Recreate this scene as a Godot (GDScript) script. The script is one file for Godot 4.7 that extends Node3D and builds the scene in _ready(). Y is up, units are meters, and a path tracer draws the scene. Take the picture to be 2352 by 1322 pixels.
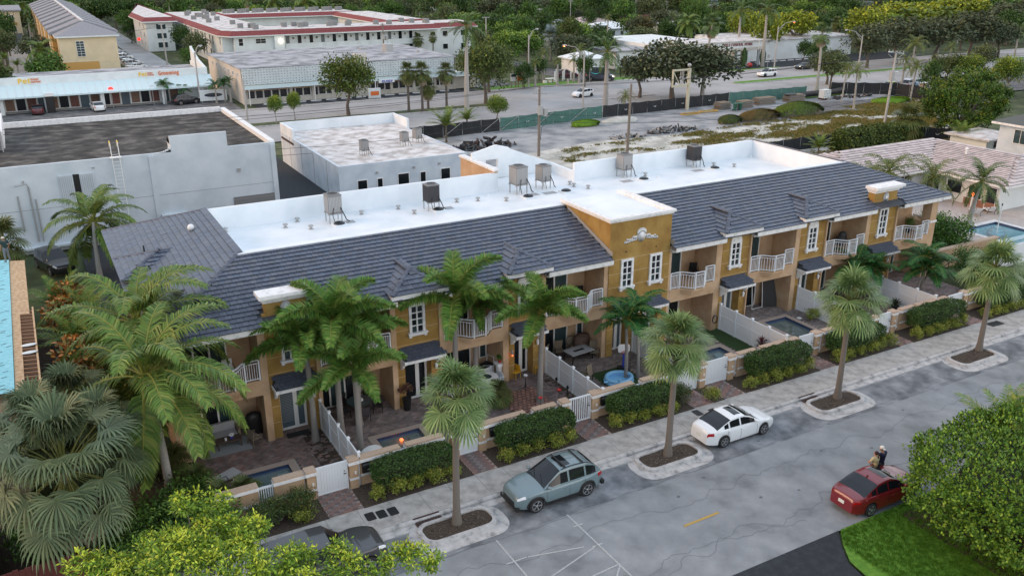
extends Node3D
# ---------------------------------------------------------------- mesh building
class Mb:
	var v:=PackedVector3Array()
	var n:=PackedVector3Array()
	var c:=PackedColorArray()
	var ix:=PackedInt32Array()
	var col:=Color(1,1,1)
	var xf:=Transform3D.IDENTITY
	func put(p:Vector3,nn:Vector3)->int:
		v.push_back(xf*p)
		n.push_back((xf.basis*nn).normalized())
		c.push_back(col)
		return v.size()-1
	func tri(a:Vector3,b:Vector3,d:Vector3):
		var nn:=(b-a).cross(d-a)
		if nn.length_squared()<1e-14:
			return
		var k:=put(a,nn)
		put(b,nn)
		put(d,nn)
		ix.append_array([k,k+2,k+1])
	func quad(a:Vector3,b:Vector3,d:Vector3,e:Vector3):
		var nn:=(d-a).cross(e-b)
		if nn.length_squared()<1e-14:
			return
		var k:=put(a,nn)
		put(b,nn)
		put(d,nn)
		put(e,nn)
		ix.append_array([k,k+2,k+1,k,k+3,k+2])
	func mn(x0:float,y0:float,z0:float,x1:float,y1:float,z1:float):
		var a:=Vector3(x0,y0,z1)
		var b:=Vector3(x1,y0,z1)
		var d:=Vector3(x1,y1,z1)
		var e:=Vector3(x0,y1,z1)
		var f:=Vector3(x0,y0,z0)
		var g:=Vector3(x1,y0,z0)
		var h:=Vector3(x1,y1,z0)
		var i:=Vector3(x0,y1,z0)
		quad(a,b,d,e)
		quad(g,f,i,h)
		quad(b,g,h,d)
		quad(f,a,e,i)
		quad(e,d,h,i)
		quad(f,g,b,a)
	func box(p:Vector3,s:Vector3):
		mn(p.x-s.x/2,p.y-s.y/2,p.z-s.z/2,p.x+s.x/2,p.y+s.y/2,p.z+s.z/2)
	func bar(a:Vector3,b:Vector3,w:float,h:float=-1.0):
		if h<0:
			h=w
		var d:=b-a
		var old:=xf
		var z:=d.normalized()
		var up:=Vector3.UP if absf(z.y)<0.95 else Vector3.RIGHT
		var x:=up.cross(z).normalized()
		xf=old*Transform3D(Basis(x,z.cross(x),z),a)
		mn(-w/2,-h/2,0,w/2,h/2,d.length())
		xf=old
	func tube(pts:Array,rad:Array,sides:int=8,cap:bool=true):
		var m:=pts.size()
		var rows:=[]
		var px:=Vector3.ZERO
		for i in m:
			var d:Vector3=(pts[mini(i+1,m-1)]-pts[maxi(i-1,0)])
			d=d.normalized()
			if px==Vector3.ZERO:
				px=(Vector3.RIGHT if absf(d.x)<0.9 else Vector3.UP)
			px=(px-d*px.dot(d)).normalized()
			var py:=d.cross(px)
			var row:=[]
			for k in sides+1:
				var an:=TAU*k/sides
				var o:Vector3=px*cos(an)+py*sin(an)
				row.append(put(pts[i]+o*float(rad[i]),o))
			rows.append(row)
		for i in m-1:
			for k in sides:
				ix.append_array([rows[i][k],rows[i+1][k+1],rows[i][k+1],rows[i][k],rows[i+1][k],rows[i+1][k+1]])
		if cap:
			for e in 2:
				var i:int=0 if e==0 else m-1
				var d:Vector3=(pts[1]-pts[0])*-1.0 if e==0 else pts[m-1]-pts[m-2]
				var k0:=put(pts[i],d)
				for k in sides+1:
					put(xf.affine_inverse()*v[rows[i][k]],d)
				for k in sides:
					if e==0:
						ix.append_array([k0,k0+1+k,k0+2+k])
					else:
						ix.append_array([k0,k0+2+k,k0+1+k])
	func cyl(p:Vector3,r:float,h:float,sides:int=12,r2:float=-1.0):
		tube([p,p+Vector3(0,h,0)],[r,r if r2<0 else r2],sides)
	func lathe(prof:Array,sides:int=16,at:=Vector3.ZERO):
		var m:=prof.size()
		for i in m-1:
			var a:Vector2=prof[i]
			var b:Vector2=prof[i+1]
			var t:=Vector2(b.y-a.y,a.x-b.x).normalized()
			for k in sides:
				var a0:=TAU*k/sides
				var a1:=TAU*(k+1)/sides
				var u:=Vector3(cos(a0),0,-sin(a0))
				var w:=Vector3(cos(a1),0,-sin(a1))
				var q:=put(at+u*a.x+Vector3(0,a.y,0),u*t.x+Vector3(0,t.y,0))
				put(at+w*a.x+Vector3(0,a.y,0),w*t.x+Vector3(0,t.y,0))
				put(at+w*b.x+Vector3(0,b.y,0),w*t.x+Vector3(0,t.y,0))
				put(at+u*b.x+Vector3(0,b.y,0),u*t.x+Vector3(0,t.y,0))
				ix.append_array([q,q+2,q+1,q,q+3,q+2])
	func ball(p:Vector3,r:Vector3,sides:int=10,rings:int=6):
		var rows:=[]
		for i in rings+1:
			var ph:=PI*i/rings
			var row:=[]
			for k in sides+1:
				var th:=TAU*k/sides
				var o:=Vector3(sin(ph)*cos(th),-cos(ph),-sin(ph)*sin(th))
				row.append(put(p+o*r,o/r))
			rows.append(row)
		for i in rings:
			for k in sides:
				ix.append_array([rows[i][k],rows[i+1][k+1],rows[i][k+1],rows[i][k],rows[i+1][k],rows[i+1][k+1]])
	func prism(poly:Array,y0:float,y1:float):
		var pk:=PackedVector2Array(poly)
		if Geometry2D.is_polygon_clockwise(pk):
			pk.reverse()
		var t:=Geometry2D.triangulate_polygon(pk)
		for i in range(0,t.size(),3):
			var a:=pk[t[i]]
			var b:=pk[t[i+1]]
			var d:=pk[t[i+2]]
			if (b-a).cross(d-a)>0:
				var s:=b
				b=d
				d=s
			tri(Vector3(a.x,y1,a.y),Vector3(b.x,y1,b.y),Vector3(d.x,y1,d.y))
			if y0<y1:
				tri(Vector3(a.x,y0,a.y),Vector3(d.x,y0,d.y),Vector3(b.x,y0,b.y))
		if y0<y1:
			for i in pk.size():
				var a:=pk[i]
				var b:=pk[(i+1)%pk.size()]
				var q0:=Vector3(a.x,y0,a.y)
				var q1:=Vector3(b.x,y0,b.y)
				quad(q1,q0,Vector3(a.x,y1,a.y),Vector3(b.x,y1,b.y))
	func xprism(poly:Array,z0:float,z1:float):
		var old:=xf
		xf=old*Transform3D(Basis(Vector3(1,0,0),Vector3(0,0,1),Vector3(0,-1,0)),Vector3.ZERO)
		var q:=[]
		for p in poly:
			q.append(Vector2(p.x,-p.y))
		prism(q,z0,z1)
		xf=old
	func grid(P:Array,smooth:bool=true,flip:bool=false):
		var r:=P.size()
		var m:int=P[0].size()
		if not smooth:
			for i in r-1:
				for j in m-1:
					if flip:
						quad(P[i][j+1],P[i+1][j+1],P[i+1][j],P[i][j])
					else:
						quad(P[i][j],P[i+1][j],P[i+1][j+1],P[i][j+1])
			return
		var k0:=v.size()
		for i in r:
			for j in m:
				var du:Vector3=P[mini(i+1,r-1)][j]-P[maxi(i-1,0)][j]
				var dv:Vector3=P[i][mini(j+1,m-1)]-P[i][maxi(j-1,0)]
				var nn:=du.cross(dv)
				put(P[i][j],-nn if flip else nn)
		for i in r-1:
			for j in m-1:
				var a:=k0+i*m+j
				if flip:
					ix.append_array([a,a+m,a+m+1,a,a+m+1,a+1])
				else:
					ix.append_array([a,a+m+1,a+m,a,a+1,a+m+1])
	func face(i:int,j:int,k:int):
		if (v[j]-v[i]).cross(v[k]-v[i]).dot(n[i])>0:
			ix.append_array([i,k,j])
		else:
			ix.append_array([i,j,k])
	func leaf(p:Vector3,d:Vector3,nn:Vector3,l:float,w:float):
		var s:=d.cross(nn).normalized()*w*0.5
		var mid:=p+d*l*0.55+nn*l*0.06
		var k:=put(p,nn)
		put(mid+s,nn)
		put(p+d*l,nn)
		put(mid-s,nn)
		face(k,k+1,k+2)
		face(k,k+2,k+3)
	func mesh()->ArrayMesh:
		var a:=[]
		a.resize(Mesh.ARRAY_MAX)
		a[Mesh.ARRAY_VERTEX]=v
		a[Mesh.ARRAY_NORMAL]=n
		a[Mesh.ARRAY_COLOR]=c
		a[Mesh.ARRAY_INDEX]=ix
		var am:=ArrayMesh.new()
		am.add_surface_from_arrays(Mesh.PRIMITIVE_TRIANGLES,a)
		return am
# ---------------------------------------------------------------- naming
var M:={}
var used:={}
func numbered(parent:Node,called:String)->String:
	var key:=[parent.get_instance_id(),called]
	var k:int=used.get(key,0)
	used[key]=k+1
	return called if k==0 else "%s_%03d"%[called,k]
func fresh(parent:Node,o:Node3D,called:String)->Node3D:
	o.name=numbered(parent,called)
	parent.add_child(o,true)
	return o
func obj(called:String,mesh,material,parent:Node=self,at:=Transform3D.IDENTITY)->MeshInstance3D:
	var o:=MeshInstance3D.new()
	if mesh is Mb:
		mesh=mesh.mesh()
	o.mesh=mesh
	o.transform=at
	o.material_override=M[material] if material is String else material
	fresh(parent,o,called)
	return o
func tag(o:Node,label:String,category:String,group:String="")->Node:
	o.set_meta("label",label)
	o.set_meta("category",category)
	if group:
		o.set_meta("group",group)
	return o
func thing(called:String,label:String,category:String,at:=Vector3.ZERO,turn:float=0.0,group:String="")->Node3D:
	var o:=Node3D.new()
	fresh(self,o,called)
	o.position=at
	o.rotation.y=turn
	tag(o,label,category,group)
	return o
func struct(called:String,mesh,material,parent:Node=self)->MeshInstance3D:
	var o:=obj(called,mesh,material,parent)
	if parent==self:
		o.set_meta("kind","structure")
	return o
func dup(src:Node3D,at:Vector3,turn:float,label:String,group:String="",size:float=1.0)->Node3D:
	var o:Node3D=src.duplicate()
	fresh(self,o,src.name.get_slice("_0",0))
	o.position=at
	o.rotation.y=turn
	o.scale=Vector3.ONE*size
	o.set_meta("label",label)
	if group:
		o.set_meta("group",group)
	return o
func many(called:String,mesh,material,xfs:Array,cols:Array,parent:Node=self)->MultiMeshInstance3D:
	var mm:=MultiMesh.new()
	mm.transform_format=MultiMesh.TRANSFORM_3D
	mm.use_colors=cols.size()>0
	mm.mesh=mesh.mesh() if mesh is Mb else mesh
	mm.instance_count=xfs.size()
	for i in xfs.size():
		mm.set_instance_transform(i,xfs[i])
		if cols.size():
			mm.set_instance_color(i,cols[i%cols.size()])
	var o:=MultiMeshInstance3D.new()
	o.multimesh=mm
	o.material_override=M[material] if material is String else material
	fresh(parent,o,called)
	o.set_meta("kind","stuff")
	return o
func T(x:float,y:float,z:float,turn:float=0.0,s:float=1.0)->Transform3D:
	return Transform3D(Basis(Vector3.UP,turn).scaled(Vector3.ONE*s),Vector3(x,y,z))
func V(x:float,y:float,z:float)->Vector3:
	return Vector3(x,y,z)
# ---------------------------------------------------------------- materials (colours are linear base colours)
func lin(r:float,g:float,b:float)->Color:
	return Color(r,g,b).linear_to_srgb()
func mat(called:String,r:float,g:float,b:float,rough:float=0.8,metal:float=0.0)->StandardMaterial3D:
	var m:=StandardMaterial3D.new()
	m.albedo_color=lin(r,g,b)
	m.roughness=rough
	m.metallic=metal
	M[called]=m
	return m
func noise_tex(seed_:int,freq:float,oct:int,ramp:Array,size:int=512,kind:int=FastNoiseLite.TYPE_SIMPLEX_SMOOTH)->NoiseTexture2D:
	var f:=FastNoiseLite.new()
	f.seed=seed_
	f.noise_type=kind
	f.frequency=freq
	f.fractal_octaves=oct
	f.fractal_gain=0.55
	var t:=NoiseTexture2D.new()
	t.width=size
	t.height=size
	t.seamless=true
	t.noise=f
	var g:=Gradient.new()
	var offs:=PackedFloat32Array()
	var cs:=PackedColorArray()
	for e in ramp:
		offs.append(e[0])
		cs.append(lin(e[1],e[2],e[3]))
	g.offsets=offs
	g.colors=cs
	t.color_ramp=g
	return t
var bumps:NoiseTexture2D
func bump_tex()->NoiseTexture2D:
	if bumps==null:
		var f:=FastNoiseLite.new()
		f.seed=51
		f.frequency=0.05
		f.fractal_octaves=4
		bumps=NoiseTexture2D.new()
		bumps.width=512
		bumps.height=512
		bumps.seamless=true
		bumps.noise=f
		bumps.as_normal_map=true
		bumps.bump_strength=4.0
	return bumps
func nmat(called:String,ramp:Array,metres:float,freq:float=0.012,oct:int=5,rough:float=0.85,bump:float=0.0,seed_:int=1,size:int=512)->StandardMaterial3D:
	var m:=mat(called,1,1,1,rough)
	m.albedo_texture=noise_tex(seed_,freq,oct,ramp,size)
	m.uv1_triplanar=true
	m.uv1_world_triplanar=true
	m.uv1_scale=Vector3.ONE/metres
	if bump>0:
		m.normal_enabled=true
		m.normal_texture=bump_tex()
		m.normal_scale=bump
	return m
func leafmat(called:String,light:float=0.25,rough:float=0.55)->StandardMaterial3D:
	var m:=mat(called,1,1,1,rough)
	m.vertex_color_use_as_albedo=true
	m.cull_mode=BaseMaterial3D.CULL_DISABLED
	m.backlight_enabled=true
	m.backlight=Color(light,light,light)
	m.metallic_specular=.28
	return m
func two(r:float,g:float,b:float,f:float)->Array:
	return [[0.2,r/f,g/f,b/f],[0.5,r,g,b],[0.8,r*f,g*f,b*f]]
func materials():
	nmat("ochre",[[0.15,.27,.155,.040],[0.5,.335,.205,.055],[0.85,.385,.25,.075]],9.0,.01,5,.9,.15,3)
	nmat("peach",[[0.15,.44,.29,.17],[0.5,.51,.35,.215],[0.85,.56,.40,.26]],8.0,.01,5,.9,.12,4)
	mat("joint",.55,.42,.26)
	mat("white",.80,.81,.80,.5)
	mat("white_vinyl",.74,.78,.81,.35)
	nmat("white_trim",[[0.1,.58,.60,.60],[0.4,.76,.77,.77],[0.8,.82,.83,.83]],3.0,.012,4,.6,0,8)
	nmat("white_roof",[[0.1,.66,.73,.77],[0.5,.74,.80,.84],[0.9,.80,.85,.88]],14.0,.008,4,.55,0,5)
	nmat("deck",two(.05,.055,.065,1.2),3.0)
	var ti:=mat("tile",1,1,1,.4)
	ti.vertex_color_use_as_albedo=true
	var pa:=mat("paver",1,1,1,.85)
	pa.vertex_color_use_as_albedo=true
	nmat("tile_a",two(.082,.097,.13,1.15),2.0,.02,4,.6)
	nmat("tile_b",two(.095,.113,.148,1.15),2.0,.02,4,.6)
	nmat("tile_c",two(.072,.088,.122,1.15),2.0,.02,4,.6)
	nmat("concrete",[[0.1,.27,.265,.25],[0.5,.37,.36,.34],[0.9,.45,.44,.415]],5.0,.012,5,.9,.2,11)
	nmat("kerb",[[0.12,.22,.225,.23],[0.36,.42,.42,.415],[0.8,.52,.52,.51]],5.0,.015,5,.9,.2,12)
	nmat("road",[[0.12,.165,.18,.19],[0.35,.22,.238,.25],[0.6,.255,.275,.288],[0.9,.31,.325,.335]],22.0,.009,6,.92,.25,13,1024)
	nmat("road_patch",[[0.15,.105,.115,.125],[0.45,.17,.185,.20],[0.8,.27,.285,.30]],9.0,.012,6,.92,.2,14)
	nmat("road_far",[[0.2,.30,.305,.305],[0.5,.35,.355,.355],[0.8,.40,.40,.40]],40.0,.008,5,.9,0,15)
	nmat("asphalt",two(.024,.029,.035,1.25),5.0,.02,5,.9,.3,16)
	nmat("asphalt_old",[[0.2,.09,.092,.095],[0.5,.13,.132,.135],[0.8,.19,.19,.19]],12.0,.012,5,.92,0,17)
	nmat("paint_white",[[0.3,.27,.285,.29],[0.52,.50,.51,.51]],.9,.03,3,.8)
	nmat("paint_yellow",[[0.3,.30,.24,.13],[0.5,.55,.34,.06]],.8,.03,3,.8)
	mat("crack",.125,.132,.14,.95)
	nmat("mulch",[[0.2,.030,.022,.016],[0.5,.06,.045,.033],[0.8,.11,.085,.06]],1.5,.03,5,.95,.8,18)
	nmat("soil",two(.10,.085,.06,1.4),6.0,.015,5,.95,.3,19)
	nmat("ground",[[0.2,.035,.055,.02],[0.5,.06,.085,.03],[0.8,.11,.12,.06]],30.0,.012,5,.95,0,20)
	nmat("lawn",[[0.2,.075,.19,.016],[0.5,.095,.23,.02],[0.8,.13,.27,.03]],4.0,.02,5,.95,.3,21)
	nmat("turf",two(.022,.055,.012,1.3),2.0,.03,4,.95,.4,22)
	nmat("sand",[[0.2,.34,.345,.31],[0.5,.47,.475,.43],[0.8,.58,.58,.54]],16.0,.012,5,.95,.2,23)
	nmat("lot",[[0.2,.18,.195,.21],[0.45,.27,.285,.295],[0.8,.38,.39,.395]],26.0,.010,6,.92,.1,24)
	nmat("black_roof",[[0.22,.017,.017,.016],[0.42,.036,.035,.033],[0.58,.060,.057,.052],[0.82,.13,.125,.11]],16.0,.012,6,.95,.2,25)
	nmat("pale_wall",[[0.2,.52,.585,.63],[0.5,.575,.64,.685],[0.8,.62,.68,.72]],14.0,.008,4,.85,.05,26)
	nmat("blue_wall",[[0.2,.52,.60,.67],[0.5,.58,.66,.73],[0.8,.63,.70,.77]],10.0,.008,4,.8,0,27)
	nmat("dirty_roof",[[0.2,.40,.37,.35],[0.5,.60,.585,.57],[0.8,.72,.72,.72]],12.0,.011,5,.8,0,28)
	nmat("grey_roof",[[0.2,.17,.175,.185],[0.45,.30,.315,.335],[0.8,.44,.46,.48]],20.0,.010,5,.85,0,29)
	nmat("shingle_far",two(.26,.265,.285,1.12),5.0,.02,4,.85)
	nmat("cream",two(.66,.56,.38,1.05),12.0,.01,4,.9)
	nmat("beige",two(.60,.57,.51,1.06),12.0,.01,4,.9)
	mat("orange_wall",.55,.32,.10,.9)
	nmat("far_white",two(.70,.75,.75,1.06),16.0,.01,4,.8)
	nmat("mansard",two(.22,.055,.055,1.25),4.0,.02,4,.85)
	mat("aqua_awning",.60,.74,.76,.6)
	nmat("underlay",[[0.2,.22,.56,.64],[0.5,.27,.62,.70],[0.8,.33,.67,.74]],3.0,.015,4,.7,0,31)
	nmat("plywood",[[0.2,.42,.27,.15],[0.5,.55,.38,.22],[0.8,.62,.46,.29]],2.0,.012,5,.85,0,32)
	mat("rafter",.30,.17,.10,.9)
	mat("glass_dark",.012,.016,.02,.04)
	mat("glass_teal",.035,.062,.068,.06)
	mat("glass_blue",.10,.14,.17,.08)
	mat("glass_pale",.16,.185,.19,.12)
	mat("curtain",.22,.25,.26,.8)
	mat("black",.012,.012,.013,.5)
	mat("rubber",.016,.016,.017,.75)
	mat("dark_metal",.05,.05,.055,.45,.4)
	mat("steel",.42,.43,.44,.35,.7)
	mat("rim",.55,.56,.57,.25,.85)
	mat("unit_grey",.22,.225,.225,.6,.2)
	mat("unit_dark",.055,.058,.06,.6,.2)
	mat("galv",.40,.41,.41,.5,.35)
	nmat("pole_wood",two(.20,.175,.15,1.3),1.5,.03,4,.9)
	mat("pole_concrete",.42,.41,.39,.85)
	nmat("bark",two(.13,.11,.09,1.4),.8,.04,4,.95,.6,33)
	nmat("bark_grey",two(.25,.235,.215,1.35),.7,.05,4,.95,.6,34)
	nmat("bark_pale",two(.36,.35,.325,1.25),1.2,.03,4,.9,.3,35)
	leafmat("leaf")
	leafmat("leaf_gloss",.2,.35)
	leafmat("frond",.22,.42)
	var sk:=mat("skin_cloth",1,1,1,.8)
	sk.vertex_color_use_as_albedo=true
	nmat("navy_fabric",two(.02,.03,.06,1.2),.5)
	nmat("fabric_grey",two(.36,.37,.38,1.08),.6)
	nmat("rug",[[0.35,.14,.17,.185],[0.5,.30,.32,.32],[0.6,.40,.42,.42]],.9,.05,3,.95)
	nmat("wicker",two(.22,.18,.13,1.4),.3,.08,3,.9)
	nmat("brown_cover",two(.13,.085,.065,1.2),1.0)
	mat("wood_dark",.085,.06,.045,.7)
	mat("yellow_plastic",.62,.36,.03,.45)
	mat("pool_blue",.24,.52,.78,.35)
	mat("pool_tile",.03,.06,.14,.4)
	nmat("pool_shell",two(.10,.20,.21,1.15),4.0)
	nmat("pool_shell_big",two(.12,.55,.68,1.06),5.0)
	nmat("pool_shell_green",two(.06,.105,.085,1.2),4.0)
	var wa:=mat("water",.75,.92,.93,.02)
	wa.transparency=BaseMaterial3D.TRANSPARENCY_ALPHA
	wa.albedo_color.a=.12
	nmat("coping",two(.36,.29,.245,1.12),1.0,.03)
	nmat("pale_deck",two(.50,.455,.42,1.08),6.0,.012)
	mat("red",.45,.02,.02,.5)
	mat("orange",.75,.25,.03,.6)
	mat("green_bin",.03,.13,.09,.6)
	nmat("screen_black",two(.022,.025,.028,1.3),4.0,.02,4,.85)
	nmat("screen_green",two(.07,.17,.145,1.15),4.0,.02,4,.85)
	nmat("red_fence",two(.10,.025,.02,1.4),1.0,.03,4,.85)
	nmat("pink_tile",[[0.2,.42,.345,.33],[0.5,.56,.49,.475],[0.8,.64,.585,.575]],7.0,.02,4,.8)
	nmat("green_shingle",two(.10,.115,.115,1.2),2.0,.03,4,.9)
	mat("copper_drain",.055,.028,.024,.7)
	mat("sign_yellow",.85,.55,.05,.6)
	mat("sign_orange",.70,.16,.03,.6)
	mat("sign_maroon",.20,.03,.035,.6)
	mat("sign_blue",.03,.06,.45,.6)
	mat("wire",.03,.03,.032,.6)
	mat("teal_paint",.10,.55,.62,.5)
	mat("car_glass",.012,.014,.017,.03)
	mat("plate",.62,.68,.62,.4)
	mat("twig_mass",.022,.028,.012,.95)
	nmat("shaft_green",two(.12,.17,.06,1.2),.6)
	mat("lens",.75,.78,.80,.1)
	mat("tail",.35,.008,.012,.15)
	var em:=mat("lamp_glow",1,.45,.2,.4)
	em.emission_enabled=true
	em.emission=Color(1,.42,.18)
	em.emission_energy_multiplier=1.6
	var ew:=mat("head_glow",1,.95,.85,.3)
	ew.emission_enabled=true
	ew.emission=Color(1,.9,.7)
	ew.emission_energy_multiplier=2.5
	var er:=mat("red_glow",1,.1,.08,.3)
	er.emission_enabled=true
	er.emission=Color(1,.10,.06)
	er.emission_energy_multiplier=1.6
	for p in [["car_sage",.165,.235,.255],["car_white",.78,.81,.82],["car_red",.17,.008,.014],["car_grey",.05,.052,.056],["car_black",.012,.013,.016],["car_maroon",.09,.012,.02],["car_navy",.03,.04,.06],["car_lime",.48,.60,.06],["car_silver",.42,.44,.46],["car_blue",.30,.42,.52]]:
		var cm:=mat(p[0],p[1],p[2],p[3],.28,.15 if p[0] in ["car_sage","car_grey","car_silver"] else 0.0)
		cm.clearcoat_enabled=true
		cm.clearcoat=.8
		cm.clearcoat_roughness=.05
# ---------------------------------------------------------------- plants
var rng:=RandomNumberGenerator.new()
var cache:={}
func rv()->Vector3:
	var z:=rng.randf_range(-1,1)
	var a:=rng.randf()*TAU
	var s:=sqrt(1-z*z)
	return Vector3(s*cos(a),z,s*sin(a))
func pick(cols:Array)->Color:
	var a:Array=cols[rng.randi()%cols.size()]
	var f:=rng.randf_range(1.15,1.85)
	return Color(a[0]*f,a[1]*f,a[2]*f)
var GREEN:={
	"dark":[[[.034,.068,.017],[.043,.082,.02],[.027,.056,.018]],[[.07,.12,.03]],.12],
	"dark2":[[[.03,.055,.016],[.04,.065,.018],[.055,.06,.02]],[[.08,.10,.03]],.15],
	"green":[[[.05,.10,.022],[.06,.12,.025],[.045,.088,.024]],[[.11,.18,.03]],.2],
	"olive":[[[.068,.088,.036],[.08,.098,.045],[.055,.074,.03]],[[.12,.14,.055]],.2],
	"olive2":[[[.05,.075,.02],[.065,.085,.022],[.045,.065,.022]],[[.13,.15,.03]],.2],
	"grey":[[[.055,.07,.035],[.068,.08,.044],[.046,.06,.033]],[[.09,.105,.055]],.15],
	"grey2":[[[.045,.062,.035],[.055,.07,.04]],[[.08,.09,.05]],.15],
	"lime":[[[.06,.115,.022],[.075,.135,.025],[.05,.095,.022]],[[.17,.24,.035]],.35],
	"limed":[[[.07,.115,.02],[.09,.14,.022],[.055,.09,.02]],[[.22,.27,.03]],.35],
	"limeb":[[[.10,.20,.02],[.13,.24,.025]],[[.22,.33,.03]],.3],
	"yellow":[[[.12,.155,.018],[.155,.185,.02],[.095,.13,.018]],[[.25,.27,.025]],.4],
	"hero":[[[.048,.075,.016],[.062,.092,.018],[.05,.07,.014]],[[.12,.125,.025]],.22],
	"teal":[[[.055,.11,.065],[.07,.13,.08]],[[.09,.16,.09]],.2],
	"red":[[[.10,.05,.035],[.07,.07,.03],[.13,.06,.05]],[[.16,.05,.05]],.3],
	"rust":[[[.13,.085,.03],[.10,.08,.03],[.07,.075,.025]],[[.20,.12,.04]],.3],
}
func crown_leaves(b:Mb,ctr:Vector3,rad:Vector3,nclump:int,per:int,ll:float,lw:float,kind:String,top:float=0.25,clump:float=.32,loose:float=.35):
	var g:Array=GREEN[kind]
	for k in nclump:
		var u:=rv()
		u.y=u.y*.8+top
		u=u.normalized()*pow(rng.randf_range(.18,1.0),.45)
		var cc:=ctr+u*rad*(1.0-clump*.55)
		var cr:=rad.x*clump*rng.randf_range(.65,1.25)
		var tone:=rng.randf_range(.82,1.18)
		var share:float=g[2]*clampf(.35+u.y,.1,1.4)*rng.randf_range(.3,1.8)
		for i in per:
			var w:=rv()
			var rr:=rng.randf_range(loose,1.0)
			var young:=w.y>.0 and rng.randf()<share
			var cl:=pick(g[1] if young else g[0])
			b.col=Color(cl.r*tone,cl.g*tone,cl.b*tone)
			var d:=(w+rv()*.9+Vector3(0,-.15,0)).normalized()
			var nn:=(w*.6+Vector3(0,.7,0)+rv()*.6)
			nn=(nn-d*nn.dot(d)).normalized()
			b.leaf(cc+w*cr*rr*Vector3(1,.72,1),d,nn,ll*rng.randf_range(.7,1.3),lw*rng.randf_range(.8,1.2))
func tree_meshes(kind:String,shape:int)->Array:
	var key:="%s%d"%[kind,shape]
	if cache.has(key):
		return cache[key]
	rng.seed=hash(key)
	var t:=Mb.new()
	var flat:float=[.62,.8,.5][shape%3]
	var trunk_top:=V(rng.randf_range(-.08,.08),.62,rng.randf_range(-.08,.08))
	t.tube([V(0,0,0),V(0.02,.3,0.01),trunk_top],[.075,.05,.042],7)
	for k in 7:
		var a:=TAU*k/7+rng.randf()
		var e:=V(cos(a)*.55,1.0+rng.randf_range(-.1,.25),sin(a)*.55)
		t.tube([trunk_top,trunk_top.lerp(e,.5)+V(0,.03,0),e],[.036,.024,.008],5)
	var b:=Mb.new()
	var far:=not kind in ["hero","olive2","limed"]
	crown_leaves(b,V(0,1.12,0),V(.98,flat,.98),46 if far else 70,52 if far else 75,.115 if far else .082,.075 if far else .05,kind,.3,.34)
	cache[key]=[t.mesh(),b.mesh()]
	return cache[key]
func tree(kind:String,shape:int,at:Vector3,hc:float,r:float,called:String,label:String,group:String="",bark:String="bark")->Node3D:
	var m:=tree_meshes(kind,shape)
	var o:=thing(called,label,"tree",at,fposmod(at.x*1.7+at.z*2.3,TAU),group)
	var s:=Transform3D(Basis.from_scale(V(r,hc/1.12,r)),Vector3.ZERO)
	obj("trunk",m[0],bark,o,s)
	obj("crown",m[1],"leaf",o,s)
	return o
func hedge_mesh(seed_:int,sx:float,sy:float,sz:float,count:int,ll:float,kind:String,lumpy:float=.05)->Array:
	rng.seed=seed_
	var g:Array=GREEN[kind]
	var f:=FastNoiseLite.new()
	f.seed=seed_
	f.frequency=.5
	var b:=Mb.new()
	for i in count:
		var u:=rv()
		if u.y<-.55:
			u.y=-u.y
		var e:=5.0
		var l:=pow(pow(absf(u.x),e)+pow(absf(u.y),e)+pow(absf(u.z),e),1.0/e)
		var p:=u/l
		var pos:=V(p.x*sx/2,p.y*sy/2,p.z*sz/2)
		var nn:=V(signf(p.x)*pow(absf(p.x),5),signf(p.y)*pow(absf(p.y),5),signf(p.z)*pow(absf(p.z),5)).normalized()
		pos-=nn*rng.randf()*rng.randf()*.30-nn*f.get_noise_3dv(pos*3.0)*lumpy*3.0
		var young:bool=rng.randf()<g[2]*.7
		b.col=pick(g[1] if young else g[0])
		var d:=(nn*.5+rv()).normalized()
		var q:=(nn+rv()*.7)
		q=(q-d*q.dot(d)).normalized()
		b.leaf(pos+V(0,sy/2,0),d,q,ll*rng.randf_range(.7,1.3),ll*.6)
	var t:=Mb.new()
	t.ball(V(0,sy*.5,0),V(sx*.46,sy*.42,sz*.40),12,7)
	return [b.mesh(),t.mesh()]
func shrub(called:String,label:String,cat:String,meshes:Array,at:Vector3,turn:float,s:Vector3,group:String="",stems:bool=true)->Node3D:
	var o:=thing(called,label,cat,at,turn,group)
	var x:=Transform3D(Basis.from_scale(s),Vector3.ZERO)
	obj("leaves",meshes[0],"leaf_gloss",o,x)
	if meshes.size()>1:
		obj("twigs",meshes[1],"twig_mass",o,x)
	if stems:
		if not cache.has("stems"):
			var b:=Mb.new()
			rng.seed=5
			for k in 7:
				var x0:=rng.randf_range(-.8,.8)
				b.tube([V(0,-.02,0),V(x0*.7,.12,rng.randf_range(-.15,.15)),V(x0,.6,rng.randf_range(-.35,.35))],[.03,.03,.02],5)
			cache["stems"]=b.mesh()
		obj("stem",cache["stems"],"bark_grey",o)
	return o
func bush_mesh(seed_:int,r:float,h:float,clumps:int,per:int,ll:float,kind:String)->Array:
	rng.seed=seed_
	var b:=Mb.new()
	crown_leaves(b,V(0,h*.5,0),V(r,h*.52,r),clumps,per,ll,ll*.55,kind,.2,.38,.3)
	return [b.mesh()]
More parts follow.
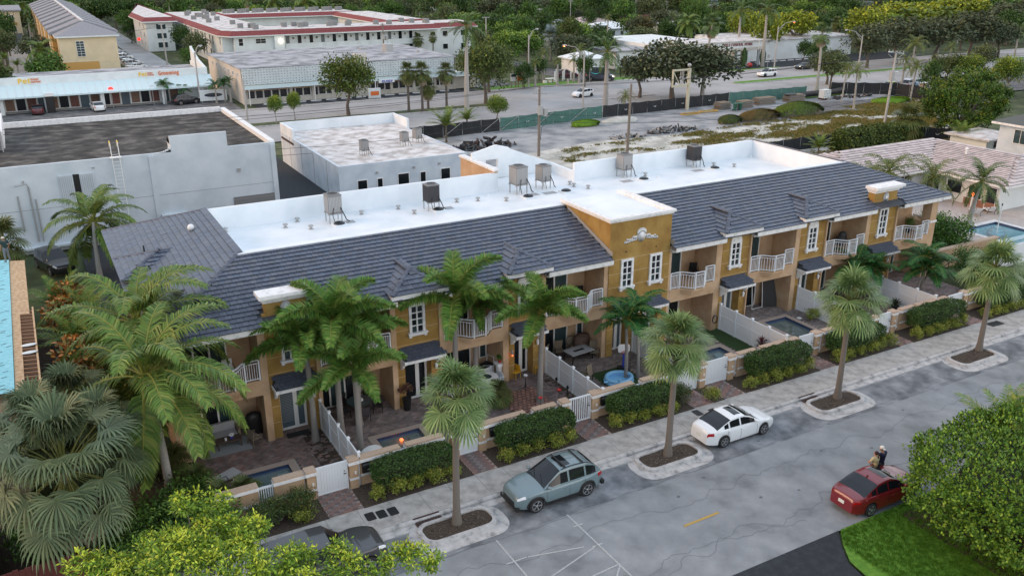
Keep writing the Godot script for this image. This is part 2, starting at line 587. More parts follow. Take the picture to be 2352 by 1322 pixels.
# ---- palms. A frond lies along+x from its base; steep is its angle there,fall how far it bends
func frond_mesh(seed_:int,l:float,steep:float,fall:float,pairs:int,ll:float,lw:float,style:String,cols:Array)->ArrayMesh:
	rng.seed=seed_
	var b:=Mb.new()
	var pts:=[]
	var rad:=[]
	var n:=12
	var p:=Vector3.ZERO
	var side:=rng.randf_range(-.25,.25)
	for i in n+1:
		var t:=float(i)/n
		pts.append(p)
		rad.append(lerpf(.035,.006,t)*(l/3.0+.4))
		var a:=steep-fall*t*(0.6+.4*t)
		p+=V(cos(a),sin(a),side*t*.35)*l/n
	b.col=Color(.20,.22,.05) if style!="dead" else Color(.20,.14,.07)
	b.tube(pts,rad,5,false)
	var start:=.12 if style!="coco" else .16
	for k in pairs:
		var t:=lerpf(start,.99,float(k)/(pairs-1))
		var fi:=t*n
		var i:=mini(int(fi),n-1)
		var q:Vector3=pts[i].lerp(pts[i+1],fi-i)
		var ax:Vector3=(pts[i+1]-pts[i]).normalized()
		var up:Vector3=(Vector3.UP-ax*ax.y).normalized()
		var lat:=ax.cross(up)
		var len_:=ll*(sin(PI*pow(clampf(t*.93+.05,0,1),.75))*.75+.28)*rng.randf_range(.88,1.1)
		for s in [-1.0,1.0]:
			var rounds:=1
			if style=="fox":
				rounds=3
			for m in rounds:
				var lift:=rng.randf_range(-.1,.3)
				if style=="fox":
					lift=lerpf(-1.0,1.1,(m+rng.randf())/3.0)
				elif style=="queen":
					lift=rng.randf_range(-.7,.6)
				var fwd:=lerpf(.35,.95,t)+rng.randf_range(-.1,.1)
				if style=="fox":
					fwd*=.8
				var d:Vector3=(lat*s+up*lift+ax*fwd).normalized()
				var droop:float={"coco":.95,"queen":1.1,"fox":.3,"royal":.6,"areca":.35,"dead":1.3,"date":.15}.get(style,.5)
				var cl:=pick(cols)
				b.col=cl
				var w:=lw*rng.randf_range(.8,1.15)
				var mid:=q+d*len_*.5
				var d2:=(d+Vector3.DOWN*droop*rng.randf_range(.6,1.3)).normalized()
				var tip:=mid+d2*len_*.5
				var wv:Vector3=(ax-d*ax.dot(d)).normalized()*w*.5
				var nn:=wv.cross(d).normalized()
				if nn.y<0:
					nn=-nn
				var k0:=b.put(q-wv*.5,nn)
				b.put(q+wv*.5,nn)
				b.put(mid-wv,nn)
				b.put(mid+wv,nn)
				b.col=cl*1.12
				b.put(tip,nn)
				b.face(k0,k0+1,k0+3)
				b.face(k0,k0+3,k0+2)
				b.face(k0+2,k0+3,k0+4)
	return b.mesh()
func fan_mesh(seed_:int,stalk:float,r:float,steep:float,segs:int,tip_fall:float,cols:Array,wide:float=2.2)->ArrayMesh:
	rng.seed=seed_
	var b:=Mb.new()
	var ax:=V(cos(steep),sin(steep),0)
	var base:=ax*stalk+V(0,-.04*stalk,0)
	b.col=Color(.15,.17,.05)
	b.tube([Vector3.ZERO,ax*stalk*.5+V(0,.03,0),base],[.028,.02,.016],5,false)
	var up:=V(-sin(steep),cos(steep),0)
	var ax2:=(ax*.9-up*.3-V(0,.15+.2*tip_fall,0)).normalized()
	var up2:=(up-ax2*up.dot(ax2)).normalized()
	var lat:=ax2.cross(up2)
	for k in segs:
		var a:=lerpf(-wide,wide,(k+.5)/segs)
		var d:=(ax2*cos(a)+lat*sin(a)+up2*.12*(1 if k%2 else -1)).normalized()
		var len_:=r*(1.0-.25*absf(a)/wide)*rng.randf_range(.9,1.08)
		var cl:=pick(cols)
		b.col=cl
		var w:=r*wide*2.0/segs*.62
		var wv:=(lat*cos(a)-ax2*sin(a)).normalized()*w*.5
		var m1:=base+d*len_*.5
		var d2:=(d+Vector3.DOWN*tip_fall*rng.randf_range(.35,.8)).normalized()
		var m2:=m1+d2*len_*.28
		var d3:=(d2+Vector3.DOWN*tip_fall*rng.randf_range(.8,1.8)).normalized()
		var tp:=m2+d3*len_*.27
		var nn:=up2
		if nn.y<0:
			nn=-nn
		var k0:=b.put(base,nn)
		b.put(m1-wv,nn)
		b.put(m1+wv,nn)
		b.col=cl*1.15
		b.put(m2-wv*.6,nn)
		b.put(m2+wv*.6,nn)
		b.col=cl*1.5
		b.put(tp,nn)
		b.face(k0,k0+2,k0+1)
		b.face(k0+1,k0+2,k0+4)
		b.face(k0+1,k0+4,k0+3)
		b.face(k0+3,k0+4,k0+5)
	return b.mesh()
var PALM:={
	"coco":[4.9,74,1.05,.075,"coco",26,[[.07,.12,.025],[.09,.145,.03],[.055,.10,.025],[.13,.16,.04]],1.9,[1.25,-.55]],
	"fox":[2.9,60,.60,.052,"fox",12,[[.055,.12,.022],[.07,.145,.025],[.045,.10,.022],[.12,.16,.035]],1.75,[1.3,.15]],
	"royal":[3.9,44,.8,.07,"royal",16,[[.045,.085,.025],[.055,.10,.03],[.035,.07,.022]],1.7,[1.3,-.5]],
	"queen":[3.3,44,.7,.05,"queen",15,[[.065,.10,.03],[.08,.115,.035],[.12,.13,.04]],2.0,[1.25,-.35]],
	"adonidia":[2.0,34,.62,.07,"royal",11,[[.02,.075,.02],[.028,.09,.022],[.016,.058,.02]],1.6,[1.2,.1]],
	"areca":[2.4,30,.55,.05,"areca",18,[[.06,.12,.02],[.09,.15,.025],[.05,.095,.02],[.14,.15,.03]],1.1,[1.35,.45]],
	"date":[3.6,60,.45,.04,"date",34,[[.06,.11,.04],[.075,.13,.05],[.05,.09,.035]],1.3,[1.35,-.35]],
}
func palm_fronds(kind:String)->Array:
	var key:="fr"+kind
	if cache.has(key):
		return cache[key]
	var p:Array=PALM[kind]
	var out:=[]
	for cls in 4:
		for alt in 2:
			var steep:float=lerpf(p[8][0],p[8][1],cls/3.0)
			out.append(frond_mesh(hash(key)+cls*7+alt,p[0]*(1.0+alt*.08),steep,p[7]*(1.0-cls*.12),p[1],p[2],p[3],p[4],p[6]))
	cache[key]=out
	return out
func trunk_mesh(key:String,h:float,r0:float,r1:float,bend:Vector3,rings:float=0.0,swell:float=0.0)->ArrayMesh:
	if cache.has(key):
		return cache[key]
	var pts:=[]
	var rad:=[]
	var n:=maxi(10,int(h/.12) if rings>0 else 10)
	for i in n+1:
		var t:=float(i)/n
		pts.append(V(0,h*t,0)+bend*t*t)
		rad.append(lerpf(r0,r1,t)*(1.0+(rings if i%2 else 0.0))+swell*exp(-pow((t-.35)*3.2,2))+r0*.5*exp(-t*18.0))
	var b:=Mb.new()
	b.tube(pts,rad,10)
	cache[key]=b.mesh()
	return cache[key]
func feather_palm(kind:String,h:float,r0:float,r1:float,bend:Vector3,s:float,label:String,at:Vector3,turn:float,called:String,bark:String="bark_grey",group:String="",shaft:float=0.0,wind:float=0.0)->Node3D:
	var o:=thing(called,label,"palm tree",at,turn,group)
	obj("trunk",trunk_mesh("tr%s%.1f%.2f%s"%[kind,h,r0,bend],h,r0,r1,bend,.05 if kind in ["fox","coco","adonidia"] else 0.0,.1 if kind=="royal" else 0.0),bark,o)
	var top:=V(0,h,0)+bend
	if shaft>0:
		var b:=Mb.new()
		b.tube([top-V(0,.05,0),top+V(0,shaft*.5,0),top+V(0,shaft,0)],[r1*1.25,r1*1.1,r1*.5],9)
		obj("crownshaft",b,"shaft_green",o)
		top+=V(0,shaft*.9,0)
	var fr:=palm_fronds(kind)
	var cnt:int=PALM[kind][5]
	rng.seed=hash(label)
	for k in cnt:
		var q:=(k+.5)/cnt
		var cls:=clampi(int(q*4.0),0,3)
		var az:=k*2.39996+rng.randf_range(-.25,.25)
		if wind!=0.0:
			az=lerp_angle(az,0.0,wind*rng.randf_range(.3,1.0))
		var x:=Transform3D(Basis(Vector3.UP,az).scaled(Vector3.ONE*s*rng.randf_range(.9,1.08)),top)
		obj("frond",fr[cls*2+rng.randi()%2],"frond",o,x)
	return o
var FAN:={
	"sabal":[1.05,.92,36,.40,[[.095,.15,.055],[.115,.17,.062],[.075,.125,.045],[.14,.19,.075]],38,[1.45,-.5],2.2],
	"sabal_big":[1.75,1.15,40,.80,[[.075,.10,.052],[.09,.12,.062],[.06,.088,.045],[.10,.125,.062]],84,[1.4,-1.3],2.1],
	"sabal_olive":[.95,.95,30,.6,[[.06,.085,.028],[.075,.095,.03],[.085,.09,.03]],30,[1.4,-1.0],2.3],
	"wash":[1.0,.95,26,.5,[[.06,.10,.035],[.075,.12,.04],[.09,.13,.045]],24,[1.45,-.6],1.8],
	"bismarck":[1.3,1.3,30,.1,[[.16,.20,.20],[.19,.235,.23],[.14,.18,.18]],22,[1.4,-.6],2.4],
}
func fan_leaves(kind:String)->Array:
	var key:="fan"+kind
	if cache.has(key):
		return cache[key]
	var p:Array=FAN[kind]
	var out:=[]
	for cls in 5:
		for alt in 2:
			out.append(fan_mesh(hash(key)+cls*5+alt,p[0],p[1],lerpf(p[6][0],p[6][1],cls/4.0),p[2],p[3],p[4],p[7]))
	cache[key]=out
	return out
func fan_palm(kind:String,h:float,r0:float,r1:float,bend:Vector3,s:float,label:String,at:Vector3,turn:float,called:String,bark:String="bark_grey",group:String="",skirt:float=0.0,boots:bool=false)->Node3D:
	var o:=thing(called,label,"palm tree",at,turn,group)
	obj("trunk",trunk_mesh("tr%s%.1f%s"%[kind,h,bend],h,r0,r1,bend),bark,o)
	var top:=V(0,h,0)+bend
	if boots:
		var b:=Mb.new()
		rng.seed=3
		for k in 34:
			var az:=k*2.4
			var y:=-.9+k*.027
			var q:=V(cos(az)*r1*.9,y,sin(az)*r1*.9)
			b.bar(top+q,top+q+V(cos(az)*.14,.2,sin(az)*.14),.07,.03)
		obj("leaf_base",b,"bark",o)
	if skirt>0:
		if not cache.has("dead"):
			cache["dead"]=fan_mesh(77,.7,1.0,-1.15,30,.9,[[.26,.205,.15],[.21,.16,.11],[.32,.27,.21]],1.5)
		for k in int(skirt*18):
			obj("dead_leaf",cache["dead"],"frond",o,Transform3D(Basis(Vector3.UP,k*2.39).scaled(Vector3.ONE*s*(1.0 if kind!="sabal_big" else 1.5)),top-V(0,.1+.03*(k%7),0)))
	var fl:=fan_leaves(kind)
	var cnt:int=FAN[kind][5]
	rng.seed=hash(label)
	for k in cnt:
		var q:=(k+.5)/cnt
		var cls:=clampi(int(q*5.0),0,4)
		var az:=k*2.39996+rng.randf_range(-.3,.3)
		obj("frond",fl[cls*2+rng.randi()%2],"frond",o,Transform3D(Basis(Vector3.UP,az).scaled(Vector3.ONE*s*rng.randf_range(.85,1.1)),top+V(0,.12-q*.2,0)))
	return o
# ---------------------------------------------------------------- roof tiles
func tile_slope(poly:Array,w:float,l:float,out:Array):
	var o:Vector3=poly[0]
	var u:Vector3=(poly[1]-poly[0]).normalized()
	var nn:Vector3=u.cross(poly[poly.size()-1]-poly[0]).normalized()
	if nn.y<0:
		nn=-nn
	var up:=nn.cross(u).normalized()
	if up.y<0:
		up=-up
	var fl:=PackedVector2Array()
	var hi:=Vector2(-1e9,-1e9)
	var lo:=Vector2(1e9,1e9)
	for p in poly:
		var q:=Vector2((p-o).dot(u),(p-o).dot(up))
		fl.append(q)
		hi=hi.max(q)
		lo=lo.min(q)
	var z:=u.cross(up)
	var row:=0
	var y:=l*.5-.04
	while y<hi.y+l*.4:
		var x:=lo.x-w+(.5*w if row%2 else 0.0)
		while x<hi.x+w:
			if Geometry2D.is_point_in_polygon(Vector2(x,minf(y,hi.y-.02)),fl):
				var b:=Basis(u,up,z)
				b=Basis(u,-.15+rng.randf_range(-.008,.008))*b
				out.append(Transform3D(b,o+u*(x+rng.randf_range(-.004,.004))+up*y+nn*(.05+rng.randf_range(0,.006))))
			x+=w
		y+=l
		row+=1
func tile_piece(w:float,l:float)->Mb:
	var b:=Mb.new()
	b.xf=Transform3D(Basis(V(0,1,0),V(0,0,1),V(1,0,0)),V(-w/2+.006,0,0))
	b.xprism([Vector2(-l*.58,.026),Vector2(-l*.58,.008),Vector2(-l*.58+.07,-.026),Vector2(l*.58,-.026),Vector2(l*.58,.026)],0,w-.012)
	return b
func ridge_run(a:Vector3,e:Vector3,parent:Node,step:float=.36):
	if not cache.has("ridge"):
		var b:=Mb.new()
		var row0:=[]
		var row1:=[]
		for k in 7:
			var an:=PI*k/6.0
			row0.append(V(cos(an)*.135,sin(an)*.085-.03,0))
			row1.append(V(cos(an)*.115,sin(an)*.07-.03,.42))
		b.grid([row0,row1],true,true)
		for k in 6:
			b.tri(row0[k+1],row0[k],V(0,-.05,0))
		cache["ridge"]=b.mesh()
	var d:=e-a
	var z:=d.normalized()
	var x:=Vector3.UP.cross(z).normalized()
	var bs:=Basis(x,z.cross(x),z)
	var k:=0
	while k*step<d.length()-.1:
		obj("ridge_tile",cache["ridge"],["tile_a","tile_b","tile_c"][(k*7)%3],parent,Transform3D(bs,a+z*k*step+V(0,.07,0)))
		k+=1
func tile_colors(n:int,base:Color,spread:float)->Array:
	var out:=[]
	for i in n:
		var f:=rng.randf_range(1-spread,1+spread)
		var h:=rng.randf_range(-.012,.012)
		out.append(Color(base.r*f+h,base.g*f+h*.5,base.b*f-h*.3))
	return out
# ---------------------------------------------------------------- townhouses
func house_window(h:Node,cx:float,y0:float,y1:float,w:float,arch:bool,zf:float):
	var g:=Node3D.new()
	fresh(h,g,"window")
	var f:=Mb.new()
	var t:=.15
	f.mn(cx-w/2,y0,zf,cx-w/2+t,y1,zf+.09)
	f.mn(cx+w/2-t,y0,zf,cx+w/2,y1,zf+.09)
	if arch:
		var poly:=[]
		for k in 13:
			var an:=PI*k/12
			poly.append(Vector2(cx+cos(an)*w/2,y1+sin(an)*w*.5))
		f.xprism(poly,zf,zf+.085)
	f.mn(cx-w/2+t,y1-.14,zf,cx+w/2-t,y1,zf+.088)
	obj("frame",f,"white_trim",g)
	var s:=Mb.new()
	s.mn(cx-w/2-.10,y0-.10,zf,cx+w/2+.10,y0,zf+.2)
	s.mn(cx-w/2+.02,y0-.20,zf,cx+w/2-.02,y0-.10,zf+.12)
	for e in [-1,1]:
		s.mn(cx+e*(w/2-.02)-.08,y0-.26,zf,cx+e*(w/2-.02)+.08,y0-.10,zf+.155)
	obj("sill",s,"white_trim",g)
	var i0:=cx-w/2+t
	var pw:=(w-2*t)/2
	var ph:=(y1-.14-y0)/4
	for a in 2:
		for b in 4:
			var p:=Mb.new()
			p.mn(i0+a*pw+.012,y0+b*ph+.012,zf+.01,i0+(a+1)*pw-.012,y0+(b+1)*ph-.012,zf+.025)
			obj("pane",p,"glass_dark" if (a+b*3)%4 else "glass_teal",g)
	for b in range(1,4):
		var m:=Mb.new()
		m.mn(i0,y0+b*ph-.03,zf+.026,cx+w/2-t,y0+b*ph+.03,zf+.055)
		obj("muntin",m,"white_trim",g)
	var m2:=Mb.new()
	m2.mn(cx-.04,y0,zf+.027,cx+.04,y1-.14,zf+.062)
	obj("muntin",m2,"white_trim",g)
func sliding_door(h:Node,a:float,e:float,y0:float,y1:float,z:float,n:int,looks:Array):
	var g:=Node3D.new()
	fresh(h,g,"sliding_door")
	var f:=Mb.new()
	f.mn(a,y0,z,a+.07,y1,z+.10)
	f.mn(e-.07,y0,z,e,y1,z+.10)
	f.mn(a+.07,y1-.07,z,e-.07,y1,z+.098)
	f.mn(a+.07,y0,z,e-.07,y0+.05,z+.098)
	var w:=(e-a-.14)/n
	for k in range(1,n):
		f.mn(a+.07+k*w-.045,y0+.05,z+.02,a+.07+k*w+.045,y1-.07,z+.09)
	obj("frame",f,"white",g)
	for k in n:
		var p:=Mb.new()
		p.mn(a+.07+k*w,y0+.05,z+.015,a+.07+(k+1)*w,y1-.07,z+.04+.01*(k%2))
		obj("pane",p,looks[k%looks.size()],g)
func french_door(h:Node,a:float,e:float,z:float,look:String,blinds:bool):
	var g:=Node3D.new()
	fresh(h,g,"front_door")
	var y1:=2.5
	var f:=Mb.new()
	f.mn(a,.05,z,a+.13,y1,z+.10)
	f.mn(e-.12,.05,z,e,y1,z+.10)
	f.mn(a+.13,y1-.13,z,e-.12,y1,z+.095)
	f.mn(a+.13,.05,z,e-.12,.17,z+.095)
	var m:=a+(e-a)*.62
	f.mn(m-.11,.17,z,m+.11,y1-.13,z+.09)
	obj("frame",f,"white",g)
	for q in [[a+.13,m-.11],[m+.11,e-.12]]:
		var p:=Mb.new()
		p.mn(q[0],.17,z+.02,q[1],y1-.13,z+.05)
		obj("pane",p,look,g)
	if blinds:
		for k in 20:
			var s:=Mb.new()
			s.box(V((a+m)/2+.01,.5+k*.09,z+.058),V(m-a-.3,.035,.012))
			obj("slat",s,"curtain",g)
	var hd:=Mb.new()
	hd.ball(V(a+.09,1.02,z+.14),V(.035,.035,.04),8,5)
	hd.ball(V(a+.09,1.22,z+.13),V(.03,.03,.03),8,5)
	obj("handle",hd,"black",g)
func awning(h:Node,a:float,e:float):
	var g:=Node3D.new()
	fresh(h,g,"door_awning")
	var b:=Mb.new()
	b.quad(V(a+.05,3.10,-39.28),V(e-.05,3.10,-39.28),V(e-.2,3.5,-40.12),V(a+.2,3.5,-40.12))
	b.tri(V(a+.05,3.10,-40.12),V(a+.05,3.10,-39.28),V(a+.2,3.5,-40.12))
	b.tri(V(e-.05,3.10,-39.28),V(e-.05,3.10,-40.12),V(e-.2,3.5,-40.12))
	obj("deck",b,"deck",g)
	var tl:=[]
	tile_slope([V(a+.03,3.11,-39.26),V(e-.03,3.11,-39.26),V(e-.18,3.51,-40.12),V(a+.18,3.51,-40.12)],.26,.24,tl)
	if not cache.has("shingle"):
		cache["shingle"]=tile_piece(.26,.24).mesh()
	for t in tl:
		obj("shingle",cache["shingle"],["tile_a","tile_c"][rng.randi()%2],g,t)
	var f:=Mb.new()
	f.mn(a,2.95,-39.28,e,3.11,-39.22)
	f.mn(a,2.95,-40.12,a+.06,3.10,-39.28)
	f.mn(e-.06,2.95,-40.12,e,3.10,-39.28)
	f.mn(a+.06,2.95,-40.12,e-.06,2.99,-39.28)
	obj("fascia",f,"white_trim",g)
	for x in [a+.16,e-.16]:
		var k:=Mb.new()
		var old:=k.xf
		k.xf=Transform3D(Basis(Vector3.UP,-PI/2),V(x+.07,0,-40.12))
		var poly:=[]
		for q in [[0,2.95],[.62,2.95],[.64,2.82],[.56,2.74],[.44,2.76],[.36,2.68],[.30,2.52],[.18,2.45],[.10,2.34],[0,2.32]]:
			poly.append(Vector2(q[0],q[1]))
		k.xprism(poly,0,.14)
		k.xf=old
		obj("bracket",k,"white_trim",g)
func balcony(h:Node,a:float,e:float):
	var w:=e-a
	var bulge:=func(s:float)->float:
		return .62*smoothstep(.20,.40,s)*(1.0-smoothstep(.62,.82,s))
	var sl:=Mb.new()
	var poly:=[Vector2(e,-40.2),Vector2(a,-40.2)]
	var under:=[Vector2(e-w*.2,-40.2),Vector2(a+w*.22,-40.2)]
	for k in 25:
		var s:=k/24.0
		poly.append(Vector2(a+w*s,-39.97+bulge.call(s)))
		if s>.22 and s<.8:
			under.append(Vector2(a+w*s,-39.99+maxf(bulge.call(s)-.1,0.0)))
	sl.prism(poly,3.44,3.56)
	sl.prism(under,3.26,3.44)
	obj("balcony_slab",sl,"peach",h)
	var g:=Node3D.new()
	fresh(h,g,"balcony_railing")
	var at:=func(s:float,y:float)->Vector3:
		return V(a+.06+(w-.12)*s,y,-40.03+bulge.call(s))
	for y in [[4.66,.075,.05],[4.50,.04,.035],[3.66,.045,.045]]:
		var r:=Mb.new()
		for k in 24:
			r.bar(at.call(k/24.0,y[0]),at.call((k+1)/24.0,y[0]),y[1],y[2])
		obj("rail",r,"white_vinyl",g)
	for s in [0.0,.2,.42,.62,.8,1.0]:
		var p:=Mb.new()
		p.box(at.call(s,4.09),V(.07,1.10,.07))
		obj("post",p,"white_vinyl",g)
	if not cache.has("bal"):
		var b:=Mb.new()
		b.box(V(0,4.08,0),V(.026,.84,.026))
		cache["bal"]=b.mesh()
	var n:=int(w/.118)
	for k in range(1,n):
		var p:Vector3=at.call(float(k)/n,0)
		obj("baluster",cache["bal"],"white_vinyl",g,Transform3D(Basis.IDENTITY,p))
func dormer(h:Node,x:Transform3D,half:float,tl:Array,rooms:bool=true):
	var ye:=6.86
	var zf:=.75
	var yr:=7.62
	var za:=-half+zf
	var zb:=-3.05
	var A:=V(-half,ye,zf)
	var B:=V(half,ye,zf)
	var P:=V(0,yr,za)
	var Q:=V(0,yr,zb)
	var zc:=-.95
	var d:=Mb.new()
	d.xf=x
	d.tri(A,B,P)
	d.quad(V(-half,ye,zc),A,P,Q)
	d.quad(B,V(half,ye,zc),Q,P)
	obj("dormer_deck",d,"deck",h)
	for poly in [[A,B,P],[V(-half,ye,zc),A,P,Q],[B,V(half,ye,zc),Q,P]]:
		var pl:=[]
		for p in poly:
			pl.append(x*p)
		tile_slope(pl,.33,.34,tl)
	ridge_run(x*A,x*P,h)
	ridge_run(x*B,x*P,h)
	ridge_run(x*P,x*Q,h)
	if rooms:
		var f:=Mb.new()
		f.xf=x
		f.mn(-half-.02,6.62,zf-.10,half+.02,6.87,zf-.02)
		f.mn(-half-.02,6.62,-.6,-half+.06,6.87,zf-.10)
		f.mn(half-.06,6.62,-.6,half+.02,6.87,zf-.10)
		f.mn(-half+.06,6.60,-.15,half-.06,6.66,zf-.10)
		f.mn(-half+.22,6.44,-.13,half-.22,6.60,.05)
		obj("fascia",f,"white_trim",h)
func townhouses():
	var h:=thing("townhouse_row","long two storey ochre and peach townhouse row under a slate tile roof","building")
	rng.seed=21
	var w:=Mb.new()
	w.mn(3.6,0,-54.7,58.9,6.5,-42.1)
	w.mn(3.6,0,-59.6,8.4,6.45,-54.7)
	w.mn(3.6,0,-42.1,4.3,6.5,-40.0)
	obj("wall",w,"peach",h)
	var lg:=[[4.3,7.95],[10.95,14.85],[17.9,21.6],[24.4,28.45],[33.5,37.2],[40.2,44.2],[47.2,51.15],[54.4,58.2]]
	var piers:=[[7.95,8.3],[10.75,10.95],[14.85,15.15],[17.65,17.9],[21.6,21.95],[24.15,24.4],[28.45,28.75],[33.3,33.5],[37.2,37.65],[40.1,40.2],[44.2,44.6],[47.1,47.2],[51.15,51.55],[54.3,54.4],[58.2,58.9]]
	for p in piers:
		var b:=Mb.new()
		if p[1]>58.5:
			b.mn(p[0],0,-40.75,p[1],6.5,-40.0)
			b.mn(p[0],0,-42.1,p[1],4.4,-40.75)
			b.mn(p[0],5.95,-42.1,p[1],6.5,-40.75)
		else:
			b.mn(p[0],0,-42.1,p[1],6.5,-40.0)
		obj("pier",b,"peach",h)
	var trim:=Mb.new()
	trim.mn(58.25,4.42,-40.0,58.98,4.58,-39.96)
	trim.mn(58.9,4.42,-42.0,58.98,4.58,-40.0)
	obj("band",trim,"white_trim",h)
	var looks:=[["glass_teal","glass_dark","glass_teal"],["glass_dark","glass_teal","glass_dark"],["glass_dark","glass_dark","glass_dark"],["glass_dark","glass_dark","glass_teal"],["glass_teal","glass_dark","glass_dark"],["glass_blue","glass_dark","glass_dark"],["glass_teal","glass_dark","glass_teal"],["glass_dark","glass_dark","glass_teal"]]
	for i in lg.size():
		var a:float=lg[i][0]
		var e:float=lg[i][1]
		var b:=Mb.new()
		b.mn(a,2.72,-42.1,e,3.52,-40.0)
		obj("spandrel",b,"peach",h)
		var t:=Mb.new()
		t.mn(a,6.12,-42.1,e,6.5,-40.02)
		obj("header",t,"peach",h)
		balcony(h,a,e)
		var de:=a+(e-a)*.70
		if i==7:
			de=e-.7
		sliding_door(h,a+.02,de,.02,2.55,-42.1,3,looks[i])
		sliding_door(h,a+.02,a+(e-a)*.68,3.56,5.95,-42.1,3,looks[(i+3)%8])
		if i in [2,3]:
			sliding_door(h,e-.55,e-.05,.9,2.5,-42.1,1,["glass_teal"])
		var f:=Mb.new()
		f.mn(a-.12,6.30,-39.50,e+.25,6.56,-39.42)
		f.mn(a-.12,6.24,-40.0,e+.25,6.30,-39.46)
		f.mn(a-.02,6.10,-40.0,e+.12,6.24,-39.86)
		obj("fascia",f,"white_trim",h)
	var tl:=[]
	var bays:=[[8.3,10.75,0],[15.15,17.65,1],[21.95,24.15,1],[37.65,40.1,1],[44.6,47.1,1],[51.55,54.3,0]]
	var dl:=["glass_blue","glass_dark","glass_dark","glass_blue","glass_teal","glass_dark"]
	for i in bays.size():
		var a:float=bays[i][0]
		var e:float=bays[i][1]
		var cx:=(a+e)/2
		var low:bool=bays[i][2]==0
		var b:=Mb.new()
		b.mn(a,2.92,-42.1,e,6.7,-40.12)
		b.mn(a,0,-42.1,a+.45,2.92,-40.12)
		b.mn(e-.5,0,-42.1,e,2.92,-40.12)
		b.mn(a+.45,0,-42.1,e-.5,2.92,-40.85)
		if low:
			b.mn(a+.02,6.7,-40.7,e-.02,6.9,-40.12)
			b.mn(a+.2,6.9,-40.7,e-.2,7.55,-40.12)
		obj("bay_wall",b,"ochre",h)
		var j:=Mb.new()
		for y in [3.68,4.55,5.42,6.29]:
			j.mn(a,y,-40.12,e,y+.022,-40.114)
		for y in [.95,1.85,2.8]:
			j.mn(a,y,-40.12,a+.45,y+.022,-40.114)
			j.mn(e-.5,y,-40.12,e,y+.022,-40.114)
		obj("joint",j,"joint",h)
		french_door(h,a+.47,e-.52,-40.85,dl[i],i==0 or i==4)
		awning(h,a+.1,e+.02)
		house_window(h,cx,4.36,5.98 if not low else 6.3,.92,not low,-40.12)
		if low:
			var c:=Mb.new()
			c.mn(a+.12,7.5,-40.72,e-.12,7.66,-40.04)
			c.mn(a+.0,7.66,-40.74,e+.0,7.80,-39.90)
			c.mn(a-.12,7.80,-40.78,e+.12,7.98,-39.74)
			obj("cornice",c,"white_trim",h)
			var o:=Mb.new()
			o.xf=Transform3D(Basis.from_scale(V(.30,.42,.05)),V(cx,7.05,-40.10))
			o.ball(Vector3.ZERO,Vector3.ONE,20,10)
			obj("medallion",o,"white_trim",h)
		else:
			dormer(h,Transform3D(Basis.IDENTITY,V(cx,0,-40.12)),(e-a)/2+.35,tl)
		for lx in [e-.25]:
			var l:=Mb.new()
			l.cyl(V(lx,2.0,-40.0),.07,.22,6,.1)
			l.cyl(V(lx,2.22,-40.0),.12,.1,6,.02)
			l.bar(V(lx,1.95,-40.12),V(lx,2.0,-40.0),.04)
			obj("wall_lamp",l,"white",h)
	var t:=Mb.new()
	t.mn(28.75,2.92,-45.4,33.3,8.70,-39.95)
	t.mn(28.75,0,-42.1,29.22,2.92,-39.95)
	t.mn(30.42,0,-42.1,31.45,2.92,-39.95)
	t.mn(32.65,0,-42.1,33.3,2.92,-39.95)
	t.mn(29.22,0,-42.1,30.42,2.92,-40.75)
	t.mn(31.45,0,-42.1,32.65,2.92,-40.75)
	obj("tower",t,"ochre",h)
	var tj:=Mb.new()
	for y in [2.8,3.68,4.55,5.42,6.29]:
		tj.mn(28.75,y,-39.95,33.3,y+.022,-39.944)
	for y in [.95,1.85]:
		tj.mn(28.75,y,-39.95,29.22,y+.022,-39.944)
		tj.mn(30.42,y,-39.95,31.45,y+.022,-39.944)
	obj("joint",tj,"joint",h)
	french_door(h,29.24,30.40,-40.75,"glass_blue",false)
	french_door(h,31.47,32.63,-40.75,"glass_pale",false)
	awning(h,29.0,30.65)
	awning(h,31.25,32.9)
	house_window(h,30.05,4.55,6.28,.92,false,-39.95)
	house_window(h,32.2,4.55,6.28,.92,false,-39.95)
	var co:=Mb.new()
	for q in [[.07,8.66,8.78],[.17,8.78,8.93]]:
		var d:float=q[0]
		co.mn(28.75-d,q[1],-39.95,33.3+d,q[2],-39.95+d)
		co.mn(28.75-d,q[1],-45.3,28.75,q[2],-39.95)
		co.mn(33.3,q[1],-45.3,33.3+d,q[2],-39.95)
	obj("cornice",co,"white_trim",h)
	var tr:=Mb.new()
	tr.mn(29.0,8.70,-45.4,33.05,8.74,-40.2)
	obj("flat_roof",tr,"white_roof",h)
	var tp:=Mb.new()
	tp.mn(28.752,8.70,-45.4,29.0,8.90,-39.952)
	tp.mn(33.05,8.70,-45.4,33.298,8.90,-39.952)
	tp.mn(29.0,8.70,-40.2,33.05,8.90,-39.952)
	obj("parapet",tp,"white_trim",h)
	var fl:=Mb.new()
	for x in [28.72,33.33]:
		fl.xf=Transform3D(Basis.IDENTITY,V(x,0,0))
		fl.quad(V(-.015,6.62,-39.6),V(-.015,6.98,-39.6),V(-.015,8.62,-44.6),V(-.015,8.35,-44.6))
	obj("flashing",fl,"galv",h)
	var orn:=Mb.new()
	orn.xf=Transform3D(Basis.from_scale(V(1,1,.3)),V(31.02,7.42,-39.93))
	orn.ball(V(0,.18,0),V(.34,.40,.25),12,8)
	for k in 7:
		var an:=lerpf(-.9,.9,k/6.0)
		orn.ball(V(sin(an)*.34,.22+cos(an)*.3,.05),V(.09,.16,.2),8,6)
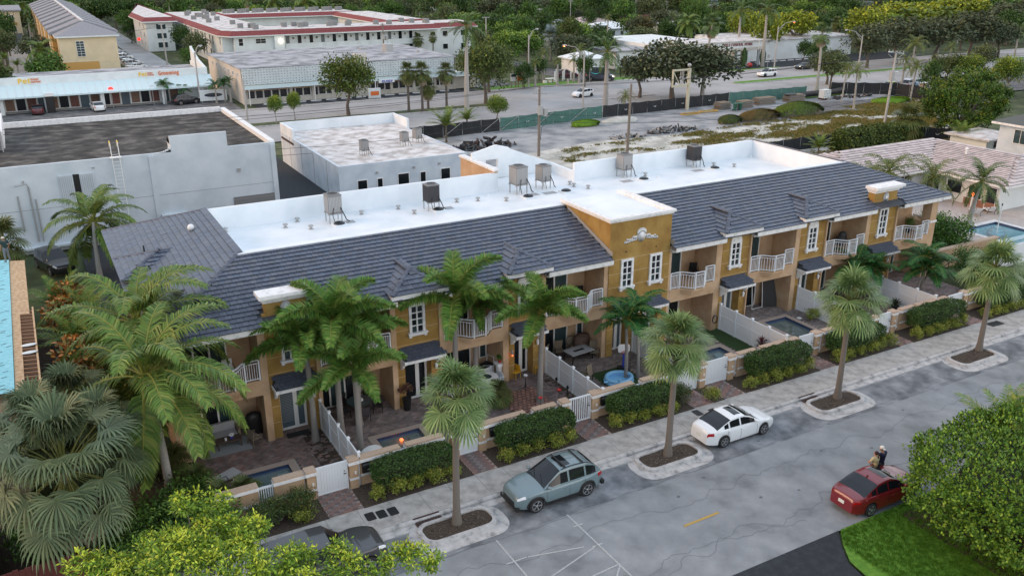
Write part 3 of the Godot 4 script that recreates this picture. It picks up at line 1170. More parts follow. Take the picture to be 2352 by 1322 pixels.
	for s in [-1,1]:
		for k in 6:
			orn.ball(V(s*(.42+k*.15),.12-k*.03+.05*sin(k*2.0),0),V(.13-k*.008,.11-k*.012,.2),8,5)
			orn.ball(V(s*(.42+k*.15),-.02-k*.02,.02),V(.10,.07,.16),7,5)
	obj("plaster_ornament",orn,"white_trim",h)
	var vh:=Mb.new()
	for x in [29.95,32.2]:
		vh.ball(V(x,6.72,-39.95),V(.05,.07,.02),8,5)
	obj("vent_hole",vh,"black",h)
	var A:=V(3.0,6.55,-39.4)
	var D:=V(8.45,8.55,-45.1)
	var E:=V(54.0,8.55,-45.1)
	var F:=V(59.45,6.55,-39.4)
	var ef:=V(0,6.55,-39.4)
	var rf:=V(0,8.55,-45.1)
	var P1:=[A,V(28.72,6.55,-39.4),V(28.72,8.55,-45.1),D]
	var P2:=[V(33.34,6.55,-39.4),F,E,V(33.34,8.55,-45.1)]
	var P3:=[V(3.0,6.55,-60.25),A,D,V(8.45,8.55,-54.8)]
	var P4:=[F,V(59.45,6.55,-60.25),V(54.0,8.55,-54.8),E]
	var P5:=[V(11,6.55,-60.25),V(3.0,6.55,-60.25),V(8.45,8.55,-54.8),V(11,8.55,-54.8)]
	var dk:=Mb.new()
	for p in [P1,P2,P3,P4,P5]:
		dk.quad(p[0],p[1],p[2],p[3])
	var roof:=obj("roof",dk,"deck",h)
	tile_slope(P1,.33,.34,tl)
	tile_slope(P2,.33,.34,tl)
	tile_slope(P3,.33,.34,tl)
	tile_slope(P4,.33,.34,tl)
	dormer(h,Transform3D(Basis(Vector3.UP,-PI/2),V(3.72,0,-50.7)),2.1,tl,false)
	var keep:=[]
	for x in tl:
		var o:Vector3=x.origin
		if o.z>-40.75 and (absf(o.x-9.52)<1.25 or absf(o.x-52.92)<1.40):
			continue
		if o.z>-40.2 and o.y<6.84:
			var in_bay:=false
			for q in bays:
				if o.x>q[0]+.1 and o.x<q[1]-.1:
					in_bay=true
			if in_bay:
				continue
		keep.append(x)
	tl=keep
	var cam:=V(0,23.2,0)
	tl.sort_custom(func(p,q):return p.origin.distance_squared_to(cam)<q.origin.distance_squared_to(cam))
	var tm:=tile_piece(.33,.34).mesh()
	for i in mini(300,tl.size()):
		obj("roof_tile",tm,["tile_a","tile_b","tile_c"][rng.randi()%3],roof,tl[i])
	var rest:=tl.slice(300)
	many("roof_tiles",tm,"tile",rest,tile_colors(rest.size(),Color(.085,.102,.138),.15),roof)
	ridge_run(A,D,roof)
	ridge_run(F,E,roof)
	ridge_run(V(3.0,6.55,-60.25),V(8.45,8.55,-54.8),roof)
	var le:=Mb.new()
	le.mn(3.02,6.28,-60.2,3.10,6.56,-39.5)
	le.mn(3.10,6.28,-39.5,4.2,6.56,-39.42)
	le.mn(3.10,6.24,-60.2,3.6,6.30,-39.6)
	obj("fascia",le,"white_trim",h)
	le=Mb.new()
	le.mn(58.4,6.30,-39.50,59.4,6.56,-39.42)
	le.mn(59.32,6.30,-60.2,59.4,6.56,-39.5)
	le.mn(58.9,6.24,-54,59.32,6.30,-39.6)
	obj("fascia",le,"white_trim",h)
	var r:=Mb.new()
	r.mn(8.7,6.9,-54.6,53.75,7.2,-45.35)
	r.mn(29.1,6.9,-58.3,35.7,7.196,-54.6)
	obj("flat_roof",r,"white_roof",h)
	var pp:=Mb.new()
	pp.mn(8.4,6.9,-45.38,54.05,8.62,-45.02)
	pp.mn(8.4,8.3,-45.02,54.05,8.62,-44.92)
	pp.mn(8.4,6.9,-54.85,8.7,8.60,-45.38)
	pp.mn(53.75,6.9,-54.85,54.05,8.60,-45.38)
	pp.mn(8.7,6.9,-54.85,29.1,8.60,-54.6)
	pp.mn(35.7,6.9,-54.85,53.75,8.60,-54.6)
	obj("parapet",pp,"white_roof",h)
	var gb:=Mb.new()
	for q in [[Vector2(28.9,7.2),Vector2(30.05,7.2),Vector2(30.05,9.55),Vector2(28.9,9.3)],[Vector2(30.05,8.7),Vector2(31.1,8.7),Vector2(31.1,9.74),Vector2(30.95,9.76),Vector2(30.05,9.55)],[Vector2(30.05,7.2),Vector2(31.1,7.2),Vector2(31.1,8.05),Vector2(30.05,8.05)],[Vector2(31.1,7.2),Vector2(36.1,7.2),Vector2(36.1,7.85),Vector2(32.2,9.35),Vector2(32.05,9.5),Vector2(31.1,9.74)]]:
		gb.xprism(q,-58.6,-58.35)
	gb.mn(35.7,6.9,-58.35,36.0,7.9,-54.85)
	obj("gable_wall",gb,"white_roof",h)
	var ph:=Mb.new()
	ph.mn(28.8,6.2,-60.2,29.1,8.74,-54.62)
	obj("side_wall",ph,"peach",h)
	var pc:=Mb.new()
	pc.mn(28.7,8.74,-60.3,29.2,8.88,-54.5)
	obj("coping",pc,"white_trim",h)
	for q in [[13.09,53.16],[14.12,54.1],[14.41,52.07],[9.58,54.09],[19.9,53.04],[20.96,53.75],[21.47,52.17],[26.65,53.01],[27.87,53.81],[28.39,52.04],[34.81,53.84],[34.76,53.2],[35.35,52.16],[41.76,54.1],[41.45,53.3],[41.97,52.29],[48.96,54.21],[48.53,53.45],[49.73,52.36],[53.4,54.3],[18.35,53.74],[25.22,53.44]]:
		var b:=Mb.new()
		var big:bool=int(q[0]*100)%3!=0
		b.lathe([Vector2(.16,7.19),Vector2(.14,7.24),Vector2(.07,7.26),Vector2(.06,7.40)]+([Vector2(.17,7.38),Vector2(.16,7.46),Vector2(0,7.50)] if big else [Vector2(0,7.42)]),10,V(q[0],0,-q[1]))
		obj("roof_vent",b,"galv" if big else "white_roof",h)
	for q in [[16.26,52.04],[23.19,52.04],[30.18,52.06],[33.38,52.1],[40.53,52.27],[47.82,52.5]]:
		var b:=Mb.new()
		b.mn(q[0]-.42,7.19,-q[1]-.42,q[0]+.42,7.31,-q[1]+.42)
		obj("skylight_curb",b,"white_roof",h)
		var d:=Mb.new()
		d.ball(V(q[0],7.31,-q[1]),V(.38,.16,.38),12,6)
		obj("skylight_dome",d,"glass_dark",h)
	for q in [[16.9,52.44],[23.88,52.34],[30.83,52.65],[32.21,52.46],[39.19,52.63],[46.27,52.77]]:
		var b:=Mb.new()
		b.mn(q[0]-.5,7.19,-q[1]-.32,q[0]+.5,7.212,-q[1]+.32)
		obj("walk_pad",b,"fabric_grey",h)
	var bv:=Mb.new()
	bv.ball(V(7.3,8.35,-52.1),V(.2,.2,.2),12,8)
	bv.cyl(V(7.3,8.0,-52.1),.1,.3,8)
	obj("roof_vent",bv,"white",h)
	var pv:=Mb.new()
	pv.cyl(V(4.6,7.1,-52.3),.05,.5,8)
	obj("roof_pipe",pv,"dark_metal",h)
	ac_units()
func make_ac(called:String,dark:bool)->Node3D:
	var o:=Node3D.new()
	fresh(self,o,called)
	var b:=Mb.new()
	b.mn(-.40,.55,-.40,.40,1.62,.40)
	obj("cabinet",b,"unit_dark" if dark else "unit_grey",o)
	for s in 4:
		for k in 9:
			var l:=Mb.new()
			l.xf=Transform3D(Basis(Vector3.UP,s*PI/2),Vector3.ZERO)
			l.box(V(-.34+k*.085,1.10,.405),V(.05,.90,.012))
			obj("louver",l,"dark_metal" if dark else "galv",o)
	var t:=Mb.new()
	t.lathe([Vector2(.36,1.62),Vector2(.36,1.68),Vector2(.30,1.68),Vector2(.30,1.63)],18)
	t.mn(-.42,1.60,-.42,.42,1.635,.42)
	obj("top",t,"unit_grey",o)
	var f:=Mb.new()
	f.cyl(V(0,1.64,0),.29,.01,16)
	obj("fan_opening",f,"black",o)
	for x in [-.36,.36]:
		for z in [-.36,.36]:
			var l:=Mb.new()
			l.mn(x-.025,0,z-.025,x+.025,.55,z+.025)
			obj("leg",l,"galv",o)
	var r:=Mb.new()
	r.mn(-.46,.50,-.39,.46,.55,-.33)
	r.mn(-.46,.50,.33,.46,.55,.39)
	obj("rail",r,"galv",o)
	var p:=Mb.new()
	p.tube([V(.3,.9,.42),V(.45,.5,.55),V(.6,.15,.5),V(.8,.02,.4)],[.03,.03,.03,.03],6)
	p.tube([V(-.1,.9,.42),V(-.2,.5,.5),V(-.1,.05,.5)],[.02,.02,.02],6)
	obj("hose",p,"black",o)
	return o
func ac_units():
	var proto:=make_ac("air_conditioner",false)
	proto.position=V(16.22,7.2,-53.0)
	proto.scale=Vector3.ONE*1.12
	var g:="air conditioners on the white flat roof"
	tag(proto,"pale grey air conditioner on legs, leftmost on the white flat roof","air conditioner",g)
	var dk:=make_ac("air_conditioner",true)
	dk.position=V(22.92,7.2,-52.6)
	dk.scale=Vector3.ONE*1.08
	tag(dk,"dark grey air conditioner on the white flat roof, left of the gabled wall","air conditioner",g)
	dup(proto,V(30.24,7.2,-53.6),.1,"tall grey air conditioner left of a pair in front of the gabled white wall",g,1.22)
	dup(proto,V(32.57,7.2,-54.0),.15,"grey air conditioner right of a pair, near the utility pole with transformers",g,1.05)
	dup(proto,V(39.9,7.2,-54.0),.05,"grey air conditioner on the roof in front of the bare wooden pole",g,1.1)
	dup(dk,V(46.83,7.2,-54.0),0,"dark air conditioner, rightmost on the white flat roof",g,1.08)
# ---------------------------------------------------------------- vehicles (front towards+x)
func pl(a:Array,x:float)->float:
	for i in a.size()-1:
		if x<=a[i+1][0]:
			var t:=clampf((x-a[i][0])/maxf(a[i+1][0]-a[i][0],1e-5),0,1)
			return lerpf(a[i][1],a[i+1][1],t)
	return a[a.size()-1][1]
var SPEC:={
	"suv":{"L":4.6,"W":1.86,"top":[[-2.3,.92],[-2.22,1.0],[-1.9,1.06],[.75,1.05],[.95,1.07],[1.5,1.02],[2.0,.95],[2.22,.84],[2.3,.70]],"roof":[[-2.18,1.06],[-1.75,1.50],[-1.35,1.64],[-.6,1.69],[.05,1.66],[.95,1.07]],"wx":[1.36,-1.33],"wr":.365,"wind":[.05,.95],"rear":[-2.18,-1.6],"side":[-1.85,.72],"post":[-.35,-1.25],"bottom":.26,"rw":.70},
	"sedan":{"L":4.56,"W":1.80,"top":[[-2.28,.80],[-2.2,.98],[-1.7,1.01],[-1.2,1.0],[.6,.93],[.85,.95],[1.4,.90],[1.9,.80],[2.18,.68],[2.28,.56]],"roof":[[-1.72,1.0],[-1.3,1.20],[-.8,1.38],[-.3,1.42],[.05,1.40],[.4,1.28],[1.05,.93]],"wx":[1.37,-1.30],"wr":.325,"wind":[.1,1.05],"rear":[-1.72,-.85],"side":[-1.3,.72],"post":[-.25,-.98],"bottom":.20,"rw":.68},
	"hatch":{"L":4.3,"W":1.78,"top":[[-2.15,.85],[-2.05,1.0],[-1.6,1.04],[.6,.95],[.9,.97],[1.4,.92],[1.85,.82],[2.08,.70],[2.15,.56]],"roof":[[-2.0,1.04],[-1.5,1.36],[-.8,1.46],[.05,1.44],[1.1,.95]],"wx":[1.32,-1.3],"wr":.32,"wind":[.1,1.1],"rear":[-2.0,-1.45],"side":[-1.6,.75],"post":[-.3,-1.1],"bottom":.2,"rw":.7},
	"pickup":{"L":4.9,"W":1.9,"top":[[-2.45,1.08],[.55,1.12],[.85,1.17],[1.35,1.19],[2.0,1.14],[2.3,1.04],[2.42,.9],[2.45,.75]],"roof":[[-2.4,1.1],[-2.2,1.78],[-.5,1.86],[.15,1.82],[.85,1.17]],"wx":[1.55,-1.35],"wr":.40,"wind":[.15,.85],"rear":[-2.4,-2.2],"side":[-2.2,.6],"post":[-.45,-1.3],"bottom":.34,"rw":.76},
	"van":{"L":5.9,"W":2.05,"top":[[-2.95,1.2],[1.6,1.2],[1.9,1.25],[2.5,1.15],[2.8,1.0],[2.95,.8]],"roof":[[-2.93,1.2],[-2.88,2.55],[-2.6,2.68],[.7,2.68],[1.1,2.55],[2.05,1.25]],"wx":[2.0,-1.75],"wr":.36,"wind":[1.15,2.0],"rear":[-2.93,-2.9],"side":[.75,1.65],"post":[9.0,9.0],"bottom":.25,"rw":.84},
}
func car_half(s:Dictionary,x:float)->float:
	var t:float=absf(x)/(s.L/2.0)
	return s.W/2.0*(1.0-.30*pow(t,7.0))*(1.0-.06*pow(t,2.0))
func car_skin(s:Dictionary,x:float,t:float,side:float,out:float=0.0)->Vector3:
	var hw:=car_half(s,x)
	var yb:float=s.bottom+.10*pow(absf(x)/(s.L/2.0),8.0)
	for w in s.wx:
		var ra:float=s.wr+.055
		if absf(x-w)<ra:
			yb=maxf(yb,s.wr*.95+sqrt(ra*ra-(x-w)*(x-w)))
	var yt:=pl(s.top,x)
	yb=minf(yb,yt-.05)
	var k:=[[0.0,.95,0.0],[.12,.985,.10],[.3,1.0,.42],[.45,.995,.66],[.55,.965,.84],[.63,.92,.94],[.72,.80,.99],[.85,.45,1.015],[1.0,0.0,1.025]]
	var a:=1.0
	var b:=0.0
	for i in k.size()-1:
		if t<=k[i+1][0]:
			var q:float=(t-k[i][0])/(k[i+1][0]-k[i][0])
			a=lerpf(k[i][1],k[i+1][1],q)
			b=lerpf(k[i][2],k[i+1][2],q)
			break
	if t>=1.0:
		a=0.0
		b=1.025
	var yy:=yb+(yt-yb)*b
	return V(x,yy+out*(1.0 if t>.6 else .2),side*(hw*a+(out if t<.75 else 0.0)))
func car_patch(s:Dictionary,x0:float,x1:float,t0:float,t1:float,side:float,out:float=.012)->Mb:
	var b:=Mb.new()
	var P:=[]
	for i in 7:
		var row:=[]
		for j in 5:
			row.append(car_skin(s,lerpf(x0,x1,i/6.0),lerpf(t0,t1,j/4.0),side,out))
		P.append(row)
	b.grid(P,true,side<0)
	return b
func car_house(s:Dictionary,x:float,u:float,side:float)->Vector3:
	var yr:=pl(s.roof,x)
	var belt:=pl(s.top,x)-.02
	yr=maxf(yr,belt+.01)
	var hb:=car_half(s,x)*.915
	var hr:float=s.W/2.0*s.rw
	var f:=clampf((yr-belt)/.55,0,1)
	hr=lerpf(hb*.93,hr,f)
	var k:=[[0.0,0.0,0.0],[.6,.86,.86],[.7,.97,.95],[.78,1.15,.99],[1.0,9.0,1.0]]
	var a:=0.0
	var b:=1.0
	for i in 4:
		if u<=k[i+1][0]:
			var q:float=(u-k[i][0])/(k[i+1][0]-k[i][0])
			var z0:float=lerpf(hb,hr,k[i][1]) if i<4 else 0.0
			var z1:float=lerpf(hb,hr,k[i+1][1]) if i<3 else 0.0
			a=lerpf(z0,z1,q)
			b=lerpf(k[i][2],k[i+1][2],q)
			break
	return V(x,belt+(yr-belt)*b+(.025*f if u>.78 else 0.0)*(1-a/hr),side*a)
func car(called:String,kind:String,paint:String,label:String,cat:String,at:Vector3,turn:float,opts:Dictionary={},group:String="")->Node3D:
	var s:Dictionary=SPEC[kind]
	var o:=thing(called,label,cat,at,turn,group)
	var xs:=[]
	var hl:float=s.L/2.0
	var x:=-hl
	var fine:bool=opts.get("fine",true)
	var dx:=.06 if fine else .16
	while x<hl:
		xs.append(x)
		x+=dx
	xs.append(hl)
	for e in [-.02,-.06]:
		xs.append(hl+e)
		xs.append(-hl-e)
	for w in s.wx:
		for e in [-1,1]:
			xs.append(w+e*(s.wr+.054))
			xs.append(w+e*(s.wr+.058))
	xs.sort()
	var ts:=[0.0,.12,.22,.3,.38,.45,.5,.55,.59,.63,.67,.72,.78,.85,.92,1.0]
	var b:=Mb.new()
	for side in [-1.0,1.0]:
		var P:=[]
		for q in xs:
			var row:=[]
			for t in ts:
				row.append(car_skin(s,q,t,side))
			P.append(row)
		b.grid(P,true,side<0)
		for e in [0,xs.size()-1]:
			for j in ts.size()-1:
				var c0:=V(xs[e],P[e][0].y,0)
				if (e==0)==(side>0):
					b.tri(c0,P[e][j],P[e][j+1])
				else:
					b.tri(c0,P[e][j+1],P[e][j])
	var hx:=[]
	x=s.roof[0][0]
	var xe:float=s.roof[s.roof.size()-1][0]
	while x<xe:
		hx.append(x)
		x+=dx*.9
	hx.append(xe)
	for q in s.roof:
		hx.append(q[0])
	for q in [s.wind[0],s.wind[1],s.rear[0],s.rear[1],s.side[0],s.side[1]]:
		hx.append(q)
	for q in s.post:
		if q<5:
			hx.append(q-.045)
			hx.append(q+.045)
	hx.sort()
	var us:=[0.0,.05,.2,.4,.56,.62,.66,.7,.74,.78,.84,.92,1.0]
	var glass:={"windscreen":Mb.new(),"rear_window":Mb.new()}
	var sides:={}
	for side in [-1.0,1.0]:
		for i in hx.size()-1:
			var x0:float=hx[i]
			var x1:float=hx[i+1]
			if x1-x0<.001:
				continue
			var xm:=(x0+x1)/2
			for j in us.size()-1:
				var um:float=(us[j]+us[j+1])/2
				var tgt:=b
				if um>.70 and xm>s.wind[0] and xm<s.wind[1]:
					tgt=glass.windscreen
				elif um>.70 and xm>s.rear[0] and xm<s.rear[1] and not opts.get("blind_rear",false):
					tgt=glass.rear_window
				elif um>.05 and um<.57 and xm>s.side[0] and xm<s.side[1]:
					var on_post:=false
					var pane:=0
					for pp in s.post:
						if absf(xm-pp)<.045:
							on_post=true
						if xm<pp:
							pane+=1
					if not on_post:
						var key:="%d_%d"%[int(side),pane]
						if not sides.has(key):
							sides[key]=Mb.new()
						tgt=sides[key]
				var p00:=car_house(s,x0,us[j],side)
				var p01:=car_house(s,x0,us[j+1],side)
				var p10:=car_house(s,x1,us[j],side)
				var p11:=car_house(s,x1,us[j+1],side)
				if side<0:
					tgt.quad(p00,p01,p11,p10)
				else:
					tgt.quad(p00,p10,p11,p01)
	var body:=obj("body",smooth(b),paint,o)
	for k in glass:
		if glass[k].v.size():
			obj(k,smooth(glass[k]),"car_glass",o)
	for k in sides:
		obj("side_window",smooth(sides[k]),"car_glass",o)
	var un:=Mb.new()
	un.mn(-hl+.25,s.bottom-.03,-s.W*.38,hl-.25,.62,s.W*.38)
	obj("underbody",un,"black",o)
	if opts.get("cladding",false):
		var cl:=Mb.new()
		for side in [-1.0,1.0]:
			for w in s.wx:
				var row0:=[]
				var row1:=[]
				for k in 15:
					var an:=PI*k/14.0
					var zz:float=side*(car_half(s,w+cos(an)*.4)+.012)
					row0.append(V(w+cos(an)*(s.wr+.05),s.wr*.95+sin(an)*(s.wr+.05),zz))
					row1.append(V(w+cos(an)*(s.wr+.13),s.wr*.95+sin(an)*(s.wr+.12),zz-side*.02))
				cl.grid([row0,row1],true,side<0)
			cl.mn(-.95,.28,side*(s.W/2)-.02,.95,.40,side*(s.W/2)+.012)
		cl.mn(hl-.12,.26,-.78,hl+.02,.42,.78)
		cl.mn(-hl-.03,.32,-.80,-hl+.12,.52,.80)
		obj("trim",cl,"black",o)
	var wk:="wheel%s%s"%[kind,opts.get("rim","rim")]
	if not cache.has(wk):
		var ty:=Mb.new()
		ty.xf=Transform3D(Basis(Vector3.RIGHT,PI/2),Vector3.ZERO)
		ty.lathe([Vector2(0,-.11),Vector2(s.wr*.93,-.11),Vector2(s.wr,-.08),Vector2(s.wr,.08),Vector2(s.wr*.93,.11),Vector2(s.wr*.72,.115),Vector2(s.wr*.66,.10)],22)
		var rm:=Mb.new()
		for k in 5:
			var an:=TAU*k/5
			for q in [-.10,.10]:
				rm.bar(V(cos(an+q)*.05,sin(an+q)*.05,.10),V(cos(an+q*.9)*s.wr*.66,sin(an+q*.9)*s.wr*.66,.105),.05,.03)
		rm.xf=Transform3D(Basis(Vector3.RIGHT,PI/2),Vector3.ZERO)
		rm.lathe([Vector2(s.wr*.68,.085),Vector2(s.wr*.70,.118),Vector2(s.wr*.62,.118),Vector2(s.wr*.62,.085)],22)
		rm.xf=Transform3D.IDENTITY
		rm.ball(V(0,0,.10),V(.055,.055,.03),8,4)
		var dk:=Mb.new()
		dk.xf=Transform3D(Basis(Vector3.RIGHT,PI/2),Vector3.ZERO)
		dk.cyl(V(0,.05,0),s.wr*.68,.02,18)
		cache[wk]=[ty.mesh(),rm.mesh(),dk.mesh()]
	for w in s.wx:
		for side in [-1.0,1.0]:
			var g:=Node3D.new()
			fresh(o,g,"wheel")
			g.position=V(w,s.wr,side*(s.W/2-.125))
			if side<0:
				g.rotation.y=PI
			obj("tyre",cache[wk][0],"rubber",g)
			obj("rim",cache[wk][1],opts.get("rim","rim"),g)
			obj("brake",cache[wk][2],"black",g)
	for side in [-1.0,1.0]:
		obj("headlight",car_patch(s,hl-.42,hl-.07,.52,.64,side),opts.get("head","lens"),o)
		obj("tail_light",car_patch(s,-hl+.02,-hl+.34,.47,.60,side),"tail",o)
		var m:=Mb.new()
		var mx:float=s.side[1]+.02
		var mp:=car_house(s,mx,.1,side)
		m.ball(mp+V(.0,.07,side*.13),V(.10,.075,.09),10,6)
		m.bar(mp,mp+V(0,.05,side*.1),.05)
		obj("mirror",m,opts.get("mirror",paint),o)
		if fine:
			for px in [s.post[0]+.22,s.post[0]-.75]:
				if absf(px)<2:
					var hd:=Mb.new()
					var hp:=car_skin(s,px-.1,.48,side,.02)
					var hq:=car_skin(s,px+.08,.48,side,.02)
					hd.bar(hp,hq,.03,.025)
					obj("door_handle",hd,paint,o)
			for px in [s.post[0],s.side[1]+.12,s.post[0]-.85]:
				if absf(px)<2.4:
					var sm:=Mb.new()
					for k in 6:
						sm.bar(car_skin(s,px,.12+k*.07,side,.003),car_skin(s,px,.19+k*.07,side,.003),.008,.008)
					obj("door_seam",sm,"black",o)
	if fine:
		var gr:=Mb.new()
		var gy:=pl(s.top,hl)
		gr.mn(hl-.05,gy-.27,-.50,hl+.012,gy-.08,.50)
		obj("grille",gr,"black",o)
		var pt:=Mb.new()
		pt.xf=Transform3D(Basis(Vector3.BACK,-.18),V(-hl-.012,pl(s.top,-hl)-.17,0))
		pt.mn(-.006,-.075,-.155,.006,.075,.155)
		obj("licence_plate",pt,"plate",o)
		var wp:=Mb.new()
		for q in [.15,-.45]:
			wp.bar(car_house(s,s.wind[1]-.06,.9,1.0)*V(1,1,0)+V(0,.02,q),car_house(s,s.wind[1]-.30,.9,1.0)*V(1,1,0)+V(0,.025,q+.5),.015)
		obj("wiper",wp,"black",o)
	if opts.has("sunroof"):
		var sr:=Mb.new()
		var P:=[]
		var a0:float=opts.sunroof[0]
		var a1:float=opts.sunroof[1]
		for i in 5:
			var row:=[]
			for j in 5:
				var uu:=lerpf(.84,1.0,j/2.0) if j<=2 else lerpf(1.0,.84,(j-2)/2.0)
				row.append(car_house(s,lerpf(a0,a1,i/4.0),uu,-1.0 if j<=2 else 1.0)+V(0,.008,0))
			P.append(row)
		sr.grid(P,true,true)
		obj("sunroof",sr,"car_glass",o)
	if opts.get("rails",false):
		for side in [-1.0,1.0]:
			var r:=Mb.new()
			var pts:=[]
			for k in 8:
				pts.append(car_house(s,lerpf(-1.6,-.02,k/7.0),.76,side)+V(0,.05 if k>0 and k<7 else 0.0,0))
			r.tube(pts,[.022,.022,.022,.022,.022,.022,.022,.022],6)
			obj("roof_rail",r,"black",o)
		for xx in [-1.2,-.25]:
			var r:=Mb.new()
			r.bar(car_house(s,xx,.76,-1.0)+V(0,.07,0),car_house(s,xx,.76,1.0)+V(0,.07,0),.07,.03)
			obj("crossbar",r,"black",o)
	return o
func smooth(b:Mb,limit:float=.72)->Mb:
	var acc:={}
	for i in b.v.size():
		var k:=Vector3i((b.v[i]*2000.0).round())
		if not acc.has(k):
			acc[k]=[]
		acc[k].append(i)
	var src:=b.n.duplicate()
	for k in acc:
		var l:Array=acc[k]
		if l.size()<2:
			continue
		for i in l:
			var sum:=Vector3.ZERO
			for j in l:
				if src[i].dot(src[j])>limit:
					sum+=src[j]
			b.n[i]=sum.normalized()
	return b
# ---------------------------------------------------------------- ground,street and pavement
func sheet(called:String,x0:float,z0:float,x1:float,z1:float,y:float,material:String,parent:Node=self)->MeshInstance3D:
	var b:=Mb.new()
	b.quad(V(x0,y,z1),V(x1,y,z1),V(x1,y,z0),V(x0,y,z0))
	return struct(called,b,material,parent)
func holed(x0:float,z0:float,x1:float,z1:float,y:float,holes:Array)->Mb:
	var b:=Mb.new()
	var xs:=[x0,x1]
	var zs:=[z0,z1]
	for h in holes:
		xs.append_array([h[0],h[2]])
		zs.append_array([h[1],h[3]])
	xs.sort()
	zs.sort()
	for i in xs.size()-1:
		for j in zs.size()-1:
			if not in_rects((xs[i]+xs[i+1])/2,(zs[j]+zs[j+1])/2,holes):
				b.quad(V(xs[i],y,zs[j+1]),V(xs[i+1],y,zs[j+1]),V(xs[i+1],y,zs[j]),V(xs[i],y,zs[j]))
	return b
func patch(called:String,poly:Array,y:float,material:String,parent:Node=self)->MeshInstance3D:
	var b:=Mb.new()
	b.prism(poly,y,y)
	return struct(called,b,material,parent)
func wiggle(a:Vector2,e:Vector2,n:int,amp:float,seed_:int)->Array:
	var f:=FastNoiseLite.new()
	f.seed=seed_
	f.frequency=.35
	f.fractal_octaves=4
	var out:=[]
	var d:=(e-a)
	var s:=d.orthogonal().normalized()
	for i in n+1:
		var t:=float(i)/n
		out.append(a+d*t+s*f.get_noise_1d(t*d.length())*amp)
	return out
func ribbon(b:Mb,pts:Array,w:float,y:float):
	for i in pts.size()-1:
		var p:Vector2=pts[i]
		var q:Vector2=pts[i+1]
		var s:=(q-p).orthogonal().normalized()*w*.5
		b.quad(V(p.x-s.x,y,p.y-s.y),V(q.x-s.x,y,q.y-s.y),V(q.x+s.x,y,q.y+s.y),V(p.x+s.x,y,p.y+s.y))
func rounded(x0:float,z0:float,x1:float,z1:float,r:float,n:int=5)->Array:
	var out:=[]
	for q in [[x1-r,z1-r,0.0],[x0+r,z1-r,PI/2],[x0+r,z0+r,PI],[x1-r,z0+r,PI*1.5]]:
		for k in n+1:
			var a:float=q[2]+PI/2*k/n
			out.append(Vector2(q[0]+cos(a)*r,q[1]+sin(a)*r))
	return out
func ring(b:Mb,outer:Array,inner:Array,y0:float,y1:float):
	var n:=outer.size()
	for i in n:
		var a:Vector2=outer[i]
		var e:Vector2=outer[(i+1)%n]
		var c:Vector2=inner[i]
		var d:Vector2=inner[(i+1)%n]
		b.quad(V(a.x,y1,a.y),V(c.x,y1,c.y),V(d.x,y1,d.y),V(e.x,y1,e.y))
		b.quad(V(e.x,y0,e.y),V(a.x,y0,a.y),V(a.x,y1,a.y),V(e.x,y1,e.y))
		b.quad(V(c.x,y0,c.y),V(d.x,y0,d.y),V(d.x,y1,d.y),V(c.x,y1,c.y))
var pool_holes:=[]
func in_rects(x:float,z:float,rs:Array)->bool:
	for r in rs:
		if x>r[0] and x<r[2] and z>r[1] and z<r[3]:
			return true
	return false
func pavers(parent:Node,x0:float,z0:float,x1:float,z1:float,y:float,holes:Array,single:bool,tone:Color):
	if not cache.has("paver"):
		var b:=Mb.new()
		b.mn(-.112,-.02,-.072,.112,.02,.072)
		cache["paver"]=b.mesh()
	var xs:=[]
	var cs:=[]
	var f:=FastNoiseLite.new()
	f.seed=int(x0*10)
	f.frequency=.5
	var row:=0
	var z:=z0+.078
	while z<z1-.05:
		var x:=x0+(.06 if row%2 else .175)
		while x<x1-.05:
			if not in_rects(x,z,holes):
				xs.append(Transform3D(Basis(Vector3.UP,rng.randf_range(-.02,.02)),V(x,y+rng.randf_range(-.003,.003),z)))
				var k:=rng.randf_range(.72,1.25)*(1.0+.5*f.get_noise_2d(x*2,z*2))
				var h:=rng.randf()
				var c:=tone.lerp(Color(.17,.16,.155),h*.75)
				cs.append(Color(c.r*k,c.g*k,c.b*k))
			x+=.232
		z+=.152
		row+=1
	if single:
		for i in xs.size():
			obj("paver",cache["paver"],["paver_a","paver_b","paver_c","paver_d"][(i*7+i/5)%4],parent,xs[i])
	else:
		many("pavers",cache["paver"],"paver",xs,cs,parent)
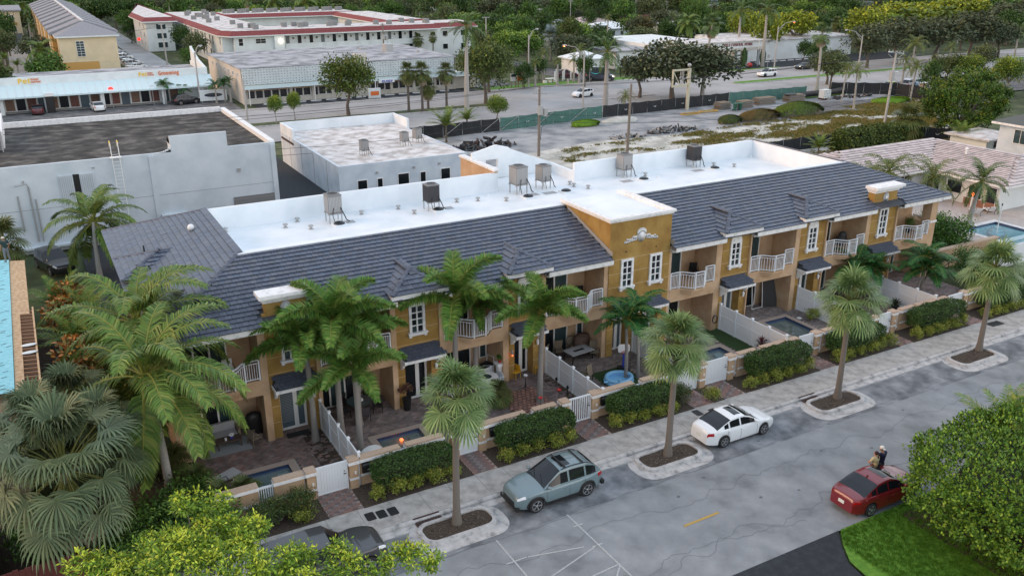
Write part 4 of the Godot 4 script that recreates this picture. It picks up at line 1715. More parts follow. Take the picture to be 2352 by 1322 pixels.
func ground_and_street():
	struct("ground",holed(-900,-1500,1500,400,-.12,[[4.4,-42,58.8,-34.3],[72.1,-47.1,78.1,-40.7]]),"ground")
	var road:=sheet("road",-60,-29.9,220,-20.7,0.0,"road")
	var lane:=Mb.new()
	lane.quad(V(-60,.004,-27.35),V(220,.004,-27.35),V(220,.004,-29.5),V(-60,.004,-29.5))
	obj("parking_lane",lane,"road_patch",road)
	var i:=0
	for q in [[-5,-26.2,30,-25.6],[30,-25.6,75,-26.4],[5,-23.3,27,-22.4],[14,-22.2,40,-23.2],[18.0,-27.3,40,-27.6],[-5,-27.4,18,-27.25],[40,-27.5,80,-27.3],[36,-24.6,37.2,-22.0]]:
		var c:=Mb.new()
		ribbon(c,wiggle(Vector2(q[0],q[1]),Vector2(q[2],q[3]),110,1.0 if i<4 else .2,40+i),.015 if i<4 else .022,.009)
		obj("crack",c,"crack",road)
		i+=1
	for q in [[14.37,-27.3,14.37,-20.75],[17.98,-27.4,18.06,-20.75]]:
		var c:=Mb.new()
		ribbon(c,[Vector2(q[0],q[1]),Vector2(q[2],q[3])],.075,.013)
		obj("parking_line",c,"paint_white",road)
	for q in [[14.0,-25.72,14.95,-25.72],[17.75,-26.5,18.25,-26.5],[14.2,-23.9,17.97,-24.95],[15.0,-25.7,17.4,-25.12],[15.4,-23.3,18.0,-23.5],[17.2,-22.6,18.0,-23.4],[17.7,-24.95,18.2,-24.95]]:
		var c:=Mb.new()
		ribbon(c,[Vector2(q[0],q[1]),Vector2(q[2],q[3])],.07,.014)
		obj("painted_mark",c,"paint_white",road)
	var ce:=Mb.new()
	ribbon(ce,[Vector2(22.0,-24.2),Vector2(24.0,-24.24)],.13,.013)
	obj("centre_line",ce,"paint_yellow",road)
	rng.seed=8
	for k in 22:
		var st:=Mb.new()
		var px:=rng.randf_range(2,60)
		var pz:=rng.randf_range(-29,-21.2)
		var poly:=[]
		for m in 9:
			var rr:=rng.randf_range(.03,.09)
			poly.append(Vector2(px+cos(m*TAU/9)*rr*1.6,pz+sin(m*TAU/9)*rr))
		st.prism(poly,.0115,.0115)
		obj("stain",st,"crack",road)
	patch("driveway",[Vector2(-40,-20.72),Vector2(27.65,-20.72),Vector2(26.9,-19.9),Vector2(26.3,-19.0),Vector2(26.15,-18.1),Vector2(26.3,-10),Vector2(-40,-10)],.006,"asphalt")
	patch("lawn",[Vector2(27.75,-20.70),Vector2(60,-20.70),Vector2(60,-10),Vector2(26.4,-10),Vector2(26.25,-18.1),Vector2(26.4,-19.0),Vector2(27.0,-19.9)],.03,"lawn")
	lawn_blades()
	var kb:=Mb.new()
	kb.mn(-60,-.05,-30.25,220,.12,-30.02)
	struct("kerb",kb,"kerb")
	var gt:=Mb.new()
	gt.quad(V(-60,.03,-29.62),V(220,.03,-29.62),V(220,.015,-30.02),V(-60,.015,-30.02))
	gt.quad(V(-60,.0,-29.60),V(220,.0,-29.60),V(220,.03,-29.62),V(-60,.03,-29.62))
	struct("gutter",gt,"kerb")
	var sw:=Mb.new()
	sw.mn(-60,-.05,-32.05,220,.10,-30.25)
	var side:=struct("sidewalk",sw,"soil")
	var sl:=Mb.new()
	sl.mn(-.728,0,-.888,.728,.03,.888)
	var slm:=sl.mesh()
	var x:=-10.0
	while x<80:
		obj("slab",slm,"concrete",side,T(x,.101,-31.15))
		x+=1.47
	var far:=Mb.new()
	far.mn(80,.10,-32.04,220,.131,-30.26)
	far.mn(-60,.10,-32.04,-10.8,.131,-30.26)
	obj("slab",far,"concrete",side)
	sheet("planting_bed",-6,-33.9,75,-32.05,.10,"mulch")
	sheet("yard",-30,-60,3.0,-32.06,.02,"mulch")
	var spots:=[[11.45,15.0],[23.0,26.6],[34.7,38.3],[46.7,50.3]]
	for s in spots:
		var isl:=Mb.new()
		var o:=rounded(s[0]-.35,-29.85,s[1]+.55,-27.6,.9)
		var m:=rounded(s[0]+.1,-29.75,s[1]+.12,-28.1,.6)
		var n:=rounded(s[0]+.32,-29.55,s[1]-.10,-28.32,.45)
		var k:=struct("planting_island",apron(o,m,n),"kerb")
		var so:=Mb.new()
		so.prism(n,.10,.10)
		obj("mulch",so,"mulch",k)
		rng.seed=int(s[0])
		for q in 60:
			var ch:=Mb.new()
			ch.xf=Transform3D(Basis.from_euler(rv()*.6),V(rng.randf_range(s[0]+.6,s[1]-.4),.115,rng.randf_range(-29.4,-28.5)))
			ch.mn(-.06,-.008,-.02,.06,.008,.02)
			obj("bark_chip",ch,"bark" if q%3 else "mulch",k)
	for x0 in [12.4,35.7]:
		var d:=thing("storm_drain","rusty brown storm drain grate in the kerb beside the %s palm island"%("nearest" if x0<20 else "third"),"drain grate",V(x0,.0,-29.95),0,"storm drains in the kerb")
		var f:=Mb.new()
		f.mn(-.62,.02,-.30,.62,.145,-.22)
		f.mn(-.62,.02,-.22,.62,.06,.32)
		obj("frame",f,"copper_drain",d)
		for k in 9:
			var br:=Mb.new()
			br.mn(-.52+k*.13-.02,.06,-.2,-.52+k*.13+.02,.085,.3)
			obj("bar",br,"copper_drain",d)
	var lids:=[[10.22,-31.33],[10.72,-31.26],[11.24,-31.22],[29.0,-31.6],[29.9,-31.3],[54.2,-31.45],[54.6,-31.42],[55.0,-31.4]]
	var lt:=["left lid of three black meter covers nearest the grey pickup","middle lid of three black meter covers nearest the grey pickup","right lid of three black meter covers nearest the grey pickup","small black meter cover left of two behind the white sedan","larger black meter cover right of two behind the white sedan","left lid of three black meter covers far along the pavement","middle lid of three black meter covers far along the pavement","right lid of three black meter covers far along the pavement"]
	for k in lids.size():
		var lb:=Mb.new()
		lb.prism(rounded(-.21,-.30,.21,.30,.07,3),0,.012)
		tag(obj("meter_cover",lb,"black",self,T(lids[k][0],.132,lids[k][1])),lt[k],"meter cover","black utility meter covers in the pavement")
func apron(o:Array,m:Array,n:Array)->Mb:
	var b:=Mb.new()
	var c:=o.size()
	for i in c:
		var j:=(i+1)%c
		var q:=func(p:Vector2,y:float)->Vector3:return V(p.x,y,p.y)
		b.quad(q.call(o[i],.012),q.call(m[i],.05),q.call(m[j],.05),q.call(o[j],.012))
		b.quad(q.call(m[i],.05),q.call(m[i].lerp(n[i],.15),.17),q.call(m[j].lerp(n[j],.15),.17),q.call(m[j],.05))
		b.quad(q.call(m[i].lerp(n[i],.15),.17),q.call(n[i],.18),q.call(n[j],.18),q.call(m[j].lerp(n[j],.15),.17))
		b.quad(q.call(n[i],.18),q.call(n[i],.09),q.call(n[j],.09),q.call(n[j],.18))
	return b
func lawn_blades():
	rng.seed=4
	var b:=Mb.new()
	for k in 7:
		var a:=rng.randf()*TAU
		var d:=V(cos(a)*.5,1,sin(a)*.5).normalized()
		b.col=Color(.085,.21,.02)*rng.randf_range(.9,1.35)
		b.leaf(V(rng.randf_range(-.06,.06),0,rng.randf_range(-.06,.06)),d,V(cos(a),.4,sin(a)).normalized(),.09,.018)
	var xs:=[]
	for k in 16000:
		var x:=rng.randf_range(26.3,40)
		var z:=rng.randf_range(-20.6,-14)
		if z>-19.9+(x-27.0)*1.0 and x<27.0 or (x<27.7 and z<-20.7+(27.75-x)*1.1):
			continue
		xs.append(Transform3D(Basis(Vector3.UP,rng.randf()*TAU).scaled(Vector3.ONE*rng.randf_range(.6,1.2)),V(x,.03,z)))
	var o:=many("grass",b,"leaf",xs,[])
	tag(o,"short bright green lawn grass beside the dark driveway","grass")
# ---------------------------------------------------------------- front gardens
func garden_walls():
	var y1:=1.42
	var walls:=[[4.3,6.05,"cream capped garden wall left of the clear slats, in front of the first pool"],[6.75,8.1,"cream capped garden wall between white slats and the first white gate"],
		[10.75,12.75,"cream garden wall with black mailbox right of the first white gate"],[13.05,15.0,"cream garden wall behind the second hedge, in front of the small square pool"],[17.25,19.6,"cream garden wall with black mailbox right of the second white gate"],[20.1,21.45,"short cream garden wall left of the open slatted gate"],[24.05,26.4,"cream garden wall with black mailbox right of the open slatted gate"],[26.95,28.75,"cream garden wall in front of the two thin palms"],
		[33.95,35.35,"short pale capped garden wall in front of the narrow blue pool"],[35.75,38.75,"pale capped garden wall in front of the dark red leaved plant"],[40.95,42.3,"short pale wall beside slats in front of the green pool"],[43.2,45.9,"pale wall behind the third street palm"],[48.05,49.4,"short pale capped wall in front of the potted agave"],[49.65,52.8,"pale capped wall in front of the seventh courtyard palms"],[55.2,58.5,"pale garden wall at the right end behind the last hedge"]]
	for w in walls:
		var t:=thing("garden_wall",w[2],"garden wall",V((w[0]+w[1])/2,0,-34.05),0,"capped garden walls along the pavement")
		var hl:float=(w[1]-w[0])/2
		var b:=Mb.new()
		b.mn(-hl,0,-.11,hl,y1-.1,.11)
		obj("wall",b,"peach",t)
		var c:=Mb.new()
		c.mn(-hl-.03,y1-.1,-.2,hl+.03,y1+.04,.22)
		obj("moulding",c,"white_trim",t)
		var d:=Mb.new()
		d.mn(-hl,y1+.04,-.19,hl,y1+.14,.19)
		obj("coping",d,"coping_peach",t)
		var e:=Mb.new()
		e.mn(-hl,.55,.11,hl,.66,.135)
		obj("band",e,"white_trim",t)
	for p in [[8.4,"left of the first white gate"],[10.4,"right of the first white gate"],[15.6,"left of the second white gate"],[17.08,"right of the second white gate"],[21.95,"left of the open slatted gate"],[23.82,"right of the open slatted gate"],[31.2,"left of the fifth gate"],[33.35,"right of the tall blank white gate"],[40.3,"right of the gate by the green pool"],[47.35,"right of the gate behind the third street palm"],[54.65,"right of the gate farthest along the pavement"]]:
		var t:=thing("gate_pillar","peach square gate pillar with white cap, "+p[1],"gate pillar",V(p[0],0,-34.0),0,"gate pillars along the pavement")
		var b:=Mb.new()
		b.mn(-.2,0,-.2,.2,1.38,.2)
		obj("shaft",b,"peach",t)
		var c:=Mb.new()
		c.mn(-.27,1.38,-.27,.27,1.52,.27)
		obj("cap",c,"white_trim",t)
		var d:=Mb.new()
		d.mn(-.25,1.52,-.25,.25,1.62,.25)
		obj("coping",d,"coping_peach",t)
		var e:=Mb.new()
		e.mn(-.215,.55,-.215,.215,.66,.215)
		obj("band",e,"white_trim",t)
		var l:=Mb.new()
		l.mn(.02,.86,.2,.1,1.0,.23)
		obj("bell",l,"white",t)
	for g in [[8.66,10.14,true,"plain white solid gate nearest the grey pickup"],[15.82,16.86,true,"plain white solid gate behind the nearest street palm"],[22.25,23.6,false,"open white slatted gate above the blue grey car"],[29.3,30.9,true,"white solid gate behind the second street palm"],[31.45,33.12,true,"wide white solid gate in the middle of the row"],[38.85,40.08,true,"white boarded gate beside the green pool"],[46.0,47.13,true,"pale gate behind the third street palm crown"],[52.9,54.42,true,"white boarded gate farthest along the pavement"]]:
		var t:=thing("garden_gate",g[3],"gate",V((g[0]+g[1])/2,0,-33.97),0,"garden gates along the pavement")
		var hl:float=(g[1]-g[0])/2
		var f:=Mb.new()
		f.mn(-hl,.1,-.04,-hl+.07,1.6,.04)
		f.mn(hl-.07,.1,-.04,hl,1.6,.04)
		f.mn(-hl+.07,1.52,-.038,hl-.07,1.6,.038)
		f.mn(-hl+.07,.1,-.038,hl-.07,.2,.038)
		obj("frame",f,"white_vinyl",t)
		var n:=int(2*hl/.145)
		for k in n:
			var s:=Mb.new()
			var x0:=-hl+.07+(2*hl-.14)*k/n
			var x1:=-hl+.07+(2*hl-.14)*(k+1)/n
			if g[2]:
				s.mn(x0+.003,.2,-.02,x1-.003,1.52,.02+.002*(k%2))
			else:
				s.mn(x0+.04,.2,-.02,x1-.04,1.52,.02)
			obj("board" if g[2] else "slat",s,"white_vinyl",t)
		var h:=Mb.new()
		h.bar(V(hl-.16,.98,.04),V(hl-.16,.98,.10),.03)
		h.bar(V(hl-.20,.98,.1),V(hl-.10,.98,.1),.03)
		h.ball(V(hl-.16,1.1,.05),V(.03,.03,.02),8,4)
		obj("handle",h,"dark_metal",t)
	for q in [[6.05,6.75,"white slat infill in front of the first pool"],[26.4,26.95,"white slat infill below the blue paddling pool"],[33.6,33.95,"narrow white slat infill beside the wide gate"],[40.55,40.95,"narrow white slat infill right of the green pool gate"],[42.3,43.2,"white slat infill behind the third street palm"],[47.6,48.05,"narrow white slat infill before the seventh courtyard"],[54.9,55.2,"narrow white slat infill at the far end"],[12.75,13.05,"narrow white slat infill in front of the second pool"],[19.6,20.1,"narrow white slat infill above the second hedge"]]:
		var t:=thing("slat_panel",q[2],"fence panel",V(q[0],0,-34.05),0,"slat infills in the garden walls")
		var w:float=q[1]-q[0]
		var f:=Mb.new()
		f.mn(0,1.25,-.04,w,1.33,.04)
		f.mn(0,.25,-.04,w,.33,.04)
		obj("rail",f,"white_vinyl",t)
		for k in int(w/.1):
			var s:=Mb.new()
			s.mn(.03+k*.1,.1,-.02,.07+k*.1,1.36,.02)
			obj("slat",s,"white_vinyl",t)
	for q in [[11.0,"right of the first gate"],[17.7,"right of the second gate"],[24.4,"right of the slatted gate"]]:
		var t:=thing("mailbox","black wall mailbox on the cream garden wall "+q[1],"mailbox",V(q[0],.78,-33.93),0,"black mailboxes on the garden walls")
		var b:=Mb.new()
		b.mn(-.19,0,-.01,.19,.36,.16)
		obj("box",b,"black",t)
		var l:=Mb.new()
		l.xf=Transform3D(Basis(Vector3.UP,PI/2),V(-.2,.36,0))
		var poly:=[]
		for k in 9:
			var an:=PI*.5*k/8
			poly.append(Vector2(-.20*cos(an)+.01,.12*sin(an)))
		poly.append(Vector2(.01,0))
		l.xprism(poly,0,.4)
		obj("lid",l,"black",t)
		var s:=Mb.new()
		s.mn(.02,.12,.16,.14,.16,.165)
		obj("plaque",s,"galv",t)
	rng.seed=77
	for q in [[8.62,10.2,true],[15.75,17.0,true],[22.2,23.7,true],[29.25,30.6,false],[31.4,32.9,true],[38.9,40.2,false],[46.0,47.2,false],[52.9,54.4,false]]:
		var b:=Mb.new()
		b.mn(q[0],.0,-33.95,q[1],.115,-32.05)
		var wk:=struct("garden_path",b,"coping")
		pavers(wk,q[0],-33.95,q[1],-32.06,.125,[],q[2],Color(.24,.13,.105))
	for q in [[10.75,1.75,"white boarded fence between the first two courtyards"],[24.45,1.62,"white boarded fence beside the yellow chairs"],[30.75,1.8,"white boarded fence behind the second street palm"],[37.9,1.82,"white boarded fence in front of the green pool"],[45.0,1.8,"white boarded fence right of the green pool"],[51.7,1.8,"white boarded fence behind the potted agave"],[17.66,1.0,"low white fence behind the nearest street palm"]]:
		var t:=thing("privacy_fence",q[2],"fence",V(q[0],0,-37.1),PI/2,"white vinyl fences between the courtyards")
		var hh:float=q[1]
		for k in 5:
			var p:=Mb.new()
			var x:=-3.0+k*1.46
			p.mn(x-.065,0,-.065,x+.065,hh,.065)
			p.mn(x-.09,hh,-.09,x+.09,hh+.05,.09)
			p.tri(V(x-.09,hh+.05,.09),V(x+.09,hh+.05,.09),V(x,hh+.1,0))
			p.tri(V(x+.09,hh+.05,.09),V(x+.09,hh+.05,-.09),V(x,hh+.1,0))
			p.tri(V(x+.09,hh+.05,-.09),V(x-.09,hh+.05,-.09),V(x,hh+.1,0))
			p.tri(V(x-.09,hh+.05,-.09),V(x-.09,hh+.05,.09),V(x,hh+.1,0))
			obj("post",p,"white_vinyl",t)
			if k<4:
				var r:=Mb.new()
				r.mn(x+.065,hh-.16,-.035,x+1.395,hh-.06,.035)
				r.mn(x+.065,hh*.55,-.035,x+1.395,hh*.55+.07,.035)
				r.mn(x+.065,.06,-.035,x+1.395,.18,.035)
				obj("rail",r,"white_vinyl",t)
				for m in 8:
					var s:=Mb.new()
					s.mn(x+.068+m*.166,.10,-.018,x+.068+m*.166+.160,hh-.1,.018)
					obj("board",s,"white_vinyl",t)
const ORD:=["first","second","third","fourth","fifth","sixth","seventh","eighth","ninth","tenth","eleventh","twelfth","thirteenth"]
const BED:=["left of the first white gate","under the hedge right of the first gate","under the hedge above the blue grey car","under the hedge behind the second palm","beside the wide gate's path","under the hedge right of the wide gate","under the hedge before the green pool","under the broad seventh hedge","under the hedges at the far end"]
func gardens():
	var hd:=[hedge_mesh(1,3.9,1.15,1.35,8200,.085,"dark"),hedge_mesh(2,3.9,1.15,1.35,8200,.085,"dark")]
	var hs:=[[13.1,4.05,1.0,"long clipped dark green hedge right of the first gate"],[19.7,4.3,1.08,"long clipped dark green hedge above the blue grey car"],[26.3,4.1,1.0,"clipped dark green hedge behind the second street palm"],[36.3,4.6,1.15,"tall rounded green hedge right of the wide gate"],[42.9,4.4,1.1,"rounded green hedge in front of the green pool"],[50.6,4.9,1.15,"broad rounded hedge in front of the seventh courtyard"],[57.7,4.4,1.05,"rounded hedge at the far end of the row"],[64.0,4.6,1.0,"rounded hedge at the right picture edge by the pavement"]]
	for k in hs.size():
		var q:Array=hs[k]
		shrub("hedge",q[3],"hedge",hd[k%2],V(q[0],.42,-33.1),0 if k%3 else PI,V(q[1]/3.9,q[2],1.02),"clipped hedges along the pavement")
	var ub:=bush_mesh(5,1.0,1.5,60,60,.09,"dark2")
	shrub("shrub","straggly dark shrub with bare twigs below the first pool wall","shrub",ub,V(6.2,.1,-33.0),0,V(1.25,.85,.8))
	shrub("shrub","dark open shrub left of the first white gate","shrub",ub,V(7.6,.1,-32.95),2.0,V(.95,.95,.85))
	shrub("shrub","dark flowering shrub by the fourth gate","shrub",ub,V(29.0,.1,-33.1),1.0,V(.9,.8,.75))
	GREEN["varieg"]=[[[.16,.185,.03],[.21,.215,.04],[.12,.155,.025],[.07,.12,.02]],[[.30,.28,.06]],.25]
	GREEN["scheff"]=[[[.05,.11,.02],[.07,.13,.022],[.12,.16,.025]],[[.18,.20,.03]],.3]
	GREEN["limeleaf"]=GREEN["lime"]
	var yb:=[bush_mesh(11,.62,.85,26,46,.085,"varieg"),bush_mesh(12,.6,.8,26,46,.085,"varieg")]
	var k:=0
	var bi:=-1
	for bed in [[7.3,8.4],[10.7,15.4],[17.3,22.0],[23.9,28.4],[30.3,31.1],[33.3,38.6],[40.5,45.7],[47.6,52.7],[54.8,62.0]]:
		var x:float=bed[0]+.3
		var n_:=0
		bi+=1
		while x<bed[1]:
			rng.seed=100+k
			shrub("croton_bush","yellow variegated bush %s, %s from the left"%[BED[bi],ORD[n_]],"bush",yb[k%2],V(x,.1,-32.5+rng.randf_range(-.06,.1)),k*1.3,V(rng.randf_range(.85,1.1),rng.randf_range(.75,1.05),.7),"yellow variegated bushes at the pavement edge",false)
			x+=.95
			k+=1
			n_+=1
	var pools:=[[6.0,-37.45,8.25,-35.0,"pool_shell","first"],[12.85,-37.6,15.2,-36.0,"pool_shell_green","second"],[33.9,-37.7,36.0,-35.6,"pool_shell","fifth"],[41.3,-39.3,43.32,-36.2,"pool_shell_green","sixth"]]
	var holes:=[]
	for p in pools:
		holes.append([p[0]-.42,p[1]-.42,p[2]+.42,p[3]+.42])
	holes.append_array([[26.55,-38.45,29.0,-34.2],[36.45,-40.3,37.9,-34.2],[20.35,-38.75,22.7,-35.0]])
	var yards:=[[4.3,10.7],[10.8,17.6],[17.7,24.4],[24.5,30.7],[30.8,37.85],[37.95,44.95],[45.05,51.65],[51.75,58.9]]
	rng.seed=31
	for i in yards.size():
		var b:=Mb.new()
		b.mn(yards[i][0],-.3,-42.05,yards[i][1],.016,-34.15)
		var pt:=struct("courtyard",courtyard_base(yards[i],holes.slice(0,4)),"soil")
		pavers(pt,yards[i][0],-42.0,yards[i][1],-34.2,.03,holes,false,[Color(.22,.135,.115),Color(.235,.17,.15),Color(.19,.13,.12),Color(.21,.16,.14),Color(.24,.17,.155),Color(.235,.19,.175),Color(.22,.15,.13),Color(.22,.15,.13)][i])
	for p in pools:
		swimming_pool(p[0],p[1],p[2],p[3],p[4],"small rectangular %s plunge pool in the %s courtyard"%["green" if p[4]=="pool_shell_green" else "blue",p[5]],"coping")
	sheet("artificial_turf",26.55,-38.45,29.0,-34.2,.045,"turf")
	sheet("artificial_turf",36.5,-40.3,37.85,-34.2,.045,"turf")
	sheet("gravel_strip",23.75,-39.6,24.38,-34.2,.05,"mulch")
	sheet("planting_strip",9.6,-39.9,10.68,-35.2,.05,"mulch")
	rng.seed=12
	var cp:=sheet("stone_paving",20.3,-38.75,22.7,-34.9,.03,"mulch")
	for a in 9:
		for c in 14:
			var px:=20.5+a*.27+(.13 if c%2 else 0.0)
			var pz:=-38.6+c*.27
			var poly:=[]
			for m in 6:
				var an:=m*TAU/6+.5
				var rr:=rng.randf_range(.11,.15)
				poly.append(Vector2(cos(an)*rr,sin(an)*rr))
			var st:=Mb.new()
			st.prism(poly,0,.035)
			obj("stone",st,["stone_a","stone_b"][(a+c)%2],cp,T(px,.03,pz,rng.randf()))
func courtyard_base(y:Array,holes:Array)->Mb:
	var b:=Mb.new()
	var cut:=[]
	for h in holes:
		if h[0]>y[0]-.6 and h[2]<y[1]+.6:
			cut=h
	if cut.is_empty():
		b.mn(y[0],-.02,-42.05,y[1],.016,-34.15)
	else:
		b.mn(y[0],-.02,-42.05,y[1],.016,cut[1])
		if cut[0]>y[0]:
			b.mn(y[0],-.02,cut[1],cut[0],.016,cut[3])
		b.mn(cut[2],-.02,cut[1],y[1],.016,cut[3])
		b.mn(y[0],-.02,cut[3],y[1],.016,-34.15)
	return b
func swimming_pool(x0:float,z0:float,x1:float,z1:float,shell:String,label:String,cop:String,wide:float=.36,deep:float=1.3):
	var t:=thing("swimming_pool",label,"swimming pool",V((x0+x1)/2,0,(z0+z1)/2))
	var hx:=(x1-x0)/2
	var hz:=(z1-z0)/2
	var s:=Mb.new()
	s.quad(V(-hx,-deep,hz),V(hx,-deep,hz),V(hx,-deep,-hz),V(-hx,-deep,-hz))
	s.quad(V(-hx,-deep,-hz),V(hx,-deep,-hz),V(hx,.03,-hz),V(-hx,.03,-hz))
	s.quad(V(hx,-deep,hz),V(-hx,-deep,hz),V(-hx,.03,hz),V(hx,.03,hz))
	s.quad(V(-hx,-deep,hz),V(-hx,-deep,-hz),V(-hx,.03,-hz),V(-hx,.03,hz))
	s.quad(V(hx,-deep,-hz),V(hx,-deep,hz),V(hx,.03,hz),V(hx,.03,-hz))
	obj("shell",s,shell,t)
	var tl:=Mb.new()
	for k in 4:
		tl.xf=Transform3D(Basis(Vector3.UP,k*PI/2),Vector3.ZERO)
		var a:=hz if k%2==0 else hx
		var e:=hx if k%2==0 else hz
		tl.quad(V(-e,-.2,-a+.012),V(e,-.2,-a+.012),V(e,.02,-a+.012),V(-e,.02,-a+.012))
	obj("tile_band",tl,"pool_tile",t)
	var st:=Mb.new()
	for k in 3:
		st.prism(rounded(hx-1.1+k*.25-.0,-hz+.02,hx-.02,-hz+1.2-k*.25,.1,3),-.9,-.75+k*.22)
	obj("step",st,shell,t)
	var w:=Mb.new()
	w.quad(V(-hx,-.12,hz),V(hx,-.12,hz),V(hx,-.12,-hz),V(-hx,-.12,-hz))
	obj("water",w,"water",t)
	var n:=0
	var c:=Mb.new()
	var o:=[Vector2(-hx-wide,-hz-wide),Vector2(hx+wide,-hz-wide),Vector2(hx+wide,hz+wide),Vector2(-hx-wide,hz+wide)]
	var i:=[Vector2(-hx,-hz),Vector2(hx,-hz),Vector2(hx,hz),Vector2(-hx,hz)]
	ring(c,o,i,-.05,.065)
	obj("coping",c,cop,t)
# ---------------------------------------------------------------- people:one continuous surface from tapered capsules
func body_mesh(bones:Array,cell:float)->Mb:
	var lo:=Vector3(1e9,1e9,1e9)
	var hi:=-lo
	for q in bones:
		var r:float=maxf(q[2],q[3])+.08
		for p in [q[0],q[1]]:
			lo=lo.min(p-Vector3.ONE*r)
			hi=hi.max(p+Vector3.ONE*r)
	var nx:=int((hi.x-lo.x)/cell)+2
	var ny:=int((hi.y-lo.y)/cell)+2
	var nz:=int((hi.z-lo.z)/cell)+2
	var f:=PackedFloat32Array()
	f.resize(nx*ny*nz)
	f.fill(1.0)
	var best:=PackedFloat32Array()
	best.resize(nx*ny*nz)
	best.fill(9.0)
	var own:=PackedInt32Array()
	own.resize(nx*ny*nz)
	for bi in bones.size():
		var q:Array=bones[bi]
		var a:Vector3=q[0]
		var e:Vector3=q[1]
		var ra:float=q[2]
		var rb:float=q[3]
		var sm:float=q[5] if q.size()>5 else .035
		var m:=maxf(ra,rb)+.07
		var l:=((a.min(e)-Vector3.ONE*m-lo)/cell).floor()
		var h:=((a.max(e)+Vector3.ONE*m-lo)/cell).ceil()
		var d:=e-a
		var dd:=maxf(d.length_squared(),1e-6)
		for i in range(maxi(int(l.x),0),mini(int(h.x),nx-1)+1):
			for j in range(maxi(int(l.y),0),mini(int(h.y),ny-1)+1):
				for k in range(maxi(int(l.z),0),mini(int(h.z),nz-1)+1):
					var p:=lo+Vector3(i,j,k)*cell-a
					var t:=clampf(p.dot(d)/dd,0,1)
					var s:=(p-d*t).length()-lerpf(ra,rb,t)
					var ix:=(i*ny+j)*nz+k
					if s<best[ix]:
						best[ix]=s
						own[ix]=bi
					var o:=f[ix]
					var hh:=maxf(sm-absf(o-s),0.0)/sm
					f[ix]=minf(o,s)-hh*hh*sm*.25
	var b:=Mb.new()
	var vid:={}
	var corner:=[0,1,nz,nz+1,ny*nz,ny*nz+1,ny*nz+nz,ny*nz+nz+1]
	var edges:=[[0,1],[2,3],[4,5],[6,7],[0,2],[1,3],[4,6],[5,7],[0,4],[1,5],[2,6],[3,7]]
	for i in nx-1:
		for j in ny-1:
			for k in nz-1:
				var ix:=(i*ny+j)*nz+k
				var neg:=0
				for c in corner:
					if f[ix+c]<0:
						neg+=1
				if neg==0 or neg==8:
					continue
				var sum:=Vector3.ZERO
				var n:=0
				for ed in edges:
					var fa:=f[ix+corner[ed[0]]]
					var fb:=f[ix+corner[ed[1]]]
					if (fa<0)!=(fb<0):
						var t:=fa/(fa-fb)
						var pa:=Vector3((ed[0]>>2) & 1,(ed[0]>>1) & 1,ed[0] & 1)
						var pb:=Vector3((ed[1]>>2) & 1,(ed[1]>>1) & 1,ed[1] & 1)
						sum+=pa.lerp(pb,t)
						n+=1
				var g:=Vector3(f[ix+ny*nz]-f[ix],f[ix+nz]-f[ix],f[ix+1]-f[ix])
				b.col=bones[own[ix]][4]
				vid[ix]=b.put(lo+(Vector3(i,j,k)+sum/n)*cell,g.normalized())
	for ix in vid:
		var k:int=ix%nz
		var j:int=(ix/nz)%ny
		var i:int=ix/(ny*nz)
		for ax in 3:
			var step:int=[ny*nz,nz,1][ax]
			var o1:int=[nz,1,ny*nz][ax]
			var o2:int=[1,ny*nz,nz][ax]
			var f0:=f[ix]
			var f1:=f[ix+step]
			if (f0<0)==(f1<0):
				continue
			if not (vid.has(ix-o1) and vid.has(ix-o2) and vid.has(ix-o1-o2)):
				continue
			var q:=[vid[ix],vid[ix-o1],vid[ix-o1-o2],vid[ix-o2]]
			if f0<0:
				b.ix.append_array([q[0],q[2],q[1],q[0],q[3],q[2]])
			else:
				b.ix.append_array([q[0],q[1],q[2],q[0],q[2],q[3]])
	return b
func hand(b:Mb,at:Vector3,dir:Vector3,palm:Vector3,skin:Color):
	b.col=skin
	var s:=dir.cross(palm).normalized()
	b.ball(at+dir*.045,Vector3(.042,.045,.042),8,6)
	var ln:=[.062,.075,.08,.07]
	for k in 4:
		var o:=at+dir*.075+s*(.03-k*.02)
		b.tube([o,o+dir*ln[k]*.55,o+(dir+palm*.5).normalized()*ln[k]],[.0095,.009,.007],6)
	b.tube([at+dir*.02+s*.035,at+dir*.05+s*.07,at+dir*.085+s*.075],[.012,.011,.009],6)
